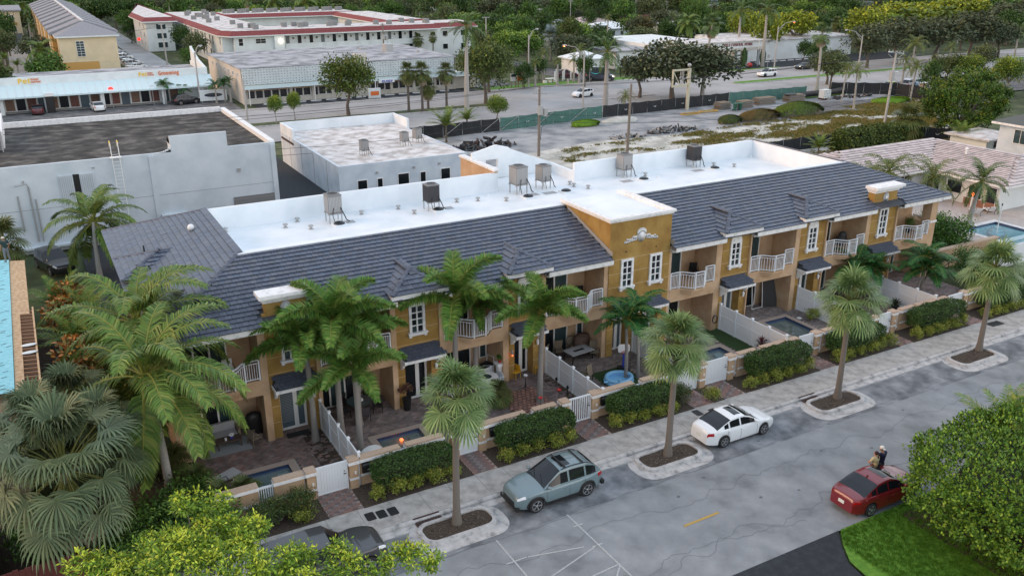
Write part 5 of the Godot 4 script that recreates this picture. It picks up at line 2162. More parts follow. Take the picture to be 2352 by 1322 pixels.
func person(label:String,at:Vector3,turn:float,J:Dictionary,C:Dictionary,group:String="")->Node3D:
	var o:=thing("person",label,"person",at,turn,group)
	var sh:Color=C.shirt
	var tr:Color=C.legs
	var sk:Color=C.skin
	var bones:=[
		[J.pelvis+V(-.07,0,0),J.pelvis+V(.07,0,0),.125,.125,tr],[J.pelvis+V(0,.08,0),J.waist,.135,.13,sh],[J.waist,J.chest,.13,.155,sh],
		[J.chest+V(-.08,.05,0),J.chest+V(.08,.05,0),.12,.12,sh],[J.chest+V(0,.12,0),J.neck,.075,.055,sk],[J.neck,J.head,.055,.06,sk],
		[J.head+V(0,.03,.01),J.head+V(0,-.02,-.02),.098,.082,sk],[J.head+V(0,-.04,-.04),J.head+V(0,-.07,-.06),.055,.045,sk],[J.head+V(0,.0,-.10),J.head+V(0,-.02,-.115),.014,.018,sk,.01],
	]
	for s in ["l","r"]:
		var sx:=-1.0 if s=="l" else 1.0
		var shd:Vector3=J["sh"+s]
		bones.append([J.chest+V(sx*.08,.08,0),shd,.085,.075,sh])
		bones.append([shd,shd.lerp(J["el"+s],.55),.07,.058,sh])
		bones.append([shd.lerp(J["el"+s],.55),J["el"+s],.05,.042,C.get("sleeve",sk)])
		bones.append([J["el"+s],J["ha"+s],.042,.028,C.get("sleeve",sk)])
		bones.append([J.pelvis+V(sx*.09,-.02,0),J["kn"+s],.105,.068,tr])
		bones.append([J["kn"+s],J["an"+s],.066,.048,tr])
		bones.append([J["an"+s]+V(0,-.02,.04),J["an"+s]+V(sx*.02,-.05,-.16),.045,.038,C.shoe])
	var b:=body_mesh(bones,.021)
	for s in ["l","r"]:
		hand(b,J["ha"+s],(J["ha"+s]-J["el"+s]).normalized(),V(0,-1,0).slide((J["ha"+s]-J["el"+s]).normalized()).normalized(),sk)
	obj("body",b,"skin_cloth",o)
	var fc:=Mb.new()
	fc.col=Color(.02,.015,.012)
	for s in [-1,1]:
		fc.ball(J.head+V(s*.034,.012,-.092),V(.014,.008,.01),8,5)
	fc.col=Color(.25,.09,.08)
	fc.ball(J.head+V(0,-.062,-.095),V(.022,.006,.012),8,4)
	fc.col=sk
	for s in [-1,1]:
		fc.ball(J.head+V(s*.095,.0,.01),V(.014,.03,.02),7,5)
	obj("face",fc,"skin_cloth",o)
	var hr:=Mb.new()
	hr.col=C.hair
	hr.ball(J.head+V(0,.035,.022),V(.104,.098,.10),14,9)
	if C.has("tail"):
		hr.tube([J.head+V(0,.05,.11),J.head+V(0,.0,.16),J.head+V(.01,-.14,.16),J.head+V(.0,-.28,.13)],[.03,.036,.03,.008],8)
	obj("hair",hr,"skin_cloth",o)
	if C.has("cap"):
		var cp:=Mb.new()
		cp.col=C.cap
		cp.lathe([Vector2(.112,.03),Vector2(.112,.06),Vector2(.10,.10),Vector2(.06,.132),Vector2(0,.142)],16,J.head+V(0,0,.012))
		var cd:float=C.get("peak",1.0)
		cp.grid([[J.head+V(-.08,.035,.07*cd),J.head+V(0,.045,.12*cd),J.head+V(.08,.035,.07*cd)],[J.head+V(-.07,.02,.15*cd),J.head+V(0,.025,.19*cd),J.head+V(.07,.02,.15*cd)]],true)
		obj("cap",cp,"skin_cloth",o)
	return o
func people():
	var skin:=Color(.42,.24,.16)
	person("person with a dark ponytail in a cream shirt leaning on the red car bonnet",V(31.93,0,-22.62),0,
		{"pelvis":V(0,.86,.06),"waist":V(0,1.06,.08),"chest":V(0,1.24,.07),"neck":V(.01,1.43,.04),"head":V(.03,1.56,.02),"shl":V(-.17,1.36,.06),"shr":V(.17,1.36,.06),"ell":V(-.29,1.14,-.02),"elr":V(.25,1.12,.02),"hal":V(-.10,1.06,-.20),"har":V(.08,1.03,-.18),"knl":V(-.11,.50,-.22),"knr":V(.10,.50,-.22),"anl":V(-.12,.09,-.34),"anr":V(.10,.09,-.36)},
		{"shirt":Color(.55,.48,.27),"legs":Color(.02,.022,.03),"skin":skin,"shoe":Color(.3,.3,.3),"hair":Color(.035,.012,.012),"tail":true})
	person("person in a navy shirt and white cap worn backwards leaning on the red car bonnet",V(32.42,0,-22.66),0,
		{"pelvis":V(0,.88,.06),"waist":V(0,1.10,.08),"chest":V(0,1.31,.08),"neck":V(-.01,1.53,.05),"head":V(-.04,1.68,.02),"shl":V(-.20,1.43,.07),"shr":V(.20,1.43,.07),"ell":V(-.30,1.18,.0),"elr":V(.31,1.16,.02),"hal":V(-.14,1.10,-.22),"har":V(.10,1.08,-.20),"knl":V(-.12,.52,-.26),"knr":V(.12,.52,-.24),"anl":V(-.13,.09,-.42),"anr":V(.14,.09,-.38)},
		{"shirt":Color(.012,.018,.05),"legs":Color(.05,.05,.055),"skin":skin,"shoe":Color(.05,.05,.05),"hair":Color(.02,.015,.012),"cap":Color(.72,.68,.62)})
	person("person in dark green shirt, grey trousers and pale cap standing on the blue roof",V(-2.86,3.62,-66.3),.5,
		{"pelvis":V(0,.94,0),"waist":V(0,1.14,.0),"chest":V(0,1.34,.0),"neck":V(0,1.54,-.02),"head":V(.0,1.66,-.05),"shl":V(-.20,1.46,0),"shr":V(.20,1.46,0),"ell":V(-.29,1.2,.03),"elr":V(.30,1.2,.02),"hal":V(-.27,.96,-.08),"har":V(.32,1.0,-.12),"knl":V(-.12,.50,-.02),"knr":V(.13,.50,-.03),"anl":V(-.14,.09,.02),"anr":V(.16,.09,.02)},
		{"shirt":Color(.02,.05,.05),"legs":Color(.16,.18,.20),"skin":Color(.36,.2,.13),"shoe":Color(.05,.04,.04),"hair":Color(.03,.02,.015),"cap":Color(.62,.56,.47),"peak":-1.0})
# ---------------------------------------------------------------- furniture in the courtyards
func part(o:Node,called:String,material,f:Callable):
	var b:=Mb.new()
	f.call(b)
	obj(called,b,material,o)
func legs4(o:Node,hx:float,hz:float,h:float,w:float,material):
	for x in [-hx,hx]:
		for z in [-hz,hz]:
			part(o,"leg",material,func(b):b.mn(x-w/2,0,z-w/2,x+w/2,h,z+w/2))
func patio_chair(called:String,label:String,at:Vector3,turn:float,frame,seat,group:String="",high:float=.95)->Node3D:
	var o:=thing(called,label,"chair",at,turn,group)
	legs4(o,.26,.25,.4,.035,frame)
	part(o,"seat",seat,func(b):b.mn(-.27,.40,-.26,.27,.45,.26))
	part(o,"backrest",seat,func(b):
		b.xf=Transform3D(Basis(Vector3.RIGHT,-.2),V(0,.44,.25))
		b.mn(-.25,0,-.015,.25,high-.45,.015))
	for s in [-1.0,1.0]:
		part(o,"armrest",frame,func(b):b.tube([V(s*.28,.40,-.24),V(s*.29,.63,-.22),V(s*.29,.65,.1),V(s*.27,.60,.30)],[.018,.02,.02,.018],6))
	return o
func lounger(label:String,at:Vector3,turn:float,frame,cloth,group:String="")->Node3D:
	var o:=thing("sun_lounger",label,"sun lounger",at,turn,group)
	part(o,"seat",cloth,func(b):b.mn(-.32,.32,-.95,.32,.39,.25))
	part(o,"backrest",cloth,func(b):
		b.xf=Transform3D(Basis(Vector3.RIGHT,-.75),V(0,.35,.26))
		b.mn(-.32,0,-.03,.32,.03,.78))
	part(o,"frame",frame,func(b):
		for s in [-.34,.34]:
			b.tube([V(s,.30,-.95),V(s,.33,.3),V(s,.85,.82)],[.02,.02,.02],6)
			b.tube([V(s,.02,-.8),V(s,.32,-.7)],[.018,.018],6)
			b.tube([V(s,.02,.35),V(s,.32,.2)],[.018,.018],6)
			b.tube([V(s,.35,-.2),V(s,.58,-.1),V(s,.6,.25),V(s,.45,.42)],[.018,.02,.02,.018],6))
	return o
func furniture():
	tag(sheet("rug",4.9,-41.2,7.1,-39.75,.06,"rug"),"grey patterned outdoor rug under the sofa and coffee table","rug").remove_meta("kind")
	var so:=thing("sofa","grey cushioned outdoor sofa against the first unit's sliding door","sofa",V(5.75,.02,-41.35))
	part(so,"base","wicker",func(b):b.mn(-1.0,.08,-.38,1.0,.28,.42))
	for x in [-.98,.98]:
		part(so,"arm","wicker",func(b):b.mn(x-.06,.08,-.38,x+.06,.62,.42))
	part(so,"back_frame","wicker",func(b):b.mn(-1.0,.28,-.44,1.0,.78,-.36))
	for k in 3:
		part(so,"seat_cushion","fabric_grey",func(b):b.mn(-.9+k*.6,.28,-.30,-.31+k*.6,.44,.42))
		part(so,"back_cushion","fabric_grey",func(b):b.mn(-.9+k*.6,.44,-.35,-.31+k*.6,.86,-.2))
	var pw:=Mb.new()
	pw.xf=Transform3D(Basis(Vector3.BACK,.3)*Basis(Vector3.RIGHT,-.4),V(5.2,.72,-41.36))
	pw.ball(Vector3.ZERO,V(.24,.22,.08),12,8)
	tag(obj("pillow",pw,"white"),"white throw pillow on the grey outdoor sofa","pillow")
	var ct:=thing("coffee_table","dark brown low coffee table on the patterned rug","table",V(6.1,.05,-40.55))
	part(ct,"tabletop","wood_dark",func(b):b.mn(-.62,.36,-.3,.62,.42,.3))
	legs4(ct,.56,.25,.36,.06,"wood_dark")
	var fv:=thing("flower_vase","small blue vase of white flowers on the dark coffee table","vase",V(6.25,.47,-40.5))
	part(fv,"vase","sign_blue",func(b):b.lathe([Vector2(.05,0),Vector2(.07,.06),Vector2(.04,.14)],10))
	part(fv,"flowers","white",func(b):
		for k in 7:
			b.ball(V(cos(k*2.4)*.09,.2+.02*(k%3),sin(k*2.4)*.08),V(.05,.04,.05),7,5))
	tag(obj("candle",func_mb(func(b):b.lathe([Vector2(.06,.47),Vector2(.06,.60),Vector2(0,.60)],10)),"white",self,T(5.95,0,-40.45)),"white pillar candle in a jar on the dark coffee table","candle")
	patio_chair("wicker_armchair","pale wicker armchair at the right end of the patterned rug",V(7.3,.02,-40.15),-1.2,"wicker","wicker","",.9)
	tag(obj("covered_grill",cover_mesh(.38,1.25),"black",self,T(7.55,.02,-41.2)),"tall black covered grill in the corner of the first loggia","grill")
	tag(sheet("doormat",8.9,-40.3,10.1,-39.8,.06,"black"),"dark doormat in front of the shuttered first front door","doormat").remove_meta("kind")
	lounger("grey sun lounger beside the first small pool",V(5.0,.02,-37.2),-1.15,"dark_metal","fabric_grey")
	tag(obj("glazed_ball",func_mb(func(b):b.ball(V(0,.22,0),V(.22,.22,.22),12,8)),"glass_dark",self,T(3.9,.02,-36.2)),"dark glossy garden ball near the coconut palm trunk","garden ball")
	var dt:=thing("dining_table","round glass dining table under the left foxtail palms","table",V(13.1,.02,-40.7))
	part(dt,"tabletop","glass_teal",func(b):b.lathe([Vector2(.02,.70),Vector2(.68,.70),Vector2(.68,.73),Vector2(0,.73)],22))
	part(dt,"pedestal","dark_metal",func(b):b.lathe([Vector2(.3,.0),Vector2(.28,.04),Vector2(.07,.1),Vector2(.06,.7)],12))
	for k in 5:
		var an:=k*TAU/5+.4
		patio_chair("mesh_chair",["dark mesh chair right of the round glass table","dark mesh chair in front right of the round glass table","dark mesh chair in front left of the round glass table","dark mesh chair behind left of the round glass table","dark mesh chair behind right of the round glass table"][k],V(13.1+cos(an)*.98,.02,-40.7+sin(an)*.98),PI/2-an,"black","dark_metal","chairs round the glass dining table",.85)
	tag(obj("wreath_bowl",func_mb(func(b):
		for k in 12:
			b.ball(V(cos(k*TAU/12)*.16,.80,sin(k*TAU/12)*.16),V(.06,.05,.06),7,5)),"white",self,T(13.1,0,-40.7)),"white flower wreath on the round glass dining table","wreath")
	potted("tall black square planter with red and green shrub by the second front door",V(15.45,.02,-39.7),.26,.75,["red",.4,.9],"black",9)
	var fi:=thing("pool_spout","small white curved spa spillway at the left of the second pool","spillway",V(12.2,.0,-36.3))
	part(fi,"arch","white",func(b):
		var r0:=[]
		var r1:=[]
		for k in 9:
			var an:=PI*k/8
			r0.append(V(cos(an)*.6,sin(an)*.42,.25))
			r1.append(V(cos(an)*.6,sin(an)*.42,-.25))
		b.grid([r0,r1],true,true))
	part(fi,"base","coping",func(b):b.mn(-.62,0,-.27,.62,.05,.27))
	var gl:=thing("floating_lamp","orange glowing ball lamp floating in the second pool","lamp",V(14.0,-.08,-37.0))
	part(gl,"globe","lamp_glow",func(b):b.ball(V(0,.06,0),V(.10,.09,.10),12,8))
	glow_light(gl,V(0,.06,0),Color(1,.5,.2),.06)
	for q in [[21.55,-40.35],[18.98,-41.2]]:
		var p:=thing("pedestal","white plaster pedestal with red flower pot, %s the third sliding door"%("right of" if q[0]>20 else "left of"),"pedestal",V(q[0],.02,q[1]),0,"white pedestals in the third courtyard")
		part(p,"base","white",func(b):b.mn(-.26,0,-.26,.26,.14,.26))
		part(p,"column","white",func(b):b.mn(-.16,.14,-.16,.16,1.05,.16))
		part(p,"cap","white",func(b):b.mn(-.27,1.05,-.27,.27,1.2,.27))
		potted("small red pot with green plant on the white pedestal %s the third sliding door"%("right of" if q[0]>20 else "left of"),V(q[0],1.22,q[1]),.12,.18,["green",.16,.3],"red",13)
	var wt:=thing("garden_table","round white lattice iron garden table behind the nearest street palm","table",V(20.45,.02,-39.9))
	part(wt,"tabletop","white",func(b):b.lathe([Vector2(.02,.70),Vector2(.66,.70),Vector2(.68,.74),Vector2(.5,.74),Vector2(.48,.735),Vector2(0,.735)],24))
	part(wt,"glass","glass_teal",func(b):b.lathe([Vector2(.3,.742),Vector2(.3,.75),Vector2(0,.75)],20))
	part(wt,"pedestal","white",func(b):b.lathe([Vector2(.42,0),Vector2(.40,.08),Vector2(.24,.2),Vector2(.2,.45),Vector2(.34,.6),Vector2(.4,.70)],16))
	for q in [[19.75,-40.55,.7,"behind the white iron table, left"],[20.95,-40.75,-.5,"behind the white iron table, right"],[21.15,-39.85,-1.4,"right of the white iron table"]]:
		var c:=patio_chair("iron_chair","white lattice iron chair "+q[3],V(q[0],.02,q[1]),PI+q[2],"white","white_vinyl","white iron chairs",.9)
	var gc:=thing("drinks_cart","white and black wheeled drinks cart beside the right pedestal","cart",V(21.0,.02,-41.1),.3)
	part(gc,"box","white",func(b):b.mn(-.42,.3,-.3,.42,.82,.3))
	part(gc,"lid","black",func(b):b.mn(-.44,.82,-.32,.44,.87,.32))
	legs4(gc,.38,.26,.3,.04,"steel")
	part(gc,"handle","white",func(b):b.tube([V(.4,.8,-.3),V(.5,1.25,-.34),V(.5,1.25,.2),V(.4,.85,.3)],[.03,.03,.03,.03],6))
	for q in [[22.5,-40.15,1.9,"left of the third french door"],[24.05,-40.1,2.6,"right, behind the foxtail palm trunk"]]:
		var c:=thing("plastic_chair","yellow moulded plastic chair "+q[3],"chair",V(q[0],.02,q[1]),q[2],"yellow plastic chairs")
		legs4(c,.2,.2,.44,.03,"yellow_plastic")
		part(c,"seat","yellow_plastic",func(b):b.mn(-.23,.44,-.23,.23,.475,.23))
		part(c,"backrest","yellow_plastic",func(b):
			b.xf=Transform3D(Basis(Vector3.RIGHT,-.25),V(0,.46,.22))
			b.mn(-.22,0,-.015,.22,.44,.015))
	var cs:=thing("candle_stand","black iron candle stand with pale bowl in the third courtyard","candle stand",V(22.33,.02,-38.7))
	part(cs,"stand","black",func(b):
		for k in 3:
			var an:=k*TAU/3
			b.tube([V(cos(an)*.24,0,sin(an)*.24),V(cos(an)*.05,.15,sin(an)*.05),V(0,.5,0)],[.015,.02,.02],5)
		b.tube([V(0,.5,0),V(0,.8,0)],[.02,.02],6))
	part(cs,"bowl","lens",func(b):b.lathe([Vector2(.05,.8),Vector2(.13,.9),Vector2(.11,.93),Vector2(0,.9)],12))
	for q in [[21.3,-35.3,"left"],[22.65,-35.6,"right"]]:
		var sp:=thing("garden_stake","red glass flower stake behind the third wall, %s one"%q[2],"garden ornament",V(q[0],.05,q[1]),0,"red glass flower stakes")
		part(sp,"stem","black",func(b):b.cyl(Vector3.ZERO,.012,1.2,5))
		part(sp,"flower","red",func(b):b.lathe([Vector2(.02,1.15),Vector2(.13,1.28),Vector2(.11,1.3),Vector2(0,1.22)],10))
	for q in [[24.1,-38.2],[24.1,-37.0]]:
		var ll:=thing("path_lantern","small black path lantern at the foot of the white fence, %s one"%("rear" if q[1]<-37.5 else "front"),"lantern",V(q[0],.05,q[1]),0,"path lanterns by the fence")
		part(ll,"post","black",func(b):b.cyl(Vector3.ZERO,.025,.35,6))
		part(ll,"head","black",func(b):b.cyl(V(0,.35,0),.09,.16,8,.05))
	var ft:=thing("fire_table","rectangular grey tiled fire pit table on a dark frame","table",V(27.15,.02,-40.55),.1)
	part(ft,"tabletop","fabric_grey",func(b):
		ring(b,[Vector2(-.85,-.5),Vector2(.85,-.5),Vector2(.85,.5),Vector2(-.85,.5)],[Vector2(-.42,-.14),Vector2(.42,-.14),Vector2(.42,.14),Vector2(-.42,.14)],.60,.66))
	part(ft,"burner","glass_dark",func(b):b.mn(-.42,.58,-.14,.42,.63,.14))
	legs4(ft,.76,.42,.60,.05,"black")
	for q in [[26.3,-41.45,PI-.3,"behind the fire table, left"],[27.3,-41.6,PI,"behind the fire table, right"],[28.15,-40.35,PI/2+1.2,"at the right end of the fire table"],[25.45,-41.2,PI+.6,"left end of the fire table by the fence"],[26.0,-37.9,.4,"alone by the white fence and turf"]]:
		patio_chair("sling_chair","taupe sling patio chair "+q[3],V(q[0],.02,q[1]),q[2],"black","wicker","taupe sling chairs",1.08)
	tag(obj("covered_grill",cover_mesh(.52,1.2),"brown_cover",self,T(28.0,.02,-41.45)),"brown covered barbecue in the fourth loggia corner","grill")
	var kp:=thing("paddling_pool","light blue inflatable paddling pool on artificial turf","paddling pool",V(27.55,.05,-36.85))
	part(kp,"rim","pool_blue",func(b):
		for ringy in [[.11,.82],[.28,.78]]:
			var pts:=[]
			var rd:=[]
			for k in 25:
				pts.append(V(cos(k*TAU/24)*ringy[1],ringy[0],sin(k*TAU/24)*ringy[1]*.85))
				rd.append(.12)
			b.tube(pts,rd,8,false))
	part(kp,"floor","pool_blue",func(b):b.lathe([Vector2(.75,.06),Vector2(0,.061)],20))
	part(kp,"fin","pool_blue",func(b):
		b.ball(V(-.95,.25,.1),V(.2,.05,.1),8,5)
		b.ball(V(-.4,.42,.62),V(.1,.12,.05),8,5))
	var bh:=thing("toy_hoop","blue and red toy basketball hoop with white backboard","toy hoop",V(28.75,.05,-38.1),-.4)
	part(bh,"post","sign_blue",func(b):b.cyl(Vector3.ZERO,.06,1.0,8))
	part(bh,"base","black",func(b):b.mn(-.3,0,-.25,.3,.14,.25))
	part(bh,"backboard","white",func(b):
		b.xf=Transform3D(Basis.IDENTITY,V(0,1.35,0))
		var q:=[]
		for p in rounded(-.36,-.27,.36,.27,.15,4):
			q.append(p)
		b.xprism(q,-.02,.02))
	part(bh,"rim","red",func(b):
		var pts:=[]
		var rd:=[]
		for k in 13:
			pts.append(V(cos(k*TAU/12)*.17,1.16,.2+sin(k*TAU/12)*.17))
			rd.append(.02)
		b.tube(pts,rd,6,false))
	var fb:=thing("metal_rack","dark curved metal rack beside the thin palm trunks","rack",V(29.45,.05,-37.9),.2)
	for k in 3:
		part(fb,"bar","dark_metal",func(b):b.tube([V(-.4,.2+k*.22,0),V(0,.24+k*.22,.1),V(.4,.2+k*.22,0)],[.02,.02,.02],6))
	for s in [-.4,.4]:
		part(fb,"upright","dark_metal",func(b):b.cyl(V(s,0,0),.02,.7,6))
	potted("dark red spiky leaved cordyline in front of the white fence",V(38.0-.55,.02,-35.6),.0,.0,["ti",.5,1.3],"black",3)
	shrub("flower_bush","low white flowering bush left of the dark red plant","bush",bush_mesh(61,.5,.5,14,40,.07,"whiteflower"),V(36.9,.03,-35.3),0,V(1,1,1),"",false)
	var hr:=thing("garden_hose","dark coiled garden hose hung on the fifth unit's pier","hose",V(37.42,.55,-39.95))
	part(hr,"coil","black",func(b):
		var pts:=[]
		var rd:=[]
		for k in 33:
			pts.append(V(cos(k*TAU/11)*.20,.3+sin(k*TAU/11)*.28,.04+k*.002))
			rd.append(.018)
		b.tube(pts,rd,5))
	part(hr,"hook","galv",func(b):b.mn(-.05,.5,-.04,.05,.56,.1))
	var mt:=Mb.new()
	mt.xf=Transform3D(Basis(Vector3.UP,-.5)*Basis(Vector3.RIGHT,-.28),V(43.75,.05,-41.3))
	mt.mn(-.5,0,-.12,.5,2.2,.12)
	tag(obj("mattress",mt,"black"),"black wrapped mattress leaning in the sixth loggia","mattress")
	var sd:=Mb.new()
	sd.xf=Transform3D(Basis(Vector3.RIGHT,-.12),V(42.7,.03,-41.4))
	sd.mn(-.5,0,-.02,-.45,2.3,.02)
	sd.mn(.45,0,-.02,.5,2.3,.02)
	sd.mn(-.45,2.25,-.02,.45,2.3,.02)
	sd.mn(-.45,0,-.02,.45,.05,.02)
	tag(obj("screen_door",sd,"white"),"loose white framed screen door leaning in the sixth loggia","screen door")
	shrub("croton_bush","yellow green bush at the foot of the sixth courtyard fence","bush",bush_mesh(62,.6,.9,20,40,.1,"varieg"),V(44.4,.03,-38.0),0,V(1,1,1),"",false)
	tag(obj("pool_float",func_mb(func(b):b.lathe([Vector2(.16,.07),Vector2(.17,.1),Vector2(0,.12)],12)),"white",self,T(43.9,.0,-38.6)),"white round skimmer lid beside the green pool","lid")
	potted("black pot with spiky agave in the seventh courtyard",V(50.9,.02,-36.5),.28,.38,["agave",.6,.8],"black",4)
	potted("low spiky sago palm behind the seventh wall",V(52.4,.02,-36.6),.0,.0,["agave",.7,.6],"black",5)
	tag(obj("fire_bowl",func_mb(func(b):b.lathe([Vector2(.15,0),Vector2(.34,.3),Vector2(.36,.55),Vector2(.3,.55),Vector2(.28,.4),Vector2(0,.4)],14)),"black",self,T(51.0,.02,-37.9)),"black round fire bowl beside the potted agave","fire bowl")
	patio_chair("patio_chair","blue cushioned patio chair under the seventh awning palms",V(48.2,.02,-39.6),2.6,"black","navy_fabric")
	var ro:=thing("rocking_chair","white slatted rocking chair on the rightmost balcony","chair",V(55.5,3.56,-40.9),PI+.2)
	legs4(ro,.26,.25,.42,.05,"white")
	part(ro,"seat","white",func(b):b.mn(-.28,.42,-.28,.28,.47,.28))
	for k in 5:
		part(ro,"slat","white",func(b):b.mn(-.25+k*.11,.47,.24,-.19+k*.11,1.15,.27))
	part(ro,"rail","white",func(b):b.mn(-.28,1.1,.23,.28,1.2,.28))
	potted("leafy green plant on the rightmost balcony",V(57.3,3.56,-41.0),.22,.35,["green",.5,.9],"black",19)
	tag(obj("ac_cover",func_mb(func(b):
		b.ball(V(0,.35,0),V(.5,.38,.35),12,8)
		b.ball(V(.1,.7,0),V(.32,.3,.28),12,8)),"unit_dark",self,T(50.4,3.56,-41.4)),"grey covered chair on the balcony above the seventh loggia","covered chair")
	patio_chair("balcony_chair","white chair on the leftmost balcony behind the railing",V(6.6,3.56,-41.1),PI,"dark_metal","white","",.95)
	patio_chair("balcony_chair","dark chair in the corner of the balcony right of the tower",V(36.5,3.56,-41.3),PI-.5,"black","black","",.95)
	patio_chair("balcony_chair","dark chair in the corner of the balcony left of the tower",V(27.6,3.56,-41.3),PI-.4,"black","black","",.95)
	for q in [[18.6,"left of the third sliding door"],[22.15,"left of the third french door"]]:
		var l:=thing("porch_lamp","lit red porch lantern on the wall "+q[1],"lamp",V(q[0] if q[0]>20 else 17.78,1.7,-39.9),0,"lit red porch lanterns")
		part(l,"bulb","lamp_glow",func(b):b.ball(Vector3.ZERO,V(.05,.06,.05),8,6))
		part(l,"bracket","galv",func(b):
			b.mn(-.03,.05,-.12,.03,.35,-.02)
			b.cyl(V(0,.07,0),.09,.12,6,.03))
		glow_light(l,Vector3.ZERO,Color(1,.35,.2),.02)
func func_mb(f:Callable)->Mb:
	var b:=Mb.new()
	f.call(b)
	return b
func glow_light(parent:Node,at:Vector3,c:Color,e:float):
	var l:=OmniLight3D.new()
	l.light_color=c
	l.light_energy=e
	l.light_size=.05
	l.omni_range=30
	l.omni_attenuation=2
	l.shadow_enabled=true
	l.position=at
	fresh(parent,l,"light")
func cover_mesh(r:float,h:float)->Mb:
	var b:=Mb.new()
	var rows:=[]
	for i in 9:
		var t:=i/8.0
		var row:=[]
		for k in 17:
			var an:=TAU*k/16
			var f:=(1.0+.07*sin(k*2.5))*(1.0-.12*t) if i<7 else (.72 if i==7 else .02)
			row.append(V(cos(an)*r*f*1.2,h*minf(t*1.1,1.0)+(.06 if i==8 else 0.0),-sin(an)*r*f*.8))
		rows.append(row)
	b.grid(rows,true,true)
	return smooth(b,-.2)
func potted(label:String,at:Vector3,r:float,h:float,plant:Array,pot:String,seed_:int):
	var o:=thing("potted_plant" if r>0 else "spiky_plant",label,"plant",at)
	if r>0:
		part(o,"pot",pot,func(b):b.lathe([Vector2(r*.7,0),Vector2(r,h),Vector2(r*.88,h),Vector2(r*.85,h-.04),Vector2(0,h-.04)],10))
	rng.seed=seed_
	var b:=Mb.new()
	if plant[0] in ["ti","agave"]:
		var cols:=[[.05,.012,.018],[.03,.01,.014],[.08,.02,.03]] if plant[0]=="ti" else [[.035,.06,.035],[.05,.08,.045]]
		for k in 60 if plant[0]=="ti" else 36:
			var an:=k*2.4
			var t:=k/60.0
			var y:float=h+(plant[2]*.75*t if plant[0]=="ti" else 0.0)
			var el:=lerpf(.0,1.3,fposmod(t*2.3,1.0)) if plant[0]=="ti" else lerpf(.2,1.4,k/36.0)
			var d:=V(cos(an)*cos(el),sin(el),sin(an)*cos(el))
			b.col=pick(cols)
			b.leaf(V(0,y,0),d,V(-cos(an)*sin(el),cos(el),-sin(an)*sin(el)),plant[1]*(1.0 if plant[0]=="ti" else plant[2]*1.3),.09)
		if plant[0]=="ti":
			var st:=Mb.new()
			st.cyl(Vector3.ZERO,.03,plant[2]*.8,6)
			obj("stem",st,"bark",o)
	else:
		crown_leaves(b,V(0,h+plant[2]*.45,0),V(plant[1],plant[2]*.5,plant[1]),16,36,.10,.055,plant[0],.25,.4,.2)
	obj("leaves",b,"leaf",o)
# ---------------------------------------------------------------- buildings behind
func wall_window(o:Node,x:float,y:float,z:float,w:float,h:float,pane="glass_dark",bars:int=1,rows:int=1,axis:String="z",frame="white"):
	var g:=Node3D.new()
	fresh(o,g,"window")
	var tr:=Transform3D(Basis.IDENTITY,V(x,y,z)) if axis=="z" else Transform3D(Basis(Vector3.UP,-PI/2),V(x,y,z))
	g.transform=tr
	var f:=Mb.new()
	f.mn(-w/2-.06,-h/2-.06,0,-w/2,h/2+.06,.06)
	f.mn(w/2,-h/2-.06,0,w/2+.06,h/2+.06,.06)
	f.mn(-w/2,h/2,0,w/2,h/2+.06,.058)
	f.mn(-w/2,-h/2-.06,0,w/2,-h/2,.09)
	for k in range(1,bars):
		f.mn(-w/2+w*k/bars-.025,-h/2,.022,-w/2+w*k/bars+.025,h/2,.05)
	for k in range(1,rows):
		f.mn(-w/2,-h/2+h*k/rows-.025,.024,w/2,-h/2+h*k/rows+.025,.047)
	obj("frame",f,frame,g)
	var p:=Mb.new()
	p.mn(-w/2,-h/2,.004,w/2,h/2,.02)
	obj("pane",p,pane,g)
func words(o:Node,called:String,text:String,at:Vector3,h:float,material,width:float=0.0,turn:float=0.0,bold:bool=true):
	var t:=TextMesh.new()
	var f:=SystemFont.new()
	f.font_names=PackedStringArray(["Droid Sans"])
	f.font_weight=700 if bold else 400
	t.font=f
	t.text=text
	t.font_size=64
	t.pixel_size=h/46.0
	t.depth=.08
	t.curve_step=4.0
	var n:=obj(called,t,material,o,Transform3D(Basis(Vector3.UP,turn),at))
	if width>0:
		var a:=t.get_aabb().size.x
		if a>0:
			n.scale.x=width/a
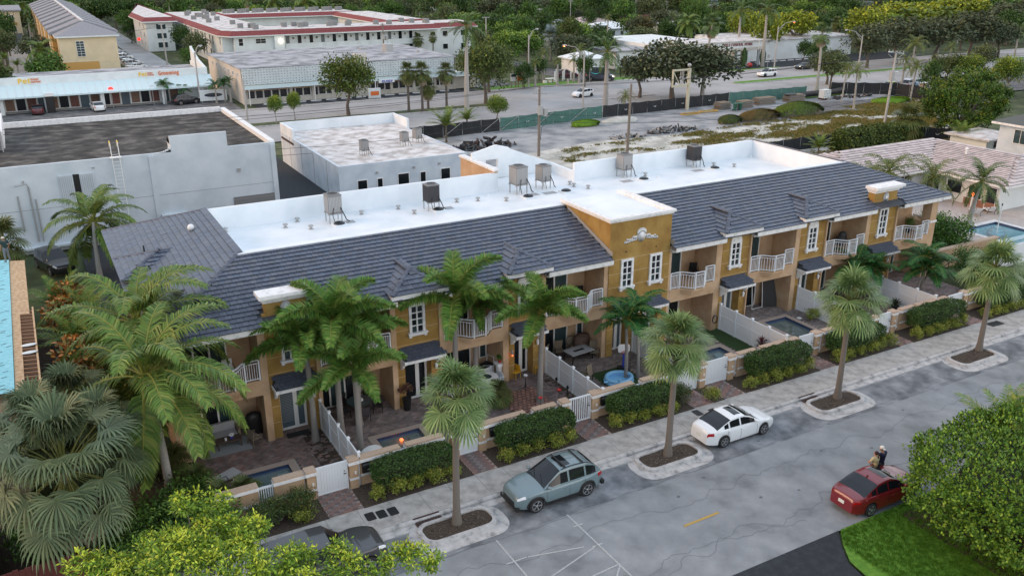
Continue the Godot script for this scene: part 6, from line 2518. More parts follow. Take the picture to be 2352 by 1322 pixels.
func warehouse():
	var o:=thing("warehouse","large pale blue grey warehouse with stained black flat roof","warehouse")
	var x0:=-60.0
	var x1:=19.4
	var z1:=-79.8
	var z0:=-101.5
	var b:=Mb.new()
	b.mn(x0,0,z1-.3,x1,7.1,z1)
	b.mn(x0,7.1,z1-.3,10.4,7.38,z1)
	b.mn(15.2,7.1,z1-.3,x1,7.38,z1)
	b.mn(10.4,7.1,z1-.3,15.2,8.72,z1)
	b.mn(x1-.3,0,z0,x1,7.1,z1-.3)
	b.mn(x0,0,z0,x1-.3,7.1,z0+.3)
	b.mn(10.4,7.1,z1-1.6,10.7,8.4,z1-.3)
	b.mn(14.9,7.1,z1-1.6,15.2,8.4,z1-.3)
	obj("wall",b,"pale_wall",o)
	var st:=Mb.new()
	for k in 6:
		st.mn(9.2+k*.2,7.38,z1-.29,10.4,7.38+.02+pow(k/6.0,2.5)*.5,z1-.01)
	obj("parapet_sweep",st,"pale_wall",o)
	var r:=Mb.new()
	r.mn(x0,6.9,z0+.3,x1-.3,7.08,z1-.3)
	r.mn(10.4,8.0,z1-1.6,15.2,8.5,z1-.3)
	obj("roof",r,"black_roof",o)
	var cp:=Mb.new()
	cp.mn(x1-.45,7.1,z0,x1+.08,7.5,z1-.3)
	cp.mn(-2.5,7.1,z0-.05,x1-.45,7.62,z0+.35)
	cp.mn(-2.6,7.1,z0,-2.2,8.6,-90)
	obj("coping",cp,"white_trim",o)
	for x in [8.72,19.15]:
		var p:=Mb.new()
		p.mn(x-.22,0,z1,x+.22,7.2,z1+.12)
		obj("pilaster",p,"pale_wall",o)
	var j:=Mb.new()
	j.mn(x0,3.7,z1,x1,3.73,z1+.006)
	obj("joint",j,"unit_grey",o)
	var lg:=Mb.new()
	lg.mn(-30,.45,z1,4,.62,z1+.5)
	lg.mn(8.9,1.85,z1,11.1,2.0,z1+.5)
	obj("ledge",lg,"pale_wall",o)
	for q in [[1.37,2.45],[2.95,4.05]]:
		var d:=Mb.new()
		d.mn(q[0],3.2,z1+.02,q[1],6.3,z1+.10)
		obj("shutter",d,"pale_wall",o)
		for k in 7:
			var s:=Mb.new()
			s.mn(q[0]+.06+k*.145,3.25,z1+.10,q[0]+.09+k*.145,6.25,z1+.125)
			obj("slat",s,"galv",o)
	var gap:=Mb.new()
	gap.mn(2.45,3.2,z1-.0,2.95,6.3,z1+.03)
	obj("opening",gap,"black",o)
	var gd:=Mb.new()
	gd.mn(15.2,0,z1+.02,19.0,2.72,z1+.06)
	obj("garage_door",gd,"unit_grey",o)
	for k in 5:
		var s:=Mb.new()
		s.mn(15.2,.5*k+.48,z1+.06,19.0,.5*k+.50,z1+.075)
		obj("panel_rib",s,"galv",o)
	for q in [[15.95,5.2,.3,.3],[4.1,6.7,.18,.12],[-1.2,6.1,.14,.2]]:
		var v:=Mb.new()
		v.mn(q[0]-q[2]/2,q[1]-q[3]/2,z1,q[0]+q[2]/2,q[1]+q[3]/2,z1+.12)
		obj("vent",v,"galv",o)
	var pi:=Mb.new()
	for q in [[-.9,1.0,5.6],[-.55,1.0,4.6],[-1.8,2.0,5.0]]:
		pi.cyl(V(q[0],q[1],z1+.08),.06,q[2]-q[1],6)
	pi.tube([V(-.9,5.6,z1+.1),V(-1.0,6.0,z1+.4),V(-1.9,5.9,z1+.5)],[.05,.05,.05],6)
	obj("pipe",pi,"galv",o)
	var la:=thing("roof_ladder","white caged roof ladder on the pale warehouse wall","ladder",V(5.95,0,z1+.25))
	for s in [-.3,.3]:
		part(la,"rail","white",func(b2):b2.tube([V(s,2.2,0),V(s,7.3,0),V(s,8.6,-.1),V(s,8.75,-.5),V(s,8.2,-1.0)],[.035,.035,.035,.035,.035],6))
		part(la,"grip","sign_yellow",func(b2):b2.tube([V(s,8.45,-.08),V(s,8.76,-.3),V(s,8.7,-.55)],[.045,.045,.045],6))
	for k in 18:
		part(la,"rung","white",func(b2):b2.bar(V(-.3,2.4+k*.31,0),V(.3,2.4+k*.31,0),.03))
	part(la,"platform","white",func(b2):b2.mn(-.45,7.35,-.5,.45,7.42,.05))
	var hb:=thing("wall_box_ladder","pale grey slatted roof stair at the left edge of the black roof","roof stair",V(-2.9,7.1,-87.5))
	for k in 9:
		part(hb,"tread","galv",func(b2):b2.mn(-.8,.15+k*.2,-2.2,.55,.19+k*.2,-1.0+k*.02))
	for s in [-2.2,-.9]:
		part(hb,"stringer","galv",func(b2):b2.mn(.5,0,s-.05,.6,2.0,s+.05))
func small_shop():
	var o:=thing("flat_shop","low white block building with dirty white roof and four dark openings","building")
	var x0:=26.3
	var x1:=40.6
	var z1:=-83.2
	var z0:=-104.5
	var b:=Mb.new()
	b.mn(x0,0,z1-.25,x1,3.62,z1)
	b.mn(x0,0,z0,x0+.25,3.6,z1-.25)
	b.mn(x1-.25,0,z0,x1,3.6,z1-.25)
	obj("wall",b,"blue_wall",o)
	var p:=Mb.new()
	p.mn(x0,0,z0-.25,x1+.3,4.7,z0)
	p.mn(x0-.01,3.6,z0,x0+.24,4.68,z0+5.0)
	p.mn(x1+.04,3.0,z0,x1+.3,4.68,z0+4.6)
	obj("parapet",p,"white_roof",o)
	var r:=Mb.new()
	r.mn(x0+.25,3.2,z0,x1-.25,3.55,z1-.25)
	obj("roof",r,"dirty_roof",o)
	var pl_:=Mb.new()
	for k in 4:
		pl_.mn(x0-.02,0,z1-4-k*4.6,x0,3.6,z1-3.94-k*4.6)
	obj("joint",pl_,"unit_grey",o)
	for q in [[28.7,1.0,.95,1.9],[30.6,1.35,.5,1.15],[33.2,1.1,1.15,2.1],[35.4,1.5,.55,1.15],[38.0,1.2,1.0,1.95]]:
		var g:=Node3D.new()
		fresh(o,g,"door" if q[3]>1.5 else "window")
		var f:=Mb.new()
		f.mn(q[0]-q[2]/2-.08,q[1]-q[3]/2,z1,q[0]+q[2]/2+.08,q[1]+q[3]/2+.08,z1+.05)
		obj("frame",f,"white",g)
		var d:=Mb.new()
		d.mn(q[0]-q[2]/2,q[1]-q[3]/2,z1+.05,q[0]+q[2]/2,q[1]+q[3]/2,z1+.07)
		obj("panel",d,"glass_dark",g)
	for q in [[30.3,2.6],[34.4,2.7],[37.3,2.8]]:
		var l:=Mb.new()
		l.mn(q[0]-.1,q[1]-.1,z1,q[0]+.1,q[1]+.1,z1+.15)
		obj("wall_light",l,"galv",o)
	var br:=Mb.new()
	br.mn(x0-.08,2.9,z0+.2,x0-.01,3.15,z0+5.2)
	obj("rusty_beam",br,"copper_drain",o)
	var ac:=make_ac("air_conditioner",false)
	ac.position=V(30.6,3.55,-87.5)
	tag(ac,"grey air conditioner alone at the left on the dirty white roof","air conditioner","air conditioners on the dirty white roof")
	dup(ac,V(36.2,3.55,-90.0),.1,"left grey air conditioner of a close pair on the dirty white roof","air conditioners on the dirty white roof",.95)
	dup(ac,V(38.1,3.55,-90.8),.2,"right grey air conditioner of a close pair on the dirty white roof","air conditioners on the dirty white roof",1.0)
	sheet("alley",19.4,-112,26.3,-60.5,.01,"asphalt")
	sheet("rear_yard",2,-79.5,19.4,-60.5,.008,"asphalt")
	sheet("rear_yard",26.3,-83.2,60,-60.0,.006,"asphalt_old")
	var hm:=hedge_mesh(31,12,.9,.9,5200,.16,"dark2")
	shrub("hedge","long low dark hedge in front of the white block building","hedge",hm,V(33.5,.1,-80.4),0,V(1,1,1),"",false)
func pet_plaza():
	var o:=thing("shop_row","long low shop row with pale aqua awning, orange shop signs and lit windows","shop building")
	var z:=-160.0
	var b:=Mb.new()
	b.mn(-40,0,z-14,27.4,4.2,z-.6)
	b.mn(-40,4.2,z-1.0,28.6,5.38,z-.35)
	for x in [-3.2,3.1,11.3,20.8,27.0]:
		b.mn(x-.3,0,z-.6,x+.3,2.7,z+1.8)
	b.mn(24.0,0,z-.6,28.6,2.7,z+.2)
	obj("wall",b,"far_white",o)
	var sg:=Mb.new()
	sg.mn(28.0,4.2,z-13,28.6,5.4,z-1.0)
	sg.xf=Transform3D(Basis(Vector3.UP,PI/2),V(28.3,0,z-.2))
	sg.xprism([Vector2(0,4.2),Vector2(.2,4.2),Vector2(12,4.2),Vector2(12,8.0),Vector2(11,7.6),Vector2(6,6.2),Vector2(.5,5.5)],-.2,.2)
	obj("wing_wall",sg,"far_white",o)
	var r:=Mb.new()
	r.mn(-40,4.2,z-14,28,4.6,z-1.0)
	obj("roof",r,"grey_roof",o)
	var a:=Mb.new()
	for k in 60:
		var x:=-40+k*1.15
		a.quad(V(x,2.72,z+2.6),V(x+1.11,2.72,z+2.6),V(x+1.11,4.22,z-.35),V(x,4.22,z-.35))
		a.mn(x+1.11,2.74,z+2.55,x+1.15,2.80,z+2.6)
	a.mn(-40,2.5,z+2.5,29.0,2.72,z+2.58)
	obj("awning",a,"aqua_awning",o)
	var c:=Mb.new()
	for k in 60:
		var x:=-40+k*1.15+1.12
		c.bar(V(x,2.75,z+2.6),V(x,4.26,z-.35),.05)
	obj("awning_seam",c,"white_trim",o)
	var x:=-9.0
	var k:=0
	while x<23.5:
		var door:=k%4==3
		wall_window(o,x+.75,1.2 if not door else 1.15,z-.58,1.3,1.9 if not door else 2.2,["shop_warm","glass_dark","shop_red","glass_blue"][k%4],1,1,"z","white")
		x+=1.55
		k+=1
	for q in [[-.35,4.5,.75,"Pet","sign_yellow",1.75],[1.5,4.9,.30,"Super","sign_orange",1.15],[1.5,4.5,.30,"market","sign_orange",1.35],[17.5,4.55,.62,"Pet","sign_yellow",1.3],[18.9,4.88,.24,"Super","sign_orange",.85],[18.9,4.56,.24,"market","sign_orange",1.0],[20.6,4.55,.62,"Grooming","sign_orange",3.3]]:
		words(o,"sign_letters",q[3],V(q[0]+q[5]/2,q[1]+q[2]*.4,z-.31),q[2],q[4],q[5])
	sheet("shop_walk",-40,z-.6,29,z+1.6,.10,"concrete")
	sheet("shop_parking",-40,z+1.6,31,-146.2,.008,"asphalt_old")
func breeze_plaza():
	var o:=thing("shop_block","two storey beige shop block with white breeze block screen front","shop building")
	var z:=-150.6
	var b:=Mb.new()
	b.mn(32.2,0,-178,71.5,5.8,z-.4)
	b.mn(71.5,0,-170,75.8,2.2,z-.4)
	b.mn(51.8,0,z-.4,54.1,7.4,z+.25)
	for q in [32.4,40.3,44.2,47.6,58.6,63.0,67.2,71.2]:
		b.mn(q-.25,0,z-.4,q+.25,2.6,z)
	b.mn(32.2,0,z-.4,71.5,.8,z-.1)
	obj("wall",b,"beige",o)
	var bd:=Mb.new()
	bd.mn(32.2,2.15,z-.4,71.5,2.62,z-.05)
	obj("sign_band",bd,"coping_peach",o)
	var r:=Mb.new()
	r.mn(31.9,5.8,-178.3,71.7,5.98,z-.2)
	obj("roof",r,"grey_roof",o)
	var c:=Mb.new()
	c.mn(32.3,2.62,z-.4,75.9,2.72,z+1.5)
	c.mn(32.3,2.72,z+1.35,75.9,3.2,z+1.5)
	obj("canopy",c,"aqua_awning",o)
	var cl:=Mb.new()
	for x in [32.9,44,55,66,75.3]:
		cl.mn(x-.06,0,z+1.38,x+.06,2.7,z+1.48)
	obj("canopy_post",cl,"white",o)
	var bk:=Mb.new()
	bk.mn(32.3,3.25,z-.30,71.4,5.7,z-.26)
	obj("screen_back",bk,"copper_drain",o)
	var blk:=Mb.new()
	blk.mn(-.245,-.205,-.1,-.11,.205,.12)
	blk.mn(.11,-.205,-.1,.245,.205,.12)
	blk.mn(-.11,.13,-.1,.11,.205,.12)
	blk.mn(-.11,-.205,-.1,.11,-.13,.12)
	blk.mn(-.03,-.13,-.1,.03,.13,.12)
	var bm:=blk.mesh()
	var xs:=[]
	for row in 6:
		for k in 79:
			var x:=32.56+k*.492
			if x>51.5 and x<54.4:
				continue
			var t:=Transform3D(Basis(Vector3.BACK,PI/2 if (row+k)%2 else 0.0),V(x,3.45+row*.412,z-.16))
			xs.append(t)
	for i in mini(300,xs.size()):
		obj("breeze_block",bm,"far_white",o,xs[i])
	many("breeze_blocks",bm,"far_white",xs.slice(300),[],o)
	var x:=33.0
	var k:=0
	while x<70.5:
		if not (x>51 and x<54):
			var door:=k%5==3
			wall_window(o,x+.6,1.5 if not door else 1.15,z-.38,1.15,1.25 if not door else 2.1,"glass_dark",1,1,"z","white")
		x+=1.36
		k+=1
	for q in [[74.0]]:
		wall_window(o,q[0],1.1,z-.38,1.0,2.0,"glass_dark")
	for k2 in 7:
		wall_window(o,32.2,4.6,-153.5-k2*3.4,.7,.55,"glass_blue",2,1,"x")
	words(o,"sign_letters","PRIME",V(37.0,2.52,z+.02),.42,"sign_blue",2.0)
	var bl:=Mb.new()
	bl.mn(55.6,2.25,z+1.5,58.6,2.85,z+1.56)
	obj("sign_board",bl,"white",o)
	words(o,"sign_letters","OLOGY",V(57.2,2.5,z+1.58),.4,"sign_blue",2.0)
	var vt:=Mb.new()
	vt.mn(63,5.97,-166,64.5,7.4,-164)
	obj("roof_unit",vt,"galv",o)
	vt=Mb.new()
	vt.cyl(V(68,5.95,-160),.3,.5,10)
	obj("roof_vent",vt,"galv",o)
	vt=Mb.new()
	vt.mn(60,5.97,-171,61.4,6.4,-170)
	obj("roof_unit",vt,"galv",o)
	var og:=thing("planter_sign","low white sign wall with orange panel in front of the shop block","sign",V(54.0,0,-147.2))
	part(og,"wall","far_white",func(b2):b2.mn(-1.1,0,-.2,1.1,1.7,.2))
	part(og,"panel","sign_orange",func(b2):b2.mn(-.75,.5,.2,.75,1.2,.24))
	sheet("shop_parking",33.5,-150.2,74,-145.4,.012,"asphalt")
	var pk:=Mb.new()
	for k3 in 15:
		ribbon(pk,[Vector2(35+k3*2.7,-149.6),Vector2(36.6+k3*2.7,-145.7)],.14,.02)
	struct("parking_lines",pk,"paint_white")
	for k3 in 13:
		var ws:=Mb.new()
		ws.mn(-.9,0,-.1,.9,.14,.1)
		tag(obj("wheel_stop",ws,"white_trim",self,T(36.0+k3*2.7,.012,-149.2,-.1)),"white concrete wheel stop at the breeze block shops, %s from the left"%ORD[k3],"wheel stop","wheel stops in front of the shops")
	sheet("shop_parking",75.9,-172,86,-146,.011,"asphalt_old")
func yellow_blocks():
	var o:=thing("yellow_townhouses","long pale yellow three storey building with grey hipped stepped roof","building")
	var b:=Mb.new()
	b.mn(7.7,0,-330,17.9,9.0,-192)
	obj("wall",b,"cream",o)
	var bd:=Mb.new()
	bd.mn(7.68,4.15,-192,17.92,4.3,-191.94)
	bd.mn(14.2,0,-192,17.92,4.15,-191.95)
	obj("band",bd,"cream",o)
	var og:=Mb.new()
	og.mn(7.7,0,-192,14.2,4.15,-191.96)
	obj("orange_panel",og,"orange_wall",o)
	var f:=Mb.new()
	f.mn(7.1,8.75,-331,18.5,9.0,-191.4)
	obj("fascia",f,"far_white",o)
	var r:=Mb.new()
	var A:=V(7.1,9.0,-191.4)
	var B:=V(18.5,9.0,-191.4)
	var P:=V(12.8,11.3,-198.5)
	r.tri(A,B,P)
	r.quad(V(7.1,9.0,-331),A,P,V(12.8,11.3,-331))
	r.quad(B,V(18.5,9.0,-331),V(12.8,11.3,-331),P)
	obj("roof",r,"shingle_far",o)
	for k in 11:
		var s:=Mb.new()
		var z:=-199.0-k*12
		for sd in [-1,1]:
			var e:=6.3
			s.quad(V(12.8+sd*e,9.25,z),V(12.8+sd*.3,11.42,z),V(12.8+sd*.3,11.42,z-7),V(12.8+sd*e,9.25,z-7))
			s.quad(V(12.8+sd*e,8.7,z),V(12.8+sd*.3,10.9,z),V(12.8+sd*.3,11.42,z),V(12.8+sd*e,9.25,z))
			s.quad(V(12.8+sd*e,8.7,z-7),V(12.8+sd*e,8.7,z),V(12.8+sd*e,9.25,z),V(12.8+sd*e,9.25,z-7))
		obj("raised_roof",s,"shingle_far",o)
		var bw:=Mb.new()
		bw.mn(6.9,0,z-6.5,7.7,8.7,z-.5)
		obj("side_bay",bw,"cream" if k%2 else "orange_wall",o)
		var wr:=Mb.new()
		wr.mn(7.55,3.0,z-9.5,7.69,4.2,z-8.2)
		wr.mn(7.55,6.0,z-9.5,7.69,7.6,z-8.2)
		obj("side_window",wr,"glass_dark",o)
	var rc:=Mb.new()
	for k in 22:
		rc.mn(12.5,11.3+.02*(k%2),-199-k*6.0-5.8,13.1,11.5+.02*(k%2),-199-k*6.0)
	obj("ridge_cap",rc,"dirty_roof",o)
	wall_window(o,11.3,6.6,-191.98,1.35,2.8,"glass_teal",2,6,"z","white")
	var o2:=thing("yellow_building","pale yellow and orange block at the far end of the left lane","building",V(-2,0,-300))
	part(o2,"wall","cream",func(b2):b2.mn(-14,0,-30,5.2,8.5,0))
	part(o2,"panel","orange_wall",func(b2):
		b2.mn(-2.6,2.6,0,0,6.2,.06)
		b2.mn(1.4,4.8,0,4.2,5.4,.3))
	for q in [[-1.3,5.0],[3.0,6.7],[3.2,3.6]]:
		wall_window(o2,q[0],q[1],.02,1.1,1.5,"glass_dark",2)
	part(o2,"garage","glass_pale",func(b2):b2.mn(2.3,.1,0,5.0,2.4,.05))
	part(o2,"roof","shingle_far",func(b2):b2.mn(-14.5,8.5,-30.5,5.8,8.9,.6))
func roof_slab(o:Node,poly:Array,y:float,inset:float=1.1):
	var top:=[]
	var c:=Vector2.ZERO
	for p in poly:
		c+=p/poly.size()
	var off:=Geometry2D.offset_polygon(PackedVector2Array(poly),-inset)
	var b:=Mb.new()
	var inner:PackedVector2Array=off[0]
	b.prism(Array(inner),y+.9,y+1.0)
	obj("flat_roof",b,"dirty_roof",o)
	var f:=Mb.new()
	var pk:=PackedVector2Array(poly)
	if Geometry2D.is_polygon_clockwise(pk):
		pk.reverse()
	for i in pk.size():
		var a:=pk[i]
		var e:=pk[(i+1)%pk.size()]
		var m:=a
		var n:=e
		for q in inner:
			if q.distance_to(a)<inset*2.2 and (m==a or q.distance_to(a)<m.distance_to(a)):
				m=q
			if q.distance_to(e)<inset*2.2 and (n==e or q.distance_to(e)<n.distance_to(e)):
				n=q
		f.quad(V(e.x,y,e.y),V(a.x,y,a.y),V(m.x,y+1.0,m.y),V(n.x,y+1.0,n.y))
	obj("mansard",f,"mansard",o)
	var w:=Mb.new()
	w.prism(poly,y-.25,y-.003)
	obj("fascia",w,"far_white",o)
func apartments():
	var o:=thing("apartment_building","long white three storey apartment building with dark red mansard band and open galleries","apartment building")
	var zf:=-203.5
	var b:=Mb.new()
	b.mn(42.8,0,zf-11.5,93.2,6.7,zf-1.3)
	b.mn(42.8,0,zf-1.3,51.5,6.7,zf)
	b.mn(88.5,0,zf-12,102.5,6.7,zf-2.4)
	b.mn(40.6,0,-285,43.5,6.7,zf-2)
	b.mn(43.5,0,-285,52,6.7,zf-11.5)
	obj("wall",b,"far_white",o)
	roof_slab(o,[Vector2(41.8,zf+.9),Vector2(92.5,zf+.9),Vector2(92.5,zf-1.2),Vector2(103.8,zf-1.6),Vector2(103.8,zf-12.8),Vector2(53.5,zf-12.8),Vector2(53.5,-286),Vector2(39.8,-286),Vector2(39.8,zf-3)],6.9)
	var s:=Mb.new()
	for y in [3.5,.35]:
		s.mn(53.8,y,zf-1.3,88.5,y+.22,zf+.1)
	obj("gallery_slab",s,"far_white",o)
	var pa:=Mb.new()
	pa.mn(54.2,3.72,zf-.1,88.4,4.75,zf+.0)
	pa.mn(54.2,.57,zf-.1,88.4,1.6,zf+.0)
	obj("gallery_front",pa,"far_white",o)
	var st:=Mb.new()
	st.mn(51.5,0,zf-1.3,53.8,6.6,zf+.7)
	obj("stair_tower",st,"far_white",o)
	for q in [[44.2,5.5],[44.2,2.4]]:
		wall_window(o,q[0],q[1],zf+.01,.9,1.5,"glass_dark",1,2)
	for y in [5.6,2.4]:
		wall_window(o,48.6,y,zf+.01,2.2,.95,"glass_dark",2,2)
		for z in [zf-.8,zf-3.5]:
			wall_window(o,42.78 if z>zf-2 else 40.58,y,z-.5,.8,1.5,"glass_dark",2,1,"x")
	for lv in 2:
		var y:=5.3-lv*3.1
		for k in 12:
			var x:=55.0+k*2.75
			wall_window(o,x,y+.1,zf-1.28,.85,2.0,"glass_dark" if k%3 else "glass_pale",1,1)
			wall_window(o,x+1.3,y+.5,zf-1.28,.45,.45,"glass_dark",1,2)
			var rl:=Mb.new()
			for m in 5:
				rl.mn(x-.42+m*.2,y-1.5,zf+.02,x-.38+m*.2,y-.55,zf+.05)
			rl.mn(x-.45,y-.58,zf+.0,x+.5,y-.52,zf+.06)
			obj("railing",rl,"white",o)
	for k in 7:
		for y in [5.2,2.1]:
			wall_window(o,40.58,y,zf-12-k*9.0,1.0,2.0,"glass_dark",1,1,"x")
			wall_window(o,40.58,y,zf-15.5-k*9.0,1.0,2.0,"glass_dark",1,1,"x")
	for x in [95,100]:
		wall_window(o,x,5.3,zf-2.38,1.3,1.2,"glass_dark")
		wall_window(o,x,2.2,zf-2.38,1.3,1.2,"glass_dark")
	var wl:=Mb.new()
	wl.ball(V(52.9,5.5,zf+.75),V(.16,.2,.1),10,6)
	obj("wall_lamp",wl,"head_glow",o)
	glow_light(o,V(52.9,5.5,zf+.95),Color(1,.9,.75),.6)
	rng.seed=9
	for k in 34:
		var au:=Mb.new()
		var x:=rng.randf_range(45,91) if k<20 else rng.randf_range(42,51)
		var z:=rng.randf_range(zf-10,zf-3) if k<20 else rng.randf_range(-280,-220)
		au.mn(x-.6,7.8,z-.45,x+.6,8.9,z+.45)
		obj("roof_unit",au,"unit_grey",o)
	var o2:=thing("apartment_building","white apartment building with dark red mansard, left behind the parked cars","apartment building")
	var b2:=Mb.new()
	b2.mn(30.9,0,-276,37.5,7.6,-251)
	obj("wall",b2,"far_white",o2)
	roof_slab(o2,[Vector2(29.8,-249.5),Vector2(38.6,-249.5),Vector2(38.6,-330),Vector2(29.8,-277)],7.6,1.0)
	for y in [6.2,3.9,1.6]:
		wall_window(o2,34.5,y,-250.98,2.3,1.3,"glass_teal",2,1)
		for z in [-256.0,-263.0]:
			wall_window(o2,30.88,y,z,.8,1.2,"glass_dark",1,1,"x")
	var o3:=thing("apartment_building","rear white apartment wing with dark red mansard and many roof units","apartment building")
	var b3:=Mb.new()
	b3.mn(54,0,-278,92,6.6,-266)
	b3.mn(86,0,-262,96,6.6,-222)
	obj("wall",b3,"far_white",o3)
	roof_slab(o3,[Vector2(53,-264.5),Vector2(93,-264.5),Vector2(93,-279.5),Vector2(53,-279.5)],6.9)
	roof_slab(o3,[Vector2(84.8,-220.5),Vector2(97,-220.5),Vector2(97,-263.5),Vector2(84.8,-263.5)],6.9)
	for k in 26:
		var u3:=Mb.new()
		var x:=55+k*1.4
		u3.mn(x-.5,7.8,-271-(k%3),x+.5,9.0,-270.2-(k%3))
		obj("roof_unit",u3,"unit_grey",o3)
func funeral_home():
	var o:=thing("parlour_building","white single storey parlour building with covered drive and dark red lettering","building")
	var z:=-152.0
	var b:=Mb.new()
	b.mn(128,3.4,z-9,150,5.4,z)
	for x in [130.5,142.8,146.0,149.6]:
		b.mn(x-.45,0,z-1.0,x+.45,3.4,z-.1)
	b.mn(124,0,z-30,141,5.0,z-9)
	b.mn(150,0,z-24,186,4.6,-158)
	obj("wall",b,"far_white",o)
	var st:=Mb.new()
	for k in 24:
		for m in 2:
			st.mn(128.1+k*.9,3.42+m*.36,z,128.9+k*.9,3.72+m*.36,z+.05+.03*((k+m)%2))
	obj("stone_band",st,"beige",o)
	var r:=Mb.new()
	r.mn(127.5,5.4,z-9.5,150.5,5.62,z+.4)
	r.mn(150.6,4.6,z-24.5,186.5,4.9,-157.6)
	obj("roof",r,"dirty_roof",o)
	words(o,"sign_letters","CHILD FUNERAL HOME",V(142.0,4.78,z+.03),.62,"sign_maroon",9.0)
	sheet("parlour_parking",134,-158,200,-145.6,.015,"asphalt")
	var ws:=Mb.new()
	for k in 12:
		ws.mn(151+k*2.6,.02,-155.3,152.9+k*2.6,.2,-155.05)
	tag(obj("wheel_stops",ws,"white_trim"),"row of white wheel stops along the parlour parking","wheel stops").set_meta("kind","stuff")
	sheet("verge",76,-149.5,134,-145.6,.03,"lawn")
	sheet("verge",134,-147.4,150,-145.3,.03,"lawn")
	for q in [[142.0,"left"],[147.6,"right"]]:
		var cy:=thing("cypress","narrow dark clipped cypress %s beside the parlour columns"%q[1],"tree",V(q[0],0,-149.5),0,"clipped cypresses")
		rng.seed=int(q[0])
		var lb:=Mb.new()
		for k in 900:
			var t:=rng.randf()
			var an:=rng.randf()*TAU
			var rr:=.62*sin(PI*clampf(t*.85+.12,0,1))
			lb.col=pick(GREEN.dark[0])
			lb.leaf(V(cos(an)*rr,.2+t*4.0,sin(an)*rr),V(cos(an)*.4,.9,sin(an)*.4).normalized(),V(cos(an),.2,sin(an)).normalized(),.3,.18)
		obj("crown",lb,"leaf",cy)
		part(cy,"trunk","bark",func(b2):b2.cyl(Vector3.ZERO,.09,3.0,6))
	var fp:=thing("flagpole","thin white flagpole in front of the parlour building","flagpole",V(146.9,0,-150.2))
	part(fp,"pole","white",func(b2):b2.cyl(Vector3.ZERO,.06,6.0,7,.04))
	part(fp,"ball","galv",func(b2):b2.ball(V(0,6.05,0),V(.1,.1,.1),8,5))
# ---------------------------------------------------------------- highway
func highway():
	var y:=.016
	var rd:=sheet("highway",-200,-144.2,420,-117.0,y,"road_far")
	var mk:=Mb.new()
	for q in [[-121.0,3.0,9.0],[-124.4,3.0,9.0],[-137.2,3.0,9.0],[-140.6,3.0,9.0]]:
		var x:=-60.0
		while x<330:
			ribbon(mk,[Vector2(x,q[0]),Vector2(x+q[1],q[0])],.14,y+.006)
			x+=q[1]+q[2]
	ribbon(mk,[Vector2(66,-128.2),Vector2(110,-128.2)],.15,y+.006)
	obj("lane_marking",mk,"paint_white",rd)
	for q in [[-120,71,-131.9,-128.9],[86,99.5,-127.0,-126.0],[122,330,-132.2,-129.4]]:
		var b:=Mb.new()
		b.prism(rounded(q[0],q[2],q[1],q[3],minf(1.2,(q[3]-q[2])*.48)),0,.14)
		var m:=struct("median",b,"kerb")
		if q[3]-q[2]>1.2:
			var g:=Mb.new()
			g.prism(rounded(q[0]+.25,q[2]+.25,q[1]-.25,q[3]-.25,minf(1.0,(q[3]-q[2])*.42)),.145,.145)
			obj("median_grass",g,"lawn" if q[0]>0 else "ground",m)
	sheet("pavement",40,-117.0,320,-115.4,.05,"concrete")
	sheet("pavement",-60,-146.0,330,-144.2,.05,"concrete")
	sheet("side_lane",-1.5,-330,3.0,-161.7,.02,"concrete")
	sheet("side_street",25.4,-320,31.0,-176,.03,"road_far")
	sheet("side_street",97,-200,103.5,-146,.03,"asphalt_old")
	sheet("verge",84,-175,97,-149.5,.02,"ground")
	sheet("rear_verge",120,-117.0,160,-110.0,.04,"lawn")
	sheet("side_lot",137,-116.8,190,-98,.055,"asphalt_old")
func street_lamp(label:String,at:Vector3,h:float,arm:Vector3,lit:bool):
	var o:=thing("street_lamp",label,"street lamp",at,0,"tall street lamps along the highway")
	part(o,"pole","pole_concrete",func(b):b.cyl(Vector3.ZERO,.17,h,8,.10))
	var top:=V(0,h,0)
	part(o,"arm","galv",func(b):
		b.tube([top-V(0,.6,0),top+arm*.5+V(0,.75,0),top+arm+V(0,1.0,0)],[.06,.05,.045],6)
		b.tube([top-V(0,1.3,0),top+arm*.45+V(0,.5,0)],[.045,.04],6))
	part(o,"lamp_head","galv",func(b):b.ball(top+arm*1.12+V(0,1.02,0),V(.42,.14,.22),10,6))
	part(o,"lens","lamp_glow" if lit else "lens",func(b):b.ball(top+arm*1.14+V(0,.92,0),V(.2,.12,.17),10,6))
	if lit:
		glow_light(o,top+arm*1.14+V(0,.66,0),Color(1,.5,.25),1.5)
func wire_run(b:Mb,a:Vector3,e:Vector3,sag:float,r:float=.022):
	var pts:=[]
	var rad:=[]
	for k in 13:
		var t:=k/12.0
		pts.append(a.lerp(e,t)-V(0,sag*4*t*(1-t),0))
		rad.append(r)
	b.tube(pts,rad,4,false)
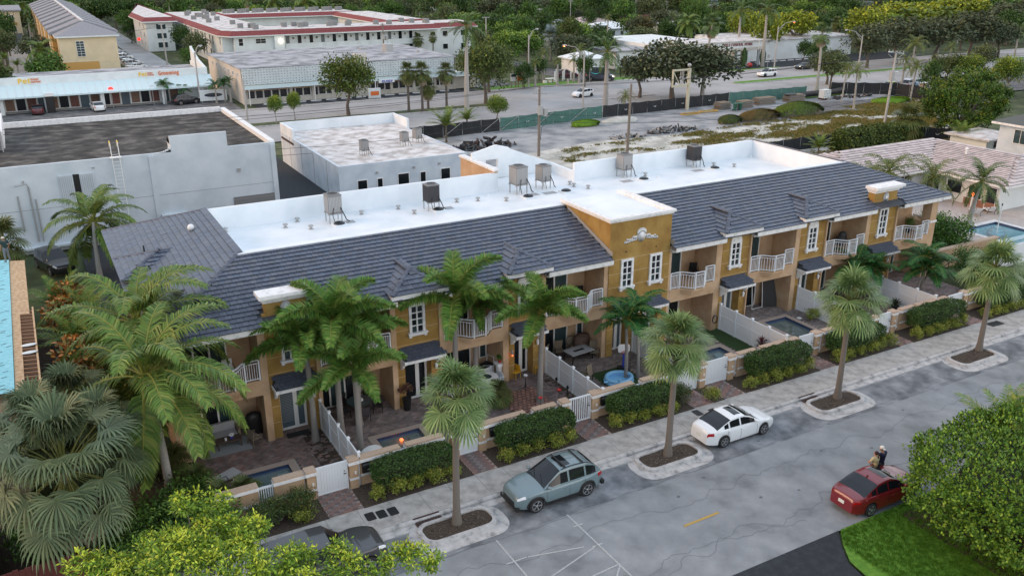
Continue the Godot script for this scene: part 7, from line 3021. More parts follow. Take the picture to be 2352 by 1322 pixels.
func utility_pole(label:String,at:Vector3,h:float,lean:Vector3,arms:Array,extra:String,material:String="pole_wood")->Node3D:
	var o:=thing("utility_pole",label,"utility pole",at,0,"utility poles")
	part(o,"pole",material,func(b):b.tube([Vector3.ZERO,lean*.5+V(0,h*.5,0),lean+V(0,h,0)],[.19,.16,.13],9))
	for q in arms:
		var c:Vector3=lean*(q[0]/h)+V(0,q[0],0)
		part(o,"crossarm","far_white" if extra=="white_arm" else "galv",func(b):b.bar(c-q[1],c+q[1],.10,.12))
		for s in [-.9,-.45,.45,.9]:
			part(o,"insulator","galv",func(b):b.cyl(c+q[1]*s+V(0,.06,0),.05,.22,6))
	if extra=="transformers":
		for k in 3:
			part(o,"transformer","galv",func(b):b.cyl(V(.55+(k%2)*.4,h-3.6,-.4+k*.4),.24,.95,10))
		part(o,"box","galv",func(b):b.mn(-.35,h-3.4,.2,.25,h-2.3,.5))
		part(o,"cable","wire",func(b):b.tube([V(.8,h-3.6,0),V(1.0,h-4.5,.1),V(.3,h-5.0,.1),V(.15,h-6.5,.12)],[.03,.03,.03,.03],5))
	elif extra=="white_arm":
		part(o,"transformer","galv",func(b):b.cyl(V(-.45,h*.66,.3)+lean*.66,.34,1.3,10))
		part(o,"cutout","galv",func(b):
			for k in 4:
				b.cyl(V(.3+k*.3,h*.86,.2*k)+lean*.86,.08,.35,6))
		part(o,"brace","galv",func(b):
			b.bar(lean+V(0,h-1.2,0),lean+V(1.0,h-.4,.4),.05)
			b.bar(lean+V(0,h-1.2,0),lean+V(-1.0,h-.4,-.4),.05))
	return o
func poles_and_wires():
	street_lamp("tall street lamp with pale unlit head in front of the aqua awning shops",V(26.3,0,-157.0),8.3,V(.9,0,.2),false)
	street_lamp("tall street lamp with single short arm in front of the tree belt",V(84.2,0,-145.5),9.6,V(1.6,0,0),false)
	street_lamp("tall street lamp with lit orange head by the green screen fence",V(78.3,0,-117.8),9.2,V(-2.3,0,-1.6),true)
	street_lamp("street lamp with lit orange head near the parlour building",V(146.4,0,-144.5),9.0,V(2.6,0,1.4),true)
	street_lamp("tall street lamp right of the leaning palm, head unlit",V(152.5,0,-127.0),8.2,V(-2.6,0,-1.6),false)
	street_lamp("short street lamp with domed grey head among the right hand palms",V(182,0,-136),6.6,V(.8,0,.2),false)
	street_lamp("short street lamp with lit dome behind the round green tree",V(191.8,0,-137.4),4.6,V(.8,0,.2),true)
	utility_pole("wooden utility pole with three grey transformers behind the white gable",V(54.8,0,-92.0),8.6,V(.0,0,0),[[8.3,V(.9,.0,-.5)],[7.7,V(.7,0,.5)]],"transformers")
	utility_pole("bare wooden pole behind the white flat roof",V(64.7,0,-87.1),8.8,V(.15,0,0),[],"")
	utility_pole("tall leaning pole with white crossarm and pale transformer at the edge of the vacant lot",V(102.9,0,-80.1),11.4,V(.55,0,-.2),[[11.2,V(1.15,-.12,.35)],[8.7,V(.8,0,.2)]],"white_arm","pole_concrete")
	utility_pole("pole beside the striped shop parking and driveway",V(29.1,0,-135.0),6.2,V(-.1,0,0),[],"","pole_concrete")
	utility_pole("white pole behind the shop row, left of the apartments",V(28.9,0,-208),9.8,V(-.2,0,0),[[9.5,V(.6,0,.1)]],"","pole_concrete")
	utility_pole("pale green thin pole beside the left concrete lane",V(3.3,0,-211.9),6.0,V(-.2,0,0),[],"","pole_concrete")
	utility_pole("dark pole with box in front of the apartment galleries",V(72.5,0,-190.0),9.4,V(.0,0,0),[[9.0,V(.6,0,0)]],"transformers","pole_wood")
	utility_pole("white pole with many wires right of the tall royal palm",V(101.5,0,-196),9.6,V(-.1,0,0),[[9.4,V(.9,0,.1)]],"","pole_concrete")
	utility_pole("thin grey pole beside the silver palm",V(118.2,0,-185),8.0,V(0,0,0),[[6.6,V(.5,0,0)]],"","pole_wood")
	var far:=[[142.8,-240,8.5],[168,-262,10.5],[205,-275,8.2],[222,-270,8.8],[214,-268,8.0],[204,-262,7.6],[248,-240,8.6],[310,-225,7.5],[330,-220,7.5],[295,-215,8.0]]
	for k in far.size():
		utility_pole(["distant pole left of the grey roofed far house","distant tall pole behind the white roofed bungalow","distant pole left of the brick red roof, thin","distant pole right of the brick red roof","distant pole with box above the brick red roof","distant pole just right of the white bungalow roof","distant pole behind the parlour building","distant pole at the top right edge, left of two","distant pole at the top right edge, right of two","distant pole rising from the yellow green trees"][k],V(far[k][0],0,far[k][1]),far[k][2],Vector3.ZERO,[[far[k][2]-.4,V(.9,0,.3)],[far[k][2]-1.4,V(.8,0,.3)]],"","pole_concrete")
	var runs:=[["two sagging black cables across the vacant lot behind the white roof",[[V(54.8,5.2,-92),V(102.9,6.4,-80.1),1.3],[V(54.8,4.4,-92),V(102.9,5.6,-80.1),1.5],[V(54.8,5.2,-92),V(8,5.4,-92.4),1.4],[V(54.8,4.6,-92),V(8,4.6,-92.6),1.4],[V(102.9,6.4,-80.1),V(160,7,-66),1.5],[V(102.9,5.6,-80.1),V(160,6.2,-66),1.5]]],
		["three upper power lines from the transformer pole",[[V(55.4,8.6,-92.3),V(103.5,11.3,-80.2),.9],[V(54.2,8.6,-91.7),V(102.4,11.3,-79.8),.9],[V(54.2,8.6,-91.7),V(-20,8.8,-93),1.2],[V(55.4,8.6,-92.3),V(-20,9.2,-94),1.2],[V(103.9,11.3,-80.3),V(175,11.5,-62),1.0],[V(102.4,11.3,-79.8),V(175,11.0,-61),1.0]]],
		["wires strung behind the shop rows and apartments",[[V(3.1,5.8,-211.9),V(28.8,9.5,-208),.6],[V(-30,7.0,-205),V(28.8,9.0,-208),.8],[V(28.8,9.5,-208),V(72.5,9.1,-190),1.0],[V(28.8,9.0,-208),V(72.5,8.6,-190),1.0],[V(72.5,9.1,-190),V(101.5,9.4,-196),.8],[V(101.5,9.4,-196),V(118.2,7.6,-185),.6],[V(101.5,9.2,-196),V(150,9.8,-215),.9],[V(118.2,7.6,-185),V(190,8.5,-205),1.2],[V(190,8.5,-205),V(310,7.4,-225),1.6]]],
		["stay wires of the leaning pole",[[V(103.3,8.0,-80.2),V(111,.2,-74.5),.05],[V(103.2,6.8,-80.2),V(113,.2,-78),.05]]]]
	for r in runs:
		var b:=Mb.new()
		for q in r[1]:
			wire_run(b,q[0],q[1],q[2])
		tag(obj("power_lines",b,"wire"),r[0],"power lines")
# ---------------------------------------------------------------- vacant lot
func screen_fence(label:String,pts:Array,h:float,material:String,marks:bool,bars:bool=false):
	var o:=thing("screen_fence",label,"fence",V(pts[0].x,0,pts[0].y))
	var org:=V(pts[0].x,0,pts[0].y)
	for i in pts.size()-1:
		var a:=V(pts[i].x,0,pts[i].y)-org
		var e:=V(pts[i+1].x,0,pts[i+1].y)-org
		var n:=maxi(1,int(round(a.distance_to(e)/3.0)))
		for k in n:
			var p:=a.lerp(e,float(k)/n)
			var q:=a.lerp(e,float(k+1)/n)
			var dv:=(q-p).normalized()
			var m:=Mb.new()
			var nn:=V(dv.z,0,-dv.x)*.02
			if nn.z<0:
				nn=-nn
			var P:=[]
			for s in 7:
				var row:=[]
				var base:=p.lerp(q,s/6.0)
				for t in 4:
					row.append(base+V(0,.05+(h-.05-(.10*sin(s*PI/6.0) if t==3 else 0.0))*t/3.0,0)+nn*2.5*sin(s*1.7+t+k))
				P.append(row)
			m.grid(P,true)
			obj("screen_panel",m,material,o)
			part(o,"post","galv",func(b):b.cyl(p,.035,h+.12,6))
			if bars and k%2==0:
				part(o,"brace","galv",func(b):b.bar(p+V(0,.1,0)+nn*5,q+V(0,h,0)+nn*5,.06))
			if marks and k%2==1:
				var c:=p.lerp(q,.5)+V(0,h*.55,0)+nn*5
				part(o,"wind_slit","far_white",func(b):
					var ps:=[]
					var rs:=[]
					for z in 7:
						var an:=PI+PI*z/6
						ps.append(c+dv*cos(an)*.22+V(0,sin(an)*.2,0))
						rs.append(.035)
					b.tube(ps,rs,5))
func mound(called:String,label:String,cat:String,at:Vector3,rx:float,h:float,rz:float,material,leafy:String,seed_:int):
	var o:=thing(called,label,cat,at)
	var f:=FastNoiseLite.new()
	f.seed=seed_
	f.frequency=.6
	var rows:=[]
	for i in 9:
		var row:=[]
		var t:=i/8.0
		for k in 21:
			var an:=TAU*k/20
			var rr:=cos(t*PI/2)
			var d:=1.0+.3*f.get_noise_2d(cos(an)*3+9,sin(an)*3)
			row.append(V(cos(an)*rr*rx*d,sin(t*PI/2)*h*(1+.25*f.get_noise_2d(cos(an)*rr*4,sin(an)*rr*4)),-sin(an)*rr*rz*d))
		rows.append(row)
	var b:=Mb.new()
	b.grid(rows,true,true)
	obj("heap",b,material,o)
	if leafy!="":
		rng.seed=seed_
		var g:=Mb.new()
		for k in 2200:
			var an:=rng.randf()*TAU
			var rr:=sqrt(rng.randf())
			g.col=pick(GREEN[leafy][0])
			var up:=V(rng.randf_range(-.5,.5),1,rng.randf_range(-.5,.5)).normalized()
			g.leaf(V(cos(an)*rr*rx,sqrt(maxf(0,1-rr*rr))*h*.92,sin(an)*rr*rz),up,V(cos(an),.5,sin(an)).normalized(),.6,.16)
		obj("grass",g,"leaf",o)
func rubble(label:String,at:Vector3,rx:float,rz:float,h:float,n:int,seed_:int,mats:Array):
	var o:=thing("debris_pile",label,"debris",at)
	rng.seed=seed_
	for k in n:
		var b:=Mb.new()
		var an:=rng.randf()*TAU
		var rr:=sqrt(rng.randf())
		var s:=rng.randf_range(.15,.6)
		b.xf=Transform3D(Basis.from_euler(rv()*1.4),V(cos(an)*rr*rx,h*(1-rr)*rng.randf()+.08,sin(an)*rr*rz))
		b.box(Vector3.ZERO,V(s*rng.randf_range(1,2.6),s*.35,s*rng.randf_range(.3,.9)))
		obj("chunk",b,mats[rng.randi()%mats.size()],o)
func vacant_lot():
	patch("vacant_lot",[Vector2(46,-108),Vector2(60,-110),Vector2(95,-112.5),Vector2(136,-110),Vector2(136,-96),Vector2(108,-72),Vector2(60,-72),Vector2(46,-84)],.018,"lot")
	patch("sandy_ground",[Vector2(52,-93.5),Vector2(66,-96.5),Vector2(82,-94.6),Vector2(100,-95.5),Vector2(118,-97.4),Vector2(136,-99.5),Vector2(130,-88),Vector2(112,-72.2),Vector2(60,-72.2),Vector2(50,-86)],.026,"sand")
	patch("old_asphalt",[Vector2(104,-104),Vector2(120,-106),Vector2(131,-103.5),Vector2(126,-98.8),Vector2(112,-98.6)],.024,"asphalt_old")
	rng.seed=66
	var b:=Mb.new()
	for k in 16:
		var a:=rng.randf()*TAU
		var d:=V(cos(a)*.8,1,sin(a)*.8).normalized()
		b.col=Color(1,1,1)
		b.leaf(V(rng.randf_range(-.25,.25),0,rng.randf_range(-.25,.25)),d,V(cos(a),.5,sin(a)).normalized(),.42,.07)
	var xs:=[]
	var cs:=[]
	var f:=FastNoiseLite.new()
	f.seed=4
	f.frequency=.09
	f.fractal_octaves=4
	for k in 34000:
		var x:=rng.randf_range(56,136)
		var z:=rng.randf_range(-101,-73)
		if z>-73-(x-108)*.9 and x>108:
			continue
		if z<-94-(x-60)*.07 and not (x>118 and z>-103):
			continue
		var n:=f.get_noise_2d(x,z*2.2)+(x-86)*.009+.10
		if n<rng.randf_range(-.15,.25):
			continue
		var s:=rng.randf_range(.35,1.1)*clampf(.6+n,.4,1.2)
		xs.append(Transform3D(Basis(Vector3.UP,rng.randf()*TAU).scaled(V(s,s*.8,s)),V(x,.03,z)))
		var c:Array=[[.38,.36,.13],[.30,.31,.09],[.42,.36,.17],[.20,.25,.06]][rng.randi()%4]
		cs.append(Color(c[0],c[1],c[2]))
	tag(many("dry_grass",b,"leaf",xs,cs),"patchy yellow green dry grass over the sandy vacant lot","grass")
	screen_fence("black screened construction fence along the highway pavement, left part",[Vector2(43.5,-108.5),Vector2(58.5,-109.2)],1.9,"screen_black",false,true)
	screen_fence("green screened gate panels in the construction fence",[Vector2(58.6,-109.2),Vector2(77.5,-111.2)],1.9,"screen_green",true,true)
	screen_fence("long black screened construction fence with crescent slits beside the highway",[Vector2(77.6,-111.2),Vector2(104.0,-112.3)],1.9,"screen_black",true)
	screen_fence("pale green screened fence panels near the pallets",[Vector2(104.1,-112.3),Vector2(121.5,-111.6)],1.9,"screen_green",false)
	screen_fence("tall black screened fence at the right end of the vacant lot",[Vector2(128.0,-112.0),Vector2(137.5,-105.5),Vector2(136.5,-94.0)],2.1,"screen_black",false)
	screen_fence("low black screened fence between the lot and the clipped hedge",[Vector2(70,-78.2),Vector2(86,-79.0),Vector2(104.5,-78.2),Vector2(110,-71.5)],1.7,"screen_black",true)
	mound("earth_mound","grassy green earth mound in the vacant lot, the largest","mound",V(106,0,-98.6),5.0,1.7,2.2,"soil","limed",1)
	mound("earth_mound","long low weedy brown earth mound in the vacant lot","mound",V(97.5,0,-98.3),4.0,1.2,1.5,"soil","rust",2)
	mound("earth_mound","small sandy mound with tufts at the left of the mounds","mound",V(91.5,0,-98.2),1.9,.8,1.1,"soil","olive2",3)
	mound("sand_heap","bare pale sand heap beside the green fence","sand heap",V(78,0,-107.2),3.2,.7,1.4,"sand","",4)
	mound("grass_island","weedy kerbed island in front of the lit street lamp","grass patch",V(71.5,0,-106.8),2.3,.35,1.2,"soil","limeb",5)
	mound("grass_patch","bright green grass patch by the right hand fence","grass patch",V(129.5,0,-100.2),4.2,.25,1.8,"soil","limeb",6)
	rubble("tangle of dark scrap metal behind the dirty white roof",V(51.5,0,-100.5),4.6,2.2,1.3,110,1,["black","copper_drain","unit_dark","dark_metal"])
	rubble("grey broken concrete heap in the middle of the lot",V(71.5,0,-96.6),3.2,1.1,.6,60,2,["concrete","unit_grey","galv","unit_dark"])
	rubble("long dark heap of rubble and beams across the lot",V(80.0,0,-97.2),4.6,1.2,.8,110,3,["black","unit_dark","unit_grey","concrete"])
	rubble("low strip of rubble along the far lot edge",V(127,0,-107.0),6.5,.9,.5,60,4,["concrete","unit_dark","black","wood_dark"])
	for q in [[99.2,-108.4,2.6,"left of the green bins"],[103.4,-107.8,2.9,"right of the green bins"],[108.8,-108.9,4.2,"long low one by the green fence"],[115.6,-108.8,4.0,"largest, half covered in black plastic"]]:
		var o:=thing("timber_stack","grey stack of planks and pallets, "+q[3],"pallet stack",V(q[0],0,q[1]),.04,"stacks of timber and pallets in the lot")
		for k in 6:
			part(o,"plank","wicker" if k%2 else "unit_grey",func(b):b.mn(-q[2]/2+(k%3)*.12,.05+k*.2,-.8,q[2]/2-(k%2)*.2,.19+k*.2,.8))
		if q[0]>113:
			part(o,"plastic_sheet","black",func(b):b.ball(V(-.9,1.25,0),V(1.3,.18,.9),12,6))
	for x in [99.9,101.0]:
		var o:=thing("wheelie_bin","green wheeled bin beside the timber stacks, %s one"%("left" if x<100.5 else "right"),"bin",V(x,0,-106.2),0,"green bins in the lot")
		part(o,"body","green_bin",func(b):b.lathe([Vector2(.34,.1),Vector2(.46,1.15)],4))
		part(o,"lid","green_bin",func(b):b.mn(-.42,1.15,-.42,.42,1.23,.45))
		part(o,"wheel","black",func(b):b.ball(V(0,.12,-.3),V(.4,.12,.12),8,5))
	var ibc:=thing("liquid_tank","white cubic liquid tank on a pallet by the black plastic roll","tank",V(121.9,0,-107.8))
	part(ibc,"tank","far_white",func(b):b.mn(-.8,.3,-.6,.8,1.7,.6))
	part(ibc,"pallet","copper_drain",func(b):b.mn(-.85,0,-.65,.85,.28,.65))
	part(ibc,"cage","galv",func(b):
		for k in 5:
			b.bar(V(-.8+k*.4,.3,.62),V(-.8+k*.4,1.72,.62),.04)
		for y in [.6,1.1,1.6]:
			b.bar(V(-.82,y,.63),V(.82,y,.63),.04))
	var rl:=Mb.new()
	rl.tube([V(115.5,.5,-110.2),V(120,.75,-110.0),V(125.5,.7,-110.1),V(129.5,.8,-110.5)],[.35,.5,.5,.6],9)
	tag(obj("plastic_roll",rl,"black"),"long black rolled plastic sheet along the far fence","plastic roll")
	var sf:=thing("sign_frame","empty pale yellow steel sign frame on a post beside the highway","sign frame",V(93.7,0,-110.6))
	part(sf,"post","sign_cream",func(b):b.mn(-.22,0,-.18,.22,6.6,.18))
	part(sf,"frame","sign_cream",func(b):
		b.mn(-3.4,3.8,-.12,-.3,4.1,.12)
		b.mn(-3.4,6.3,-.12,-.3,6.55,.12)
		b.mn(-3.4,4.1,-.12,-3.2,6.3,.12)
		b.bar(V(-3.2,6.2,0),V(-1.9,4.2,0),.1))
	for k in 3:
		part(sf,"bar","galv",func(b):b.mn(-1.8+k*.3,4.1,-.05,-1.74+k*.3,6.3,.05))
	part(sf,"flood_light","galv",func(b):b.ball(V(-.1,7.1,0),V(.35,.3,.3),8,6))
	for q in [[91.6,-107.2],[95.6,-107.6]]:
		var kb:=Mb.new()
		ring(kb,rounded(-1.8,-.7,1.8,.7,.6),rounded(-1.6,-.5,1.6,.5,.5),0,.16)
		tag(obj("yellow_kerb",kb,"paint_yellow",self,T(q[0],.02,q[1])),"small yellow painted kerb island under the sign frame, %s one"%("left" if q[0]<93 else "right"),"kerb","yellow kerb islands")
# ---------------------------------------------------------------- houses
func hip_house(label:String,at:Vector3,turn:float,w:float,d:float,h:float,rise:float,wall:String,roof:String,called:String="house",group:String="")->Node3D:
	var o:=thing(called,label,"house",at,turn,group)
	part(o,"wall",wall,func(b):b.mn(-w/2,0,-d/2,w/2,h,d/2))
	var e:=.6
	var r:=minf(w,d)/2
	var A:=V(-w/2-e,h,d/2+e)
	var B:=V(w/2+e,h,d/2+e)
	var C:=V(w/2+e,h,-d/2-e)
	var D:=V(-w/2-e,h,-d/2-e)
	var P:=V(-w/2+r,h+rise,0) if w>=d else V(0,h+rise,d/2-r)
	var Q:=V(w/2-r,h+rise,0) if w>=d else V(0,h+rise,-d/2+r)
	var rb:=Mb.new()
	if w>=d:
		rb.quad(A,B,Q,P)
		rb.tri(B,C,Q)
		rb.quad(C,D,P,Q)
		rb.tri(D,A,P)
	else:
		rb.tri(A,B,P)
		rb.quad(B,C,Q,P)
		rb.tri(C,D,Q)
		rb.quad(D,A,P,Q)
	rb.quad(A+V(0,-.2,0),B+V(0,-.2,0),B,A)
	rb.quad(D+V(0,-.2,0),A+V(0,-.2,0),A,D)
	rb.quad(B+V(0,-.2,0),C+V(0,-.2,0),C,B)
	obj("roof",rb,roof,o)
	for k in maxi(1,int(w/4.0)):
		wall_window(o,-w/2+2+k*4.0,1.5,d/2+.01,1.3,1.1,"glass_dark",2)
	return o
func houses():
	var o:=thing("tiled_house","single storey house with weathered pink tile hip roof beside the blue pool","house")
	part(o,"wall","far_white",func(b):b.mn(68,0,-64,92,2.9,-57); b.mn(81,0,-58,92,2.9,-48.8))
	part(o,"brick_base","stone_a",func(b):b.mn(80.94,0,-52.4,80.99,.7,-48.8))
	for q in [[-51.3,1.4,1.4,1.2],[-49.6,1.15,1.0,2.1],[-53.6,1.5,1.6,1.2],[-56.0,1.15,1.4,2.1]]:
		wall_window(o,80.98,q[1],q[0],q[2],q[3],"glass_dark",1,1,"x")
	for q in [[70.5,1.6],[74,1.4],[77.5,1.6]]:
		wall_window(o,q[0],1.4,-56.98,q[1],1.6,"glass_dark",2)
	var ye:=2.95
	var A:=V(66.8,ye,-55.8)
	var B:=V(79.6,ye,-55.8)
	var C:=V(79.6,ye,-47.4)
	var D:=V(96,ye,-47.4)
	var R0:=V(71.5,4.55,-60.4)
	var R1:=V(86.5,4.55,-60.4)
	var R2:=V(86.5,4.55,-51)
	var tl:=[]
	rng.seed=17
	var dk:=Mb.new()
	var p1:=[A,B,R1,R0]
	var p2:=[B,C,R2,R1]
	var p3:=[C,D,V(96,4.55,-51),R2]
	var p4:=[V(66.8,ye,-65),A,R0,V(71.5,4.55,-61)]
	for p in [p1,p2,p3,p4]:
		dk.quad(p[0],p[1],p[2],p[3])
	obj("roof",dk,"pink_tile",o)
	for p in [p1,p2,p3,p4]:
		var up:=V(0,.03,0)
		tile_slope([p[0]+up,p[1]+up,p[2]+up,p[3]+up],.42,.40,tl)
	var cs:=[]
	for k in 40:
		var q:=rng.randf_range(.72,1.1)
		cs.append(Color(.56*q,.485*q,.47*q))
	many("roof_tiles",tile_piece(.42,.40),"tile",tl,cs,o)
	part(o,"fascia","white_trim",func(b):
		b.mn(66.8,ye-.22,-55.9,79.6,ye-.01,-55.8)
		b.mn(79.5,ye-.22,-55.8,79.6,ye-.01,-47.4)
		b.mn(79.6,ye-.22,-47.5,96,ye-.01,-47.4))
	part(o,"roof_vent","white",func(b):b.cyl(V(84.0,4.2,-55),.1,.5,8); b.ball(V(84,4.75,-55),V(.18,.14,.18),8,5))
	struct("pool_deck",holed(70.3,-55.8,92,-38.2,.035,[[72.3,-46.9,77.9,-40.9]]),"pale_deck")
	swimming_pool(72.6,-46.6,77.6,-41.2,"pool_shell_big","large bright blue swimming pool at the right picture edge","white_trim",.5,1.4)
	lounger("white cushioned sun lounger by the big pool, left one",V(77.9,.04,-48.9),-.6,"black","white","white loungers by the big pool")
	lounger("white cushioned sun lounger by the big pool, right one",V(79.6,.04,-48.6),-.6,"black","white","white loungers by the big pool")
	tag(sheet("doormat",80.1,-50.2,80.9,-48.9,.05,"black"),"black doormat outside the pool house door","doormat").remove_meta("kind")
	var to:=thing("tiki_torch","lit torch flame on a white post behind the loungers","torch",V(80.2,.03,-51.0))
	part(to,"post","white",func(b):b.cyl(Vector3.ZERO,.09,1.1,8))
	part(to,"flame","lamp_glow",func(b):b.ball(V(0,1.32,0),V(.13,.2,.13),9,7))
	glow_light(to,V(0,1.32,0),Color(1,.5,.2),.12)
	var pr:=thing("pool_rail","white pole standing at the big pool steps","pole",V(76.4,.0,-45.6))
	part(pr,"pole","white",func(b):b.cyl(V(0,-.6,0),.05,2.6,7))
	part(pr,"tip","black",func(b):b.cyl(V(0,2.0,0),.06,.2,7))
	var sw:=thing("side_wall","peach garden wall with brown cap right of the row","garden wall",V(62.4,0,-40.8),0)
	part(sw,"wall","peach",func(b):b.mn(-3.4,0,-.12,6.0,1.5,.12))
	part(sw,"cap","coping_peach",func(b):b.mn(-3.5,1.5,-.2,6.1,1.62,.2))
	var hr:=thing("hand_rail","dark bent hand rail by the right end wall","hand rail",V(60.9,.0,-39.6))
	part(hr,"rail","dark_metal",func(b):b.tube([V(-1.0,.5,0),V(.0,.95,0),V(.3,1.0,0),V(.35,.85,0)],[.035,.035,.035,.035],6))
	part(hr,"post","dark_metal",func(b):b.cyl(V(0,0,0),.03,.95,6); b.cyl(V(-.9,0,0),.03,.55,6))
	var vf:=thing("privacy_fence","white vinyl fence in front of the big pool","fence",V(64.6,0,-38.4),-.0)
	for k in 22:
		part(vf,"board","white_vinyl",func(b):b.mn(k*.3,.05,-.03,k*.3+.29,1.7,.03))
	part(vf,"rail","white_vinyl",func(b):b.mn(0,1.7,-.05,6.6,1.78,.05))
	var h2:=thing("blue_house","pale blue two storey house with dark shingle roof at the right picture edge","house")
	part(h2,"wall","blue_wall",func(b):b.mn(98.6,0,-61,112,5.2,-40))
	part(h2,"fascia","white_trim",func(b):b.mn(97.9,5.15,-61.7,112.6,5.4,-39.4))
	part(h2,"roof","green_shingle",func(b):
		b.quad(V(97.9,5.4,-61.7),V(97.9,5.4,-39.4),V(104.5,8.2,-45.5),V(104.5,8.2,-55))
		b.tri(V(97.9,5.4,-39.4),V(112.6,5.4,-39.4),V(104.5,8.2,-45.5))
		b.tri(V(112.6,5.4,-61.7),V(97.9,5.4,-61.7),V(104.5,8.2,-55))
		b.quad(V(112.6,5.4,-39.4),V(112.6,5.4,-61.7),V(104.5,8.2,-55),V(104.5,8.2,-45.5)))
	for q in [-57.6,-53.5,-49]:
		wall_window(h2,98.58,4.0,q,3.0,1.5,"glass_teal",4,1,"x")
	var h3:=hip_house("low white roofed outbuilding left of the blue house",V(106.0,0,-67.5),.0,6,5,2.2,.4,"far_white","dirty_roof","shed")
	var h4:=thing("house_being_roofed","house at the left edge with turquoise roof underlay and bare rafters","house")
	part(h4,"wall","peach",func(b):b.mn(-16,0,-67,-3.2,3.0,-44.6))
	for k in 9:
		part(h4,"underlay_sheet","underlay",func(b):
			b.xf=Transform3D(Basis(Vector3.BACK,-.10),V(-2.82,3.5,-44.6-k*2.5))
			b.mn(-12,-.02,-2.52,0,.012+.003*(k%2),0))
	rng.seed=2
	for k in 60:
		var b:=Mb.new()
		b.xf=Transform3D(Basis(Vector3.BACK,-.10)*Basis(Vector3.UP,.45),V(-2.95-rng.randf_range(0,1.4),3.53,-45-rng.randf()*21))
		b.xf.origin.y=3.5+(-2.82-b.xf.origin.x)*.1+.022
		b.mn(-.14,0,-.02,.14,.004,.02)
		obj("print_mark",b,"glass_teal",h4)
	for k in 8:
		var wide:=k>3
		part(h4,"plywood","plywood",func(b):
			b.xf=Transform3D(Basis(Vector3.BACK,-.10),V(-2.8,3.46,-44.6-k*2.8))
			b.mn(0,-.03,-2.78,.92 if wide else .42,.0,0))
	for k in 22:
		part(h4,"rafter","rafter",func(b):
			b.xf=Transform3D(Basis(Vector3.BACK,-.10),V(-2.4,3.36,-44.8-k*.55))
			b.mn(0,-.08,-.045,.75,.06,.045))
	part(h4,"ceiling","wood_dark",func(b):b.mn(-2.45,2.6,-57,-1.8,2.7,-44.6))
	for k in 2:
		part(h4,"plastic_sheet","far_white",func(b):b.ball(V(-2.05,3.42,-49.6-k*1.1),V(.42,.05,.2),8,5))
	part(h4,"gutter_board","plywood",func(b):b.mn(-1.75,3.18,-57,-1.66,3.36,-44.6))
	var rf:=thing("red_board_fence","dark red vertical board fence at the lower left corner","fence",V(-12.8,0,-32.3))
	for k in 62:
		part(rf,"board","red_fence",func(b):b.mn(k*.2,.05,-.02-.02*(k%2),k*.2+.19,1.75+.03*(k%3),.02))
	var cw:=thing("roof_edge","low brownish pink tiled roof behind the red fence at the left edge","roof",V(-7.5,0,-36.5))
	part(cw,"roof","pink_tile",func(b):b.quad(V(-4,1.4,3.0),V(3.6,1.4,3.0),V(3.6,2.3,-2),V(-4,2.3,-2)))
	part(cw,"wall","peach",func(b):b.mn(-4,0,-2,3.3,1.35,2.6))
	var L:=[["white flat hip roofed bungalow with pale blue walls behind the delivery van",161,-231,.25,17,11,3.0,1.5,"blue_wall","white_roof"],["grey tiled hip roof house left of the white roofed bungalow",152,-246,.2,12,9,3.0,1.6,"far_white","shingle_far"],["tan tiled hip roof house just above the white roofed bungalow",168,-252,.2,15,10,3.0,1.7,"cream","pink_tile"],["house with brick red roof right of the white roofed bungalow",192,-252,.2,15,10,3.0,1.6,"cream","mansard"],["low long pale roofed house right of the red roofed one",190,-232,-.2,16,9,2.9,.9,"blue_wall","dirty_roof"],["white gable roof house above the yellow green trees",286,-238,.3,22,11,3.0,1.5,"far_white","white_roof"],["pale house roof at the top edge, right of centre",212,-354,.2,18,11,3.2,1.6,"far_white","white_roof"],["white house roof at the top edge beside a pole",231,-350,.2,16,11,3.2,1.6,"far_white","dirty_roof"],["small white hip roof house above the tree line left of centre",156,-341,.2,12,10,3.2,1.6,"far_white","white_roof"],["light blue house among the central palms",118,-300,.2,11,9,3.2,1.4,"blue_wall","shingle_far"],["white house top at the upper right",345,-250,.2,17,11,3.6,1.7,"far_white","dirty_roof"],["house with white roof at the right upper edge behind dark trees",322,-205,.1,15,11,3.2,1.5,"far_white","white_roof"],["flat pale commercial roof behind the large olive tree",121,-165,.0,12,9,4.0,.4,"far_white","grey_roof"],["white framed garage house behind the delivery van",106,-160,.0,7,6,3.2,1.3,"far_white","white_roof"]]
	for q in L:
		hip_house(q[0],V(q[1],0,q[2]),q[3],q[4],q[5],q[6],q[7],q[8],q[9])
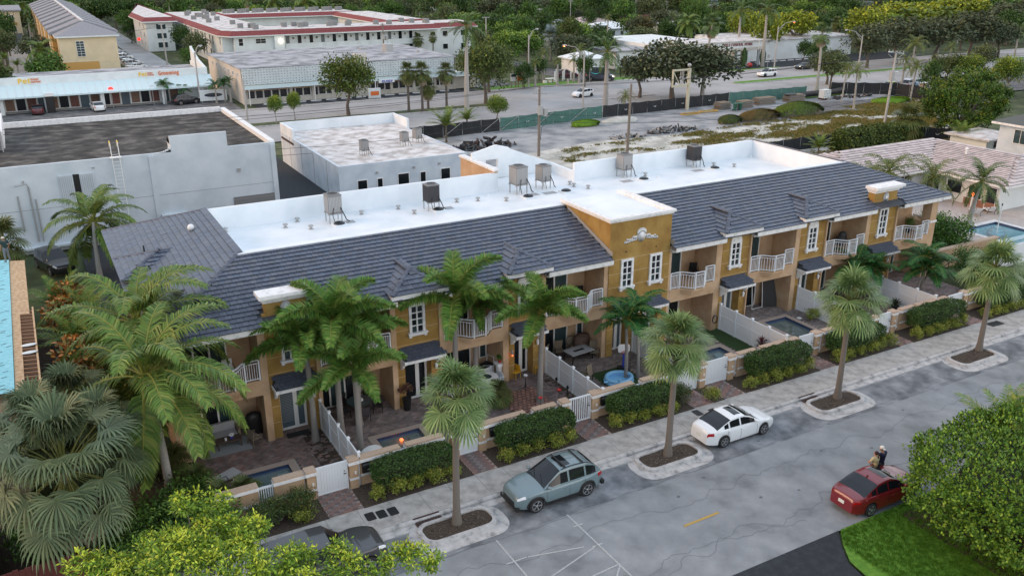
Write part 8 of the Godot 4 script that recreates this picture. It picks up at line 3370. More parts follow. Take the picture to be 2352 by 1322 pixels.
# ---------------------------------------------------------------- traffic
func traffic():
	var mir:={"head": "lens"}
	car("hatchback","hatch","car_white","white hatchback turning in the highway median gap","car",V(86.9,.02,-130.8),PI+.15,{"fine":false,"rim": "dark_metal"})
	car("suv_car","suv","car_white","white estate car driving on the far side of the highway","car",V(135.6,.02,-135.6),PI,{"fine":false,"rim": "dark_metal","head": "head_glow"})
	car("black_car","sedan","car_black","black car entering the highway by the dark parking","car",V(152.0,.02,-141.2),PI,{"fine":false,"rim": "steel","head": "head_glow"})
	car("maroon_suv","suv","car_maroon","dark maroon estate car waiting beside the delivery van","car",V(98.3,.03,-154.0),-.4,{"fine":false})
	var v:=car("delivery_van","van","car_navy","dark blue grey delivery van with curved teal stripe leaving the side street","van",V(101.8,.03,-147.2),-.75,{"fine":false,"blind_rear":true,"head": "head_glow"})
	part(v,"stripe","teal_paint",func(b):
		var ps:=[]
		var rs:=[]
		for k in 11:
			var t:=k/10.0
			ps.append(V(-1.9+t*1.9,1.75-.38*sin(PI*t*.9),1.03))
			rs.append(.03+.06*sin(PI*t))
		b.tube(ps,rs,6))
	car("parked_car","sedan","car_maroon","maroon sedan with lit tail lights parked by the shop row","car",V(1.6,.02,-157.8),PI/2,{"fine":false})
	car("parked_car","sedan","car_white","white sedan parked in front of the shop row","car",V(10.2,.02,-156.6),PI/2+.1,{"fine":false})
	car("parked_car","suv","car_black","dark estate car parked by the right end of the shop row","car",V(23.9,.02,-156.5),.3,{"fine":false})
	car("parked_car","sedan","car_lime","lime yellow car parked behind the black screened fence","car",V(142.6,.06,-110.8),.3,{"fine":false})
	car("parked_car","suv","car_silver","grey car parked right of the lime yellow car","car",V(147.0,.06,-110.5),.4,{"fine":false})
	car("parked_car","hatch","car_blue","light blue car parked between the grey car and the palm","car",V(150.8,.06,-110.6),.5,{"fine":false})
	car("parked_truck","pickup","car_white","white pickup truck behind the black fence","pickup",V(144.8,.06,-104.5),.2,{"fine":false})
	car("parked_car","sedan","car_white","low white car right of the white pickup behind the black fence","car",V(148.2,.06,-101.8),.2,{"fine":false})
	car("parked_van","suv","car_black","dark van parked behind the right hand palm trunk","car",V(156.5,.06,-110.0),.3,{"fine":false})
	car("parked_car","suv","car_maroon","dark red car at the right edge behind the round tree","car",V(156.5,.06,-88.5),1.2,{"fine":false})
	car("parked_car","sedan","car_silver","silver car half hidden under the big round tree","car",V(108.0,.03,-70.5),.3,{"fine":false})
	car("jeep","suv","car_black","black boxy off road car parked under the left coconut palm","car",V(-.1,.02,-74.6),-1.25,{"fine":false})
	var cols:=["car_white","car_silver","car_white","car_grey","car_white","car_black","car_white","car_silver","car_white","car_grey"]
	for k in cols.size():
		car("parked_car",["sedan","suv","hatch"][k%3],cols[k],"%s car parked beside the yellow townhouses, %s from the shop row"%[cols[k].trim_prefix("car_"),ORD[k]],"car",V(23.0-.12*k,.03,-212-k*5.2),.25,{"fine":false},"cars parked beside the yellow townhouses")
	for k in 4:
		car("parked_car",["suv","sedan"][k%2],["car_black","car_white","car_blue","car_white"][k],["dark car under the palms left of the yellow townhouses, nearest pair","white car under the palms left of the yellow townhouses, nearest pair","pale blue car far up the left lane","white car far up the left lane beside the blue one"][k],"car",V(5.2,.03,[-200,-206,-262,-270][k]),.2,{"fine":false})
	var tr:=thing("trailer_sign","white roadside banner box with dark car picture at the right end of the shops","sign",V(28.4,0,-156.4),-.1)
	part(tr,"box","far_white",func(b):b.mn(-2.2,.3,-.4,2.2,2.0,.4))
	part(tr,"print","car_navy",func(b):b.ball(V(0,1.25,.4),V(1.5,.35,.02),14,6))
	part(tr,"foot","galv",func(b):b.mn(-2.0,0,-.3,-1.8,.3,.3); b.mn(1.8,0,-.3,2.0,.3,.3))
	var bs:=thing("totem_sign","tall black totem sign with white top in front of the shop row","sign",V(3.6,0,-157.6))
	part(bs,"panel","black",func(b):b.mn(-.6,0,-.3,.6,2.6,.3))
	part(bs,"top","white",func(b):b.mn(-.66,2.6,-.36,.66,3.1,.36))
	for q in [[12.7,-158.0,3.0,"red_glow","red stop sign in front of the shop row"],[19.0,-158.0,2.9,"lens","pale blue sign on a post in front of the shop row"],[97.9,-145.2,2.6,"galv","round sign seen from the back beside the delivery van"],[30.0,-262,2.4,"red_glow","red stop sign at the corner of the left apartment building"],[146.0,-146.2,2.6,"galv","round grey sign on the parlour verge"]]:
		var s:=thing("road_sign",q[4],"road sign",V(q[0],0,q[1]))
		part(s,"post","galv",func(b):b.cyl(Vector3.ZERO,.05,q[2],6))
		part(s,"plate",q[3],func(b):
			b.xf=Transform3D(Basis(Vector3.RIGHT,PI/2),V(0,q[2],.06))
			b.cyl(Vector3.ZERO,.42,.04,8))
	for q in [[81.7,"white","white and dark real estate board beside the tall street lamp"],[83.2,"sign_orange","red and white real estate board beside the tall street lamp"]]:
		var s:=thing("notice_board",q[2],"sign",V(q[0],0,-146.8))
		part(s,"panel",q[1],func(b):b.mn(-.6,1.2,-.05,.6,2.6,.05))
		part(s,"header","glass_teal" if q[1]=="white" else "white",func(b):b.mn(-.55,2.0,.05,.55,2.5,.07))
		for x in [-.45,.45]:
			part(s,"post","wicker",func(b):b.mn(x-.06,0,-.06,x+.06,1.2,.06))
	var hy:=thing("fire_hydrant","pale yellow fire hydrant on the highway verge","hydrant",V(93.0,.03,-145.4))
	part(hy,"barrel","sign_cream",func(b):b.lathe([Vector2(.22,0),Vector2(.22,.08),Vector2(.16,.1),Vector2(.16,.8),Vector2(.2,.82),Vector2(.18,.95),Vector2(.06,1.08),Vector2(0,1.08)],10))
	part(hy,"outlet","galv",func(b):b.bar(V(-.3,.6,0),V(.3,.6,0),.16))
	part(hy,"cap","green_bin",func(b):b.ball(V(0,1.1,0),V(.1,.1,.1),8,5))
	var be:=thing("concrete_bench","white concrete table and two stools on the green verge","bench",V(91.5,.03,-149.5))
	part(be,"tabletop","white",func(b):b.mn(-.9,.7,-.5,.9,.82,.5))
	part(be,"pedestal","white",func(b):b.mn(-.25,0,-.25,.25,.7,.25))
	for x in [-1.2,1.2]:
		part(be,"stool","white",func(b):b.mn(x-.35,0,-.3,x+.35,.45,.3))
	for k in 5:
		tag(obj("white_post",func_mb(func(b):b.cyl(Vector3.ZERO,.16,1.9+.3*(k%2),7)),"white",self,T(93.2+k*.95,.02,-150.6-(k%2))),"white painted post in a row under the palms beside the maroon car","post","white posts under the palms")
	var fr:=thing("red_cart","small red sculpture with round lamps on the parlour verge","garden ornament",V(142.6,.03,-148.2))
	part(fr,"body","red",func(b):b.ball(V(0,.7,0),V(.7,.5,.5),10,6))
	part(fr,"stand","dark_metal",func(b):b.mn(-.2,0,-.2,.2,.4,.2))
# ---------------------------------------------------------------- the near trees,palms and the tree belt
func near_plants():
	var sp:=[[13.38,-29.1,6.0,"cabbage palm in the nearest planting island, in front of the second white gate"],[24.95,-29.05,5.9,"cabbage palm in the second planting island, between the blue grey and white cars"],[37.05,-29.2,5.7,"cabbage palm in the third planting island, ahead of the white sedan"],[49.85,-29.35,5.3,"cabbage palm in the fourth planting island, at the right of the street"]]
	var lean:=[V(.1,0,0),V(-.12,0,.05),V(.05,0,-.05),V(.12,0,0)]
	for k in 4:
		fan_palm("sabal",sp[k][2],.165,.125,lean[k],1.0+.05*k,sp[k][3],V(sp[k][0],.1,sp[k][1]),k*1.1,"cabbage_palm","bark_palm","street palms in the islands",0.0,true)
	var fx:=[[11.44,-38.85,6.3,1.15,V(0,0,0),"tallest left foxtail palm in front of the first raised bay"],[11.8,-36.95,4.5,1.0,V(.1,0,0),"shorter foxtail palm in the second courtyard, nearest the street"],[10.1,-39.0,5.4,1.05,V(0,0,.1),"left foxtail palm behind the first front door"],[12.6,-39.4,5.2,.95,V(.1,0,0),"foxtail palm over the round glass dining table"],
		[18.3,-39.4,6.0,1.15,V(.05,0,0),"tall foxtail palm with full crown in the middle of the row"],[20.1,-40.6,4.9,.9,V(-.1,0,0),"thinner foxtail palm right behind the tall middle one"],[22.25,-36.95,5.3,1.05,V(.1,0,0),"foxtail palm by the fence and the yellow chairs"]]
	for k in fx.size():
		var q:Array=fx[k]
		feather_palm("fox",q[2]-.55,.17,.12,q[4],q[3],q[5],V(q[0],0,q[1]),k*1.9,"foxtail_palm","bark_grey","foxtail palms in the courtyards",.75)
	var ad:=[[28.2,-37.05,3.7,V(-.15,0,0),"left thin palm beside the blue paddling pool"],[28.85,-36.75,3.9,V(.7,0,0),"right thin leaning palm beside the blue paddling pool"],[53.2,-36.7,2.6,V(-.3,0,0),"left palm of the clump behind the seventh wall"],[53.9,-36.8,3.3,V(.1,0,0),"middle palm of the clump behind the seventh wall"],[54.5,-37.3,2.3,V(.4,0,0),"right palm of the clump behind the seventh wall"],[49.6,-39.2,2.7,V(.1,0,0),"left palm in front of the seventh awning"],[50.9,-38.6,2.3,V(.2,0,0),"right palm in front of the seventh awning"]]
	for k in ad.size():
		var q:Array=ad[k]
		feather_palm("adonidia",q[2]-.4,.11,.08,q[3],1.05,q[4],V(q[0],0,q[1]),k*1.3,"christmas_palm","bark_grey","small palms in the courtyards",.5)
	feather_palm("coco",6.2,.2,.14,V(-.3,0,.1),1.0,"large coconut palm in front of the first unit, fronds blown to the right",V(2.8,0,-37.4),.15,"coconut_palm","bark_pale","",0,.42)
	feather_palm("coco",6.8,.2,.14,V(.3,0,0),.95,"coconut palm behind the large left one, in front of the left roof slope",V(2.6,0,-42.0),.5,"coconut_palm","bark_pale","",0,.45)
	feather_palm("coco",4.4,.2,.14,V(.5,0,0),.86,"coconut palm against the warehouse wall at the left",V(2.8,0,-70.5),1.1,"coconut_palm","bark_pale","",0,.3)
	for q in [[-1.1,-34.2,4.5,1.45,"huge shaggy fan palm at the lower left corner"],[.2,-36.6,4.2,1.0,"shaggy fan palm behind the lower left one, right side"],[-1.8,-38.2,4.4,1.0,"fan palm at the left edge under the turquoise roof"],[-.6,-40.8,4.0,.95,"fan palm between the turquoise roof and the coconut palm"]]:
		fan_palm("sabal_big",q[2],.26,.2,V(.2,0,.1),q[3]*.85,q[4],V(q[0],0,q[1]),q[0],"shaggy_fan_palm","bark_grey","shaggy fan palms at the left",1.6 if q[3]>1.2 else .5,false)
	fan_palm("sabal_olive",3.2,.2,.16,Vector3.ZERO,1.25,"olive fan palm with dead skirt at the left edge by the warehouse",V(-3.2,0,-72.5),0,"cabbage_palm","bark_grey","",1.2)
	for q in [[3.9,-36.9,"low fan palm beside the coconut trunk"],[4.6,-35.2,"low fan palm behind the first garden wall"],[5.6,-35.0,"second low fan palm behind the first garden wall"],[3.3,-39.4,"fan palm in front of the left end wall"],[20.1,-37.9,"bushy low palm beside the red stone paving"]]:
		fan_palm("sabal_olive",.5,.12,.1,Vector3.ZERO,.62,q[2],V(q[0],.05,q[1]),q[0]*2,"dwarf_palm","bark","low palms in the courtyards")
	for q in [[1.2,-58.5,"areca clump in front of the left roof eave, greenest"],[.3,-54.8,"areca clump beside the plywood roof edge"],[1.6,-52.5,"areca clump under the small left roof dormer"],[-.2,-61.5,"areca clump by the black off road car"]]:
		feather_palm("areca",1.3,.08,.06,Vector3.ZERO,1.05,q[2],V(q[0],.05,q[1]),q[0],"areca_palm","shaft_green","areca clumps at the left")
	rng.seed=44
	GREEN["croton"]=[[[.20,.09,.03],[.12,.10,.03],[.28,.11,.03],[.08,.09,.03]],[[.34,.14,.03]],.3]
	GREEN["mixed"]=[[[.05,.085,.02],[.07,.11,.022],[.11,.12,.02]],[[.2,.05,.03]],.12]
	var cb:=bush_mesh(70,1.2,2.2,40,40,.34,"croton")
	for q in [[-.1,-58.5,"orange and brown broad leaved shrubs beside the plywood edge"],[.5,-61.6,"orange leaved shrub near the black off road car"],[.2,-51.5,"reddish shrub beside the bare rafters"]]:
		shrub("croton_shrub",q[2],"shrub",cb,V(q[0],.9,q[1]),q[0],V(1,1,1.2),"orange leaved shrubs at the left",false)
	var mb:=bush_mesh(71,1.3,3.0,46,60,.16,"mixed")
	for q in [[.3,-47.0,"green shrub with red flowers beside the rafters"],[.0,-43.8,"dense green shrub in front of the rafters"],[1.9,-46.0,"dense shrub hidden behind the coconut palms"],[1.4,-55.5,"green shrub under the left roof eave"]]:
		shrub("shrub",q[2],"shrub",mb,V(q[0],.1,q[1]),q[0],V(1,1,1),"dense shrubs along the left house",false)
	var ub2:=bush_mesh(74,1.5,1.5,40,60,.17,"green")
	for q in [[1.2,-40.2,"low leafy shrub at the coconut trunk, behind"],[2.0,-35.0,"low leafy shrub right of the shaggy fan palm trunk"],[.2,-33.6,"low leafy shrub under the shaggy fan palm, right"],[-2.6,-35.8,"low leafy shrub under the shaggy fan palm, left"],[-.8,-43.2,"low leafy shrub below the rafters"],[2.2,-49.5,"low leafy shrub under the left eave, middle"],[2.0,-59.0,"low leafy shrub under the left eave, far"],[3.3,-36.0,"low leafy shrub at the coconut trunk, front"],[4.0,-33.2,"low leafy shrub in front of the first garden wall"],[2.2,-31.9,"low leafy shrub beside the end of the red fence"]]:
		shrub("shrub",q[2],"shrub",ub2,V(q[0],.05,q[1]),q[0]*3,V(1,1,1),"low shrubs at the left",false)
	GREEN["silver"]=[[[.12,.16,.15],[.15,.19,.18]],[[.2,.24,.22]],.2]
	var sv:=bush_mesh(73,.8,1.3,30,50,.1,"silver")
	for q in [[-3.0,-31.2,"silvery grey shrub in front of the red board fence, left one"],[-1.4,-30.8,"silvery grey shrub in front of the red board fence, right one"]]:
		shrub("silver_shrub",q[2],"shrub",sv,V(q[0],.05,q[1]),q[0],V(1,1,1),"",false)
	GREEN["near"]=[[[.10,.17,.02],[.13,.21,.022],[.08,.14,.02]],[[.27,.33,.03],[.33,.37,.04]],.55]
	rng.seed=90
	var t:=thing("black_olive_tree","bright yellow green leafy tree at the bottom left, over the grey pickup","tree",V(2.2,0,-23.6))
	var tb:=Mb.new()
	tb.tube([V(0,0,0),V(.1,2,0),V(0,3.8,0)],[.2,.16,.13],8)
	var lb:=Mb.new()
	var tips:=[]
	for k in 46:
		var an:=k*2.39996
		var rr:=sqrt((k+.5)/46.0)
		var e:=V(cos(an)*rr*4.2,6.3-rr*rr*1.5+rng.randf_range(-.25,.4),sin(an)*rr*3.1)
		var rt:=maxf(0.0,e.x-1.0)
		e+=V(0,-.22*rt,.62*rt)
		tips.append(e)
	tips.append_array([V(4.3,5.0,1.2),V(5.3,4.8,1.3),V(6.1,4.9,1.45),V(6.6,4.9,1.75),V(4.1,5.1,.4),V(-3.7,5.2,1.4),V(-3.0,5.5,-2.2),V(0.2,6.3,-2.9),V(.9,6.2,-2.5)])
	for e in tips:
		var m:Vector3=V(0,3.6,0).lerp(e,.55)+V(0,-.25,0)
		tb.tube([V(0,3.6,0),m,e],[.06,.035,.008],5)
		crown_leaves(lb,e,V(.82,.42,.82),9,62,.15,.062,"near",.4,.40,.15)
	obj("trunk",tb,"bark_grey",t)
	obj("crown",lb,"leaf_gloss",t)
	GREEN["clusia"]=[[[.055,.115,.018],[.075,.15,.02],[.045,.095,.018]],[[.15,.24,.03]],.22]
	rng.seed=91
	var c:=thing("clusia_hedge","large bright green rounded leafed hedge at the lower right","hedge",V(35.7,0,-15.9))
	var cl:=Mb.new()
	var core:=Mb.new()
	var f:=FastNoiseLite.new()
	f.seed=6
	f.frequency=.35
	for k in 46000:
		var u:=rv()
		if u.y<-.35:
			u.y=-u.y*.9
		var pw:=4.6
		var l:=pow(pow(absf(u.x),pw)+pow(absf(u.y),pw)+pow(absf(u.z),pw),1.0/pw)
		var p:=u/l
		var pos:=p*V(5.9,2.2,4.5)
		pos*=1.0+.16*f.get_noise_3dv(pos*1.6)+.08*f.get_noise_3dv(pos*5.0)
		if pos.x>2.2 and rng.randf()<.5:
			continue
		var nn:=V(signf(p.x)*pow(absf(p.x),2.2)/6.2,signf(p.y)*pow(absf(p.y),2.2)/2.35,signf(p.z)*pow(absf(p.z),2.2)/4.6).normalized()
		pos-=nn*rng.randf()*rng.randf()*.75
		var g:Array=GREEN.clusia
		cl.col=pick(g[1] if rng.randf()<g[2] else g[0])
		var d:=(nn*.7+V(0,.35,0)+rv()*.9).normalized()
		var q:=(nn+V(0,.5,0)+rv()*.6)
		q=(q-d*q.dot(d)).normalized()
		cl.leaf(pos+V(0,2.25,0),d,q,rng.randf_range(.12,.19),rng.randf_range(.075,.11))
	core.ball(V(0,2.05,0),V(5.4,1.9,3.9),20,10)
	obj("leaves",cl,"leaf_gloss",c)
	obj("twigs",core,"twig_mass",c)
	for k in 6:
		part(c,"stem","bark_grey",func(b):b.tube([V(-5.2+k*.5,0,3.2-k*.8),V(-4.2+k*.6,1.0,2.4-k*.6)],[.06,.04],6))
	var mu:=sheet("mulch_bed",30.9,-20.2,44,-10,.036,"mulch")
	feather_palm("areca",2.6,.12,.09,V(.2,0,0),1.1,"areca palm crown rising over the right hedge, upper one",V(36.2,0,-19.4),.4,"areca_palm","shaft_green","areca palms over the right hedge")
	feather_palm("areca",2.4,.12,.09,V(.2,0,0),1.0,"areca palm crown rising over the right hedge, lower one",V(35.2,0,-17.4),1.4,"areca_palm","shaft_green","areca palms over the right hedge")
	GREEN["mango"]=[[[.04,.095,.018],[.055,.115,.02],[.035,.08,.018]],[[.10,.16,.025]],.2]
	var hb:=bush_mesh(81,1.7,2.2,60,60,.18,"mango")
	shrub("shrub","dark green shrub behind the right hedge at the picture edge","shrub",hb,V(41.0,.1,-20.4),0,V(1.2,1.2,1.2),"",false)
	var gm:=bush_mesh(82,1.9,3.0,70,80,.16,"mango")
	for q in [[61.3,-44.6,1.15,"dense dark shrub at the right end wall of the row"],[64.6,-42.6,1.25,"big rounded green shrub in front of the large pool"],[61.4,-38.2,.85,"dark shrub behind the far end garden wall"],[66.6,-45.8,.9,"green shrub at the corner of the large pool"],[64.5,-50.5,1.1,"dark shrub behind the right end wall"],[59.8,-36.2,.8,"green shrub behind the last hedge"]]:
		shrub("shrub",q[3],"shrub",gm,V(q[0],.1,q[1]),q[0],V(q[2],q[2],q[2]),"shrubs at the right end of the row",false)
	for q in [[63.0,-50.0,4.6,1.1,"left palm of the group in front of the pink tiled roof"],[66.5,-50.4,5.0,1.15,"tall palm in front of the pink tiled roof, yellow green spear"],[70.6,-48.5,4.3,1.1,"palm leaning over the pool loungers"],[74.0,-46.9,4.0,.9,"slim palm standing at the pool edge"],[76.0,-38.8,7.2,1.1,"palm at the right picture edge with trunk across the pool"],[61.0,-52.5,4.4,.9,"palm behind the right roof hip"]]:
		feather_palm("royal" if q[4].contains("edge") else "queen",q[2],.15,.1,V(.4,0,.0),q[3]*.86,q[4],V(q[0],0,q[1]),q[0],"garden_palm","bark_pale","palms by the pool house",.4)
func tree_belt():
	var TL:="dark,24,-359,6.0,4.0;olive,28,-345,5.0,3.3;dark,32,-336,7.0,4.1;green,32,-307,5.0,2.7;dark,30,-279,4.0,2.2;olive,48,-377,6.0,5.0;dark,-1,-257,7.0,2.6;olive,-2,-232,5.0,2.5;dark,37,-237,5.0,2.4;olive,37,-217,4.5,2.4;green,33,-205,3.0,1.9;dark,32,-191,2.5,1.6;teal,47,-207,4.0,1.7;red,98,-213,3.0,1.6;olive,95,-185,5.0,3.0;olive2,75,-144,5.5,3.3;lime,95,-173,5.0,3.2;green,119,-213,6.0,4.0;lime,101,-175,5.0,3.1;dark2,114,-178,6.0,3.0;green,111,-204,5.0,2.5;dark,91,-153,3.0,1.7;dark,83,-145,3.0,2.0;dark,94,-141,4.0,1.8;grey,157,-276,7.0,5.4;grey,142,-270,7.0,5.2;dark,143,-295,7.0,4.0;green,168,-267,7.0,4.5;dark,173,-254,8.0,4.7;green,177,-244,7.0,4.0;dark,166,-247,5.0,2.3;olive,192,-248,7.0,4.1;rust,154,-202,5.0,2.4;dark,155,-194,5.0,2.8;limeb,149,-202,2.2,2.2;limeb,143,-199,2.2,1.6;green,186,-217,7.0,3.5;dark,169,-191,6.0,3.6;dark,196,-212,7.0,4.6;yellow,165,-175,7.0,4.0;yellow,159,-160,6.5,3.1;yellow,171,-163,7.5,4.8;dark,160,-149,3.5,1.8;dark,151,-137,4.0,2.1;yellow,219,-170,8.0,7.6;yellow,249,-173,8.0,7.5;yellow,190,-157,7.0,4.8;yellow,240,-178,7.5,5.2;grey,166,-136,6.0,4.2;grey,178,-138,6.5,5.0;grey,189,-136,7.0,5.7;grey2,203,-137,7.0,5.2;grey,251,-158,7.0,5.7;grey,210,-134,6.0,3.8;green,286,-186,8.0,6.3;dark,276,-211,8.0,6.1;dark,302,-207,8.0,6.2;dark,246,-212,7.0,4.9;green,251,-225,7.0,4.5;olive2,156,-109,4.0,2.8;limed,158,-106,4.0,2.8;dark,139,-100,4.0,1.8;limed,150,-93,5.0,2.3;limed,155,-98,4.0,1.3;olive,174,-114,4.0,2.0;grey,137,-121,4.5,3.0;grey,99,-121,6.4,5.4;grey,105,-120,5.6,4.6;grey,95,-125,5.2,3.6;hero,44,-132,6.0,4.2"
	var PL:="royal,5,-296,7.0,2.0;royal,5,-269,6.0,2.1;areca,5,-231,4.0,1.5;areca,6,-214,3.0,1.3;areca,-2,-207,4.0,1.6;areca,-0,-198,3.5,1.5;areca,-1,-192,3.0,1.1;sabal,86,-202,4.5,1.7;sabal,89,-200,5.0,1.4;queen,92,-153,5.0,1.6;queen,91,-146,4.0,1.3;queen,96,-146,6.0,1.9;bismarck,112,-183,5.5,2.5;coco,150,-179,7.0,3.7;coco,75,-292,9.0,3.6;coco,82,-282,9.0,4.6;wash,66,-289,10.0,1.6;queen,136,-194,8.0,1.6;queen,168,-126,5.5,2.8;queen,183,-128,4.0,1.7;bismarck,262,-219,8.0,3.0;queen,239,-231,8.0,2.4;bismarck,212,-240,8.0,2.1;date,220,-136,5.5,2.8;queen,176,-218,6.0,2.4;sabal,139,-234,5.0,2.1;queen,96,-148,4.0,1.5;queen,86,-146,4.0,1.2;queen,138,-105,5.5,2.0;adonidia,31,-155,3.2,0.9"
	var named:={"dark": "dark green broadleaf","dark2": "dark brownish green broadleaf","green": "mid green broadleaf","olive": "olive green loose","olive2": "spreading olive green","grey": "dull grey green dense","grey2": "dull dark grey green","lime": "bright light green","limed": "yellowish light green","limeb": "vivid lime green low","yellow": "flat topped yellow green","hero": "rounded olive green","teal": "bluish green","red": "reddish leaved","rust": "rust brown"}
	var k:=0
	for s in TL.split(";"):
		var q:=s.split(",")
		var at:=V(float(q[1]),0,float(q[2]))
		var r:=float(q[4])*(1.35 if q[0] in ["yellow","grey","grey2","olive","lime","olive2"] else 1.15)
		tree(q[0],k%3,at,float(q[3]),r,"round_tree" if q[0]=="hero" else "broadleaf_tree",tree_label(named[q[0]]+" tree",at),"broadleaf trees beyond the row","bark_grey" if q[0] in ["yellow","limed"] else "bark")
		k+=1
	k=0
	for s in PL.split(";"):
		var q:=s.split(",")
		var at:=V(float(q[1]),0,float(q[2]))
		var hc:=float(q[3])
		var r:=float(q[4])
		match q[0]:
			"sabal":
				fan_palm("sabal_olive",hc,.2,.16,Vector3.ZERO,r/1.7,tree_label("fan palm",at),at,k,"fan_palm","bark_grey","palms beyond the row")
			"bismarck":
				fan_palm("bismarck",hc,.25,.2,Vector3.ZERO,r/2.2,tree_label("silvery blue fan palm",at),at,k,"silver_palm","bark_grey","palms beyond the row")
			"wash":
				fan_palm("wash",hc,.25,.18,Vector3.ZERO,r/1.7,tree_label("tall thin fan palm",at),at,k,"tall_fan_palm","bark_pale","palms beyond the row",1.0)
			_:
				var l:float=PALM[q[0]][0]
				feather_palm(q[0],hc,.22,.16,Vector3.ZERO,r/l*1.15,tree_label({"coco": "drooping coconut","royal": "royal","queen": "feathery","areca": "clumping","date": "stout date","adonidia": "small"}[q[0]]+" palm",at),at,k,"feather_palm","bark_pale","palms beyond the row",0.0 if q[0] in ["areca","date"] else .6)
		k+=1
	for q in [[53.6,-130.7,6.2,"leftmost of four fan palms in the median"],[55.5,-129.6,6.2,"second of four fan palms in the median"],[56.9,-130.5,3.6,"shortest of four fan palms in the median"],[59.8,-129.7,5.9,"rightmost of four fan palms in the median, brown skirt"]]:
		fan_palm("sabal_olive",q[2],.2,.17,Vector3.ZERO,1.12,q[3],V(q[0],0,q[1]),q[0],"median_palm","bark","fan palms in the median",1.3)
	feather_palm("royal",12.0,.32,.22,V(.2,0,0),.92,"tall royal palm with bright green spear in front of the apartments",V(59.6,0,-121.9),.3,"royal_palm","bark_pale","",1.6)
	feather_palm("royal",7.9,.34,.24,V(.1,0,0),1.05,"royal palm with pale trunk in front of the delivery van",V(82.7,0,-117.8),1.3,"royal_palm","bark_pale","",1.2)
	feather_palm("royal",10.2,.32,.22,V(-.3,0,0),1.05,"royal palm left of the parlour lettering",V(149.8,0,-160.0),.6,"royal_palm","bark_pale","",1.4)
	feather_palm("royal",11.2,.32,.22,V(.1,0,0),1.1,"royal palm right of the parlour lettering",V(147.1,0,-148.9),2.0,"royal_palm","bark_pale","",1.4)
	fan_palm("wash",12.2,.26,.18,V(1.2,0,0),1.25,"tall leaning fan palm by the sign frame",V(104.5,0,-119.4),.2,"leaning_fan_palm","bark_pale","",1.3)
	fan_palm("wash",10.2,.26,.18,V(1.0,0,0),1.25,"tall leaning fan palm right of the median tree",V(126.9,0,-114.2),1.0,"leaning_fan_palm","bark_pale","",1.3)
	feather_palm("queen",6.0,.16,.12,V(-.5,0,0),.72,"slim yellowish palm in the vacant lot, left of the leaning pole",V(117.5,0,-97.7),.3,"queen_palm","bark_pale","",.5)
	feather_palm("queen",5.4,.16,.12,V(-.4,0,0),.75,"slim yellowish palm behind the leaning pole",V(133.6,0,-99.5),1.3,"queen_palm","bark_pale","",.5)
	feather_palm("queen",5.2,.14,.1,V(-.2,0,0),.6,"slim palm by the tall black fence",V(122.5,0,-104.5),2.3,"queen_palm","bark_pale","",.5)
	feather_palm("areca",2.2,.14,.1,Vector3.ZERO,1.25,"bushy drooping palm beside the dirty white roof",V(48.5,0,-105.6),.3,"areca_palm","bark")
	feather_palm("areca",1.8,.12,.1,Vector3.ZERO,.9,"brownish palm by the black fence gate",V(54.0,0,-110.5),.3,"areca_palm","bark")
	feather_palm("queen",2.4,.12,.1,Vector3.ZERO,.55,"small yellow palm by the black fence, in front of the road",V(83.4,0,-113.4),.3,"queen_palm","bark_pale","",.3)
	fan_palm("sabal_olive",2.2,.24,.2,Vector3.ZERO,1.7,"bushy fan palm at the foot of the leaning pole",V(104.6,0,-77.6),.3,"bushy_fan_palm","bark","",.8)
	for q in [[20.9,-158.2,2.7,"small palm in front of the aqua awning, left one"],[24.0,-158.5,1.7,"small palm in front of the aqua awning, by the dark car"],[28.6,-155.0,2.6,"left small palm beside the banner box"],[30.2,-155.8,2.6,"right small palm beside the banner box"]]:
		feather_palm("adonidia",q[2],.14,.1,Vector3.ZERO,.85,q[3],V(q[0],0,q[1]),q[0],"plaza_palm","bark_pale","small palms by the shops",.5)
	var ol:=tree("olive2",1,V(67.8,.1,-131.3),6.5,5.4,"spreading_tree","broad spreading median tree with many dark limbs","","bark")
	var l2:=tree("limed",0,V(61.2,.1,-115.0),2.6,1.9,"small_tree","small crooked tree by the construction fence","","bark_grey")
	for q in [[32.1,-129.8,"left slender young tree on the near median"],[35.4,-131.5,"right slender young tree on the near median"]]:
		tree("limed",2,V(q[0],.1,q[1]),2.9,1.2,"young_tree",q[2],"young median trees","bark_grey")
	var bt:=tree("olive",0,V(131.3,.1,-115.0),4.6,3.6,"median_tree","grey green tree beside the right leaning palm","","bark")
	GREEN["bigtree"]=[[[.035,.08,.014],[.045,.095,.016],[.06,.10,.016]],[[.16,.17,.02]],.28]
	rng.seed=92
	var o:=thing("round_fig_tree","big round glossy dark green tree right of the leaning pole","tree",V(111.5,0,-74.5))
	var lb:=Mb.new()
	for k2 in 170:
		var u:=rv()
		u.y=u.y*.85+.25
		u=u.normalized()*pow(rng.randf_range(.35,1),.4)
		crown_leaves(lb,V(0,4.9,0)+u*V(5.2,4.2,5.4),V(1.2,.9,1.2),3,60,.30,.15,"bigtree",.35,.6,.3)
	obj("crown",lb,"leaf_gloss",o)
	part(o,"trunk","bark_grey",func(b):
		b.tube([V(0,0,0),V(.1,1.5,0),V(.0,3,0)],[.45,.35,.3],9)
		for q in 7:
			b.tube([V(0,1.6,0),V(cos(q)*2.2,4.0,sin(q)*2.2),V(cos(q)*4.0,6.2,sin(q)*4.0)],[.2,.13,.04],6))
	var hm:=hedge_mesh(33,9,2.6,2.6,9000,.26,"olive2")
	shrub("hedge","tall clipped dark hedge behind the right part of the white roof","hedge",hm,V(94,.1,-75.0),-.02,V(1.35,1.1,1),"",false)
	feather_palm("areca",1.0,.1,.08,Vector3.ZERO,.9,"pale drooping palm at the left end of the clipped hedge",V(85.5,0,-75.5),.3,"areca_palm","bark")
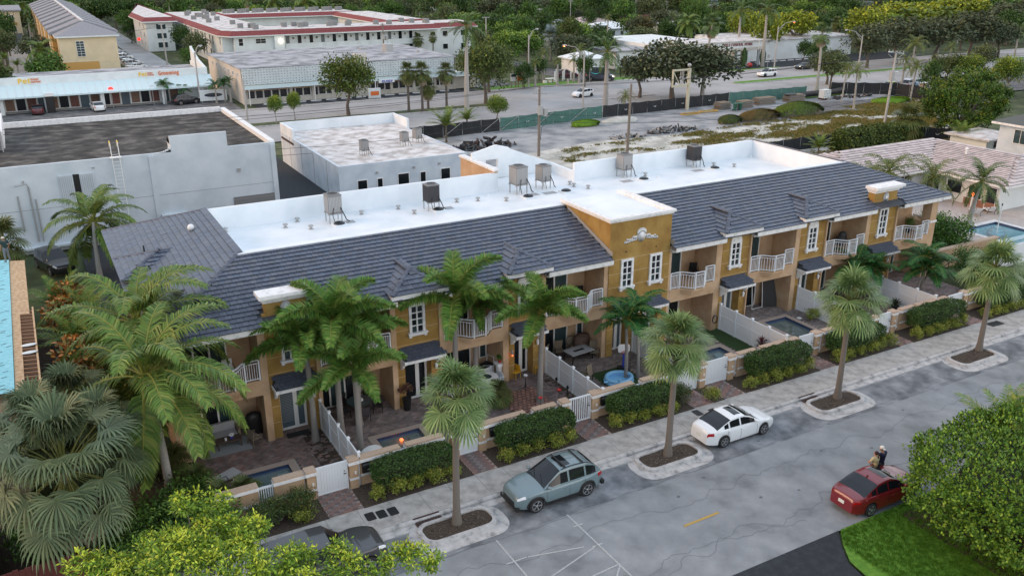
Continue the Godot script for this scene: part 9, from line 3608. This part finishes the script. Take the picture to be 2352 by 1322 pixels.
	feather_palm("areca",1.6,.1,.08,Vector3.ZERO,1.1,"green palm beside the shed under the round tree",V(104.5,0,-69.5),.3,"areca_palm","bark")
	rng.seed=1234
	var skip:=[[5,-335,42,-150],[38,-290,105,-146],[104,-156,190,-100],[-60,-150,420,-116],[20,-152,76,-40],[-2,-340,4,-100],[128,-186,186,-146]]
	var pts:=[]
	for gi in 46:
		for gj in 34:
			var x:=-30.0+gi*11.5+rng.randf_range(-4,4)
			var z:=-150.0-gj*10.5+rng.randf_range(-4,4)
			if x>1.75*-z+5 or x<-.06*-z-8:
				continue
			if in_rects(x,z,skip):
				continue
			var ok:=true
			for hq in [[161,-231,13],[155,-243,12],[168,-252,11],[192,-250,12],[190,-232,11],[286,-238,16],[118,-300,10],[121,-165,10],[106,-160,7]]:
				var hv:=V(hq[0],0,hq[1])
				if absf(x-hq[0]+(z-hq[1])*.6)<hq[2] and z>hq[1]-5 and z<hq[1]+hq[2]*1.3:
					ok=false
			if ok:
				pts.append(V(x,0,z))
	for gi in 9:
		for gj in 8:
			var x:=158.0+gi*12+rng.randf_range(-4,4)
			var z:=-62.0-gj*7+rng.randf_range(-3,3)
			if -z>x*.52 and -z<114 and -z<x*.60:
				pts.append(V(x,0,z))
	pts.sort_custom(func(a,b):return a.length_squared()<b.length_squared())
	var kinds:=["dark","green","olive","dark","grey","dark2","green","lime"]
	var pal:=["queen","coco","sabal","royal"]
	var wood:={}
	for i in pts.size():
		var p:Vector3=pts[i]
		var hc:=rng.randf_range(3.6,6.2)
		if p.length()>330:
			hc+=1.0
		if i<210:
			if i%7==3:
				var pk:String=pal[(i/7)%4]
				if pk=="sabal":
					fan_palm("sabal_olive",hc+1,.2,.16,Vector3.ZERO,1.1,tree_label("far fan palm",p),p,i,"fan_palm","bark_grey","far palms beyond the highway")
				else:
					feather_palm(pk,hc+1.5,.2,.15,Vector3.ZERO,.75,tree_label("far feathery palm",p),p,i,"feather_palm","bark_pale","far palms beyond the highway",.6)
			else:
				tree(kinds[(i*5)%8],i%3,p,hc,rng.randf_range(3.0,5.4),"broadleaf_tree",tree_label("far "+named[kinds[(i*5)%8]]+" tree",p),"far trees beyond the highway")
		else:
			var key:="%s%d"%[kinds[(i*5)%8],i%3]
			if not wood.has(key):
				wood[key]=[]
			var r:=rng.randf_range(3.6,6.0)
			wood[key].append(Transform3D(Basis(Vector3.UP,rng.randf()*TAU).scaled(V(r,hc/1.12,r)),p))
	for key in wood:
		var kd:String=key.left(-1)
		tag(many("distant_wood",tree_meshes(kd,int(key.right(1)))[1],"leaf",wood[key],[]),"most distant tree belt along the top of the picture","trees")
func tree_label(what:String,at:Vector3)->String:
	var near:=""
	var best:=1e9
	for q in [[12,-200,"yellow townhouses"],[1,-240,"left concrete lane"],[45,-205,"left corner of the white apartments"],[95,-205,"right end of the white apartments"],[72,-145,"breeze block shops"],[90,-148,"white posts and green verge"],[102,-150,"delivery van"],[118,-172,"flat roofed commercial block"],[112,-184,"silver palm"],[140,-255,"grey roofed far house"],[161,-231,"white roofed bungalow"],[192,-252,"red roofed far house"],[150,-200,"rust brown tree"],[140,-152,"parlour lettering"],[165,-157,"parlour side wall"],[185,-158,"yellow flat topped trees"],[245,-175,"farthest yellow flat topped trees"],[190,-136,"right hand highway median"],[220,-136,"date palm"],[250,-160,"upper right corner"],[286,-200,"white roof at the upper right"],[150,-108,"lime yellow parked car"],[155,-96,"right edge dark red car"],[98,-122,"sign frame"],[44,-132,"striped shop parking"],[70,-285,"rear apartment wing"],[140,-110,"black fence end"]]:
		var d:=Vector2(at.x-q[0],at.z-q[1]).length()
		if d<best:
			best=d
			near=q[2]
	var key:=[what,near]
	var n:int=tree_seen.get(key,0)
	tree_seen[key]=n+1
	var where:String=["beside","behind","just right of","farther behind","well to the right of","to the left of"][mini(n,5)]
	return "%s %s the %s"%[what,where,near]
var tree_seen:={}
func _ready():
	var cam:=Camera3D.new()
	cam.name="camera"
	add_child(cam,true)
	cam.position=V(0,23.2,0)
	cam.rotation_degrees=V(-20.8,-29.0,0)
	cam.fov=36.54
	cam.near=.5
	cam.far=3000
	cam.current=true
	var env:=Environment.new()
	env.background_mode=Environment.BG_SKY
	var sky:=Sky.new()
	var sm:=ProceduralSkyMaterial.new()
	sm.sky_top_color=lin(.47,.58,.74)
	sm.sky_horizon_color=lin(.68,.745,.81)
	sm.sky_curve=.25
	sm.ground_bottom_color=lin(.10,.11,.11)
	sm.ground_horizon_color=lin(.45,.48,.50)
	sm.sun_angle_max=1
	sm.sky_cover=evening_cover()
	sky.sky_material=sm
	env.sky=sky
	env.tonemap_mode=Environment.TONE_MAPPER_LINEAR
	env.tonemap_exposure=1.4
	env.fog_enabled=false
	env.fog_density=.00012
	env.fog_light_color=Color(.80,.84,.86)
	env.sdfgi_enabled=true
	env.ssao_enabled=true
	env.ssil_enabled=true
	var we:=WorldEnvironment.new()
	we.name="environment"
	we.environment=env
	add_child(we,true)
	var sun:=DirectionalLight3D.new()
	sun.name="sun"
	sun.light_color=Color(1.0,.84,.71)
	sun.light_energy=.5
	sun.light_angular_distance=36
	sun.shadow_enabled=true
	add_child(sun,true)
	sun.look_at_from_position(V(-10,4.2,-4.5),Vector3.ZERO)
	materials()
	nmat("shop_warm",[[.3,.05,.03,.025],[.5,.22,.10,.06],[.7,.32,.26,.2]],3.0,.05,4,.5)
	nmat("shop_red",[[.3,.03,.015,.015],[.5,.20,.04,.03],[.7,.25,.18,.14]],3.0,.05,4,.5)
	for q in [["stone_a",.30,.16,.12],["stone_b",.24,.13,.105]]:
		nmat(q[0],two(q[1],q[2],q[3],1.2),.8,.03)
	nmat("coping_peach",two(.50,.37,.27,1.08),1.5,.02)
	for q in [["paver_a",.22,.13,.11],["paver_b",.17,.12,.11],["paver_c",.20,.17,.155],["paver_d",.13,.10,.095]]:
		nmat(q[0],two(q[1],q[2],q[3],1.25),.8,.03)
	mat("sign_cream",.52,.49,.37,.7)
	nmat("bark_palm",[[.2,.10,.085,.07],[.5,.17,.15,.13],[.8,.25,.23,.20]],.5,.04,4,.95,.6,35)
	GREEN["whiteflower"]=[[[.05,.10,.03],[.06,.12,.03]],[[.75,.75,.7]],.8]
	var t0:=Time.get_ticks_msec()
	var steps:=[ground_and_street,highway,warehouse,small_shop,pet_plaza,breeze_plaza,yellow_blocks,apartments,funeral_home,townhouses,houses,garden_walls,gardens,vacant_lot,poles_and_wires,near_cars,traffic,people,furniture,near_plants,tree_belt]
	for s in steps:
		s.call()
		var t1:=Time.get_ticks_msec()
		if t1-t0>1500:
			print(s.get_method()," ",t1-t0," ms")
		t0=t1
func evening_cover()->ImageTexture:
	var im:=Image.create(256,128,false,Image.FORMAT_RGBAF)
	var f:=FastNoiseLite.new()
	f.seed=3
	f.frequency=1.3
	f.fractal_octaves=4
	for j in 128:
		var el:=PI/2-PI*(j+.5)/128
		for i in 256:
			var az:=((i+.5)/256-.5)*TAU
			var d:=V(sin(az)*cos(el),sin(el),-cos(az)*cos(el))
			var cl:=clampf(.5+f.get_noise_3d(d.x*2,d.y*5,d.z*2)*.9,0,1)*.16
			var da:=wrapf(az+.85,-PI,PI)
			var g:=exp(-da*da/1.1)*exp(-maxf(el,0)/.38)*1.7
			im.set_pixel(i,j,Color(cl+g,cl+g*.80,cl+g*.62,1))
	return ImageTexture.create_from_image(im)
func near_cars():
	var a:=car("blue_grey_suv","suv","car_sage","blue grey compact estate car parked at the kerb, front to the left","car",V(18.24,.004,-29.05),PI,{"cladding":true,"rails":true,"sunroof":[-.62,-.12],"mirror": "car_sage"})
	var w:=car("white_sedan","sedan","car_white","white sedan parked at the kerb between the second and third street palms","car",V(29.28,.004,-29.2),0,{"sunroof":[-.42,.0],"rim": "steel"})
	var r:=car("red_sedan","sedan","car_red","red sedan parked by the lawn with two people at its bonnet","car",V(31.0,.004,-21.62),0,{"sunroof":[-.30,.12]})
	part(r,"antenna_fin","car_red",func(b):b.ball(V(-.78,1.42,0),V(.09,.07,.02),8,5))
	var p:=car("grey_pickup","pickup","car_grey","dark grey pickup parked at the kerb under the yellow green tree","car",V(7.35,.004,-28.75),0,{"blind_rear":false})
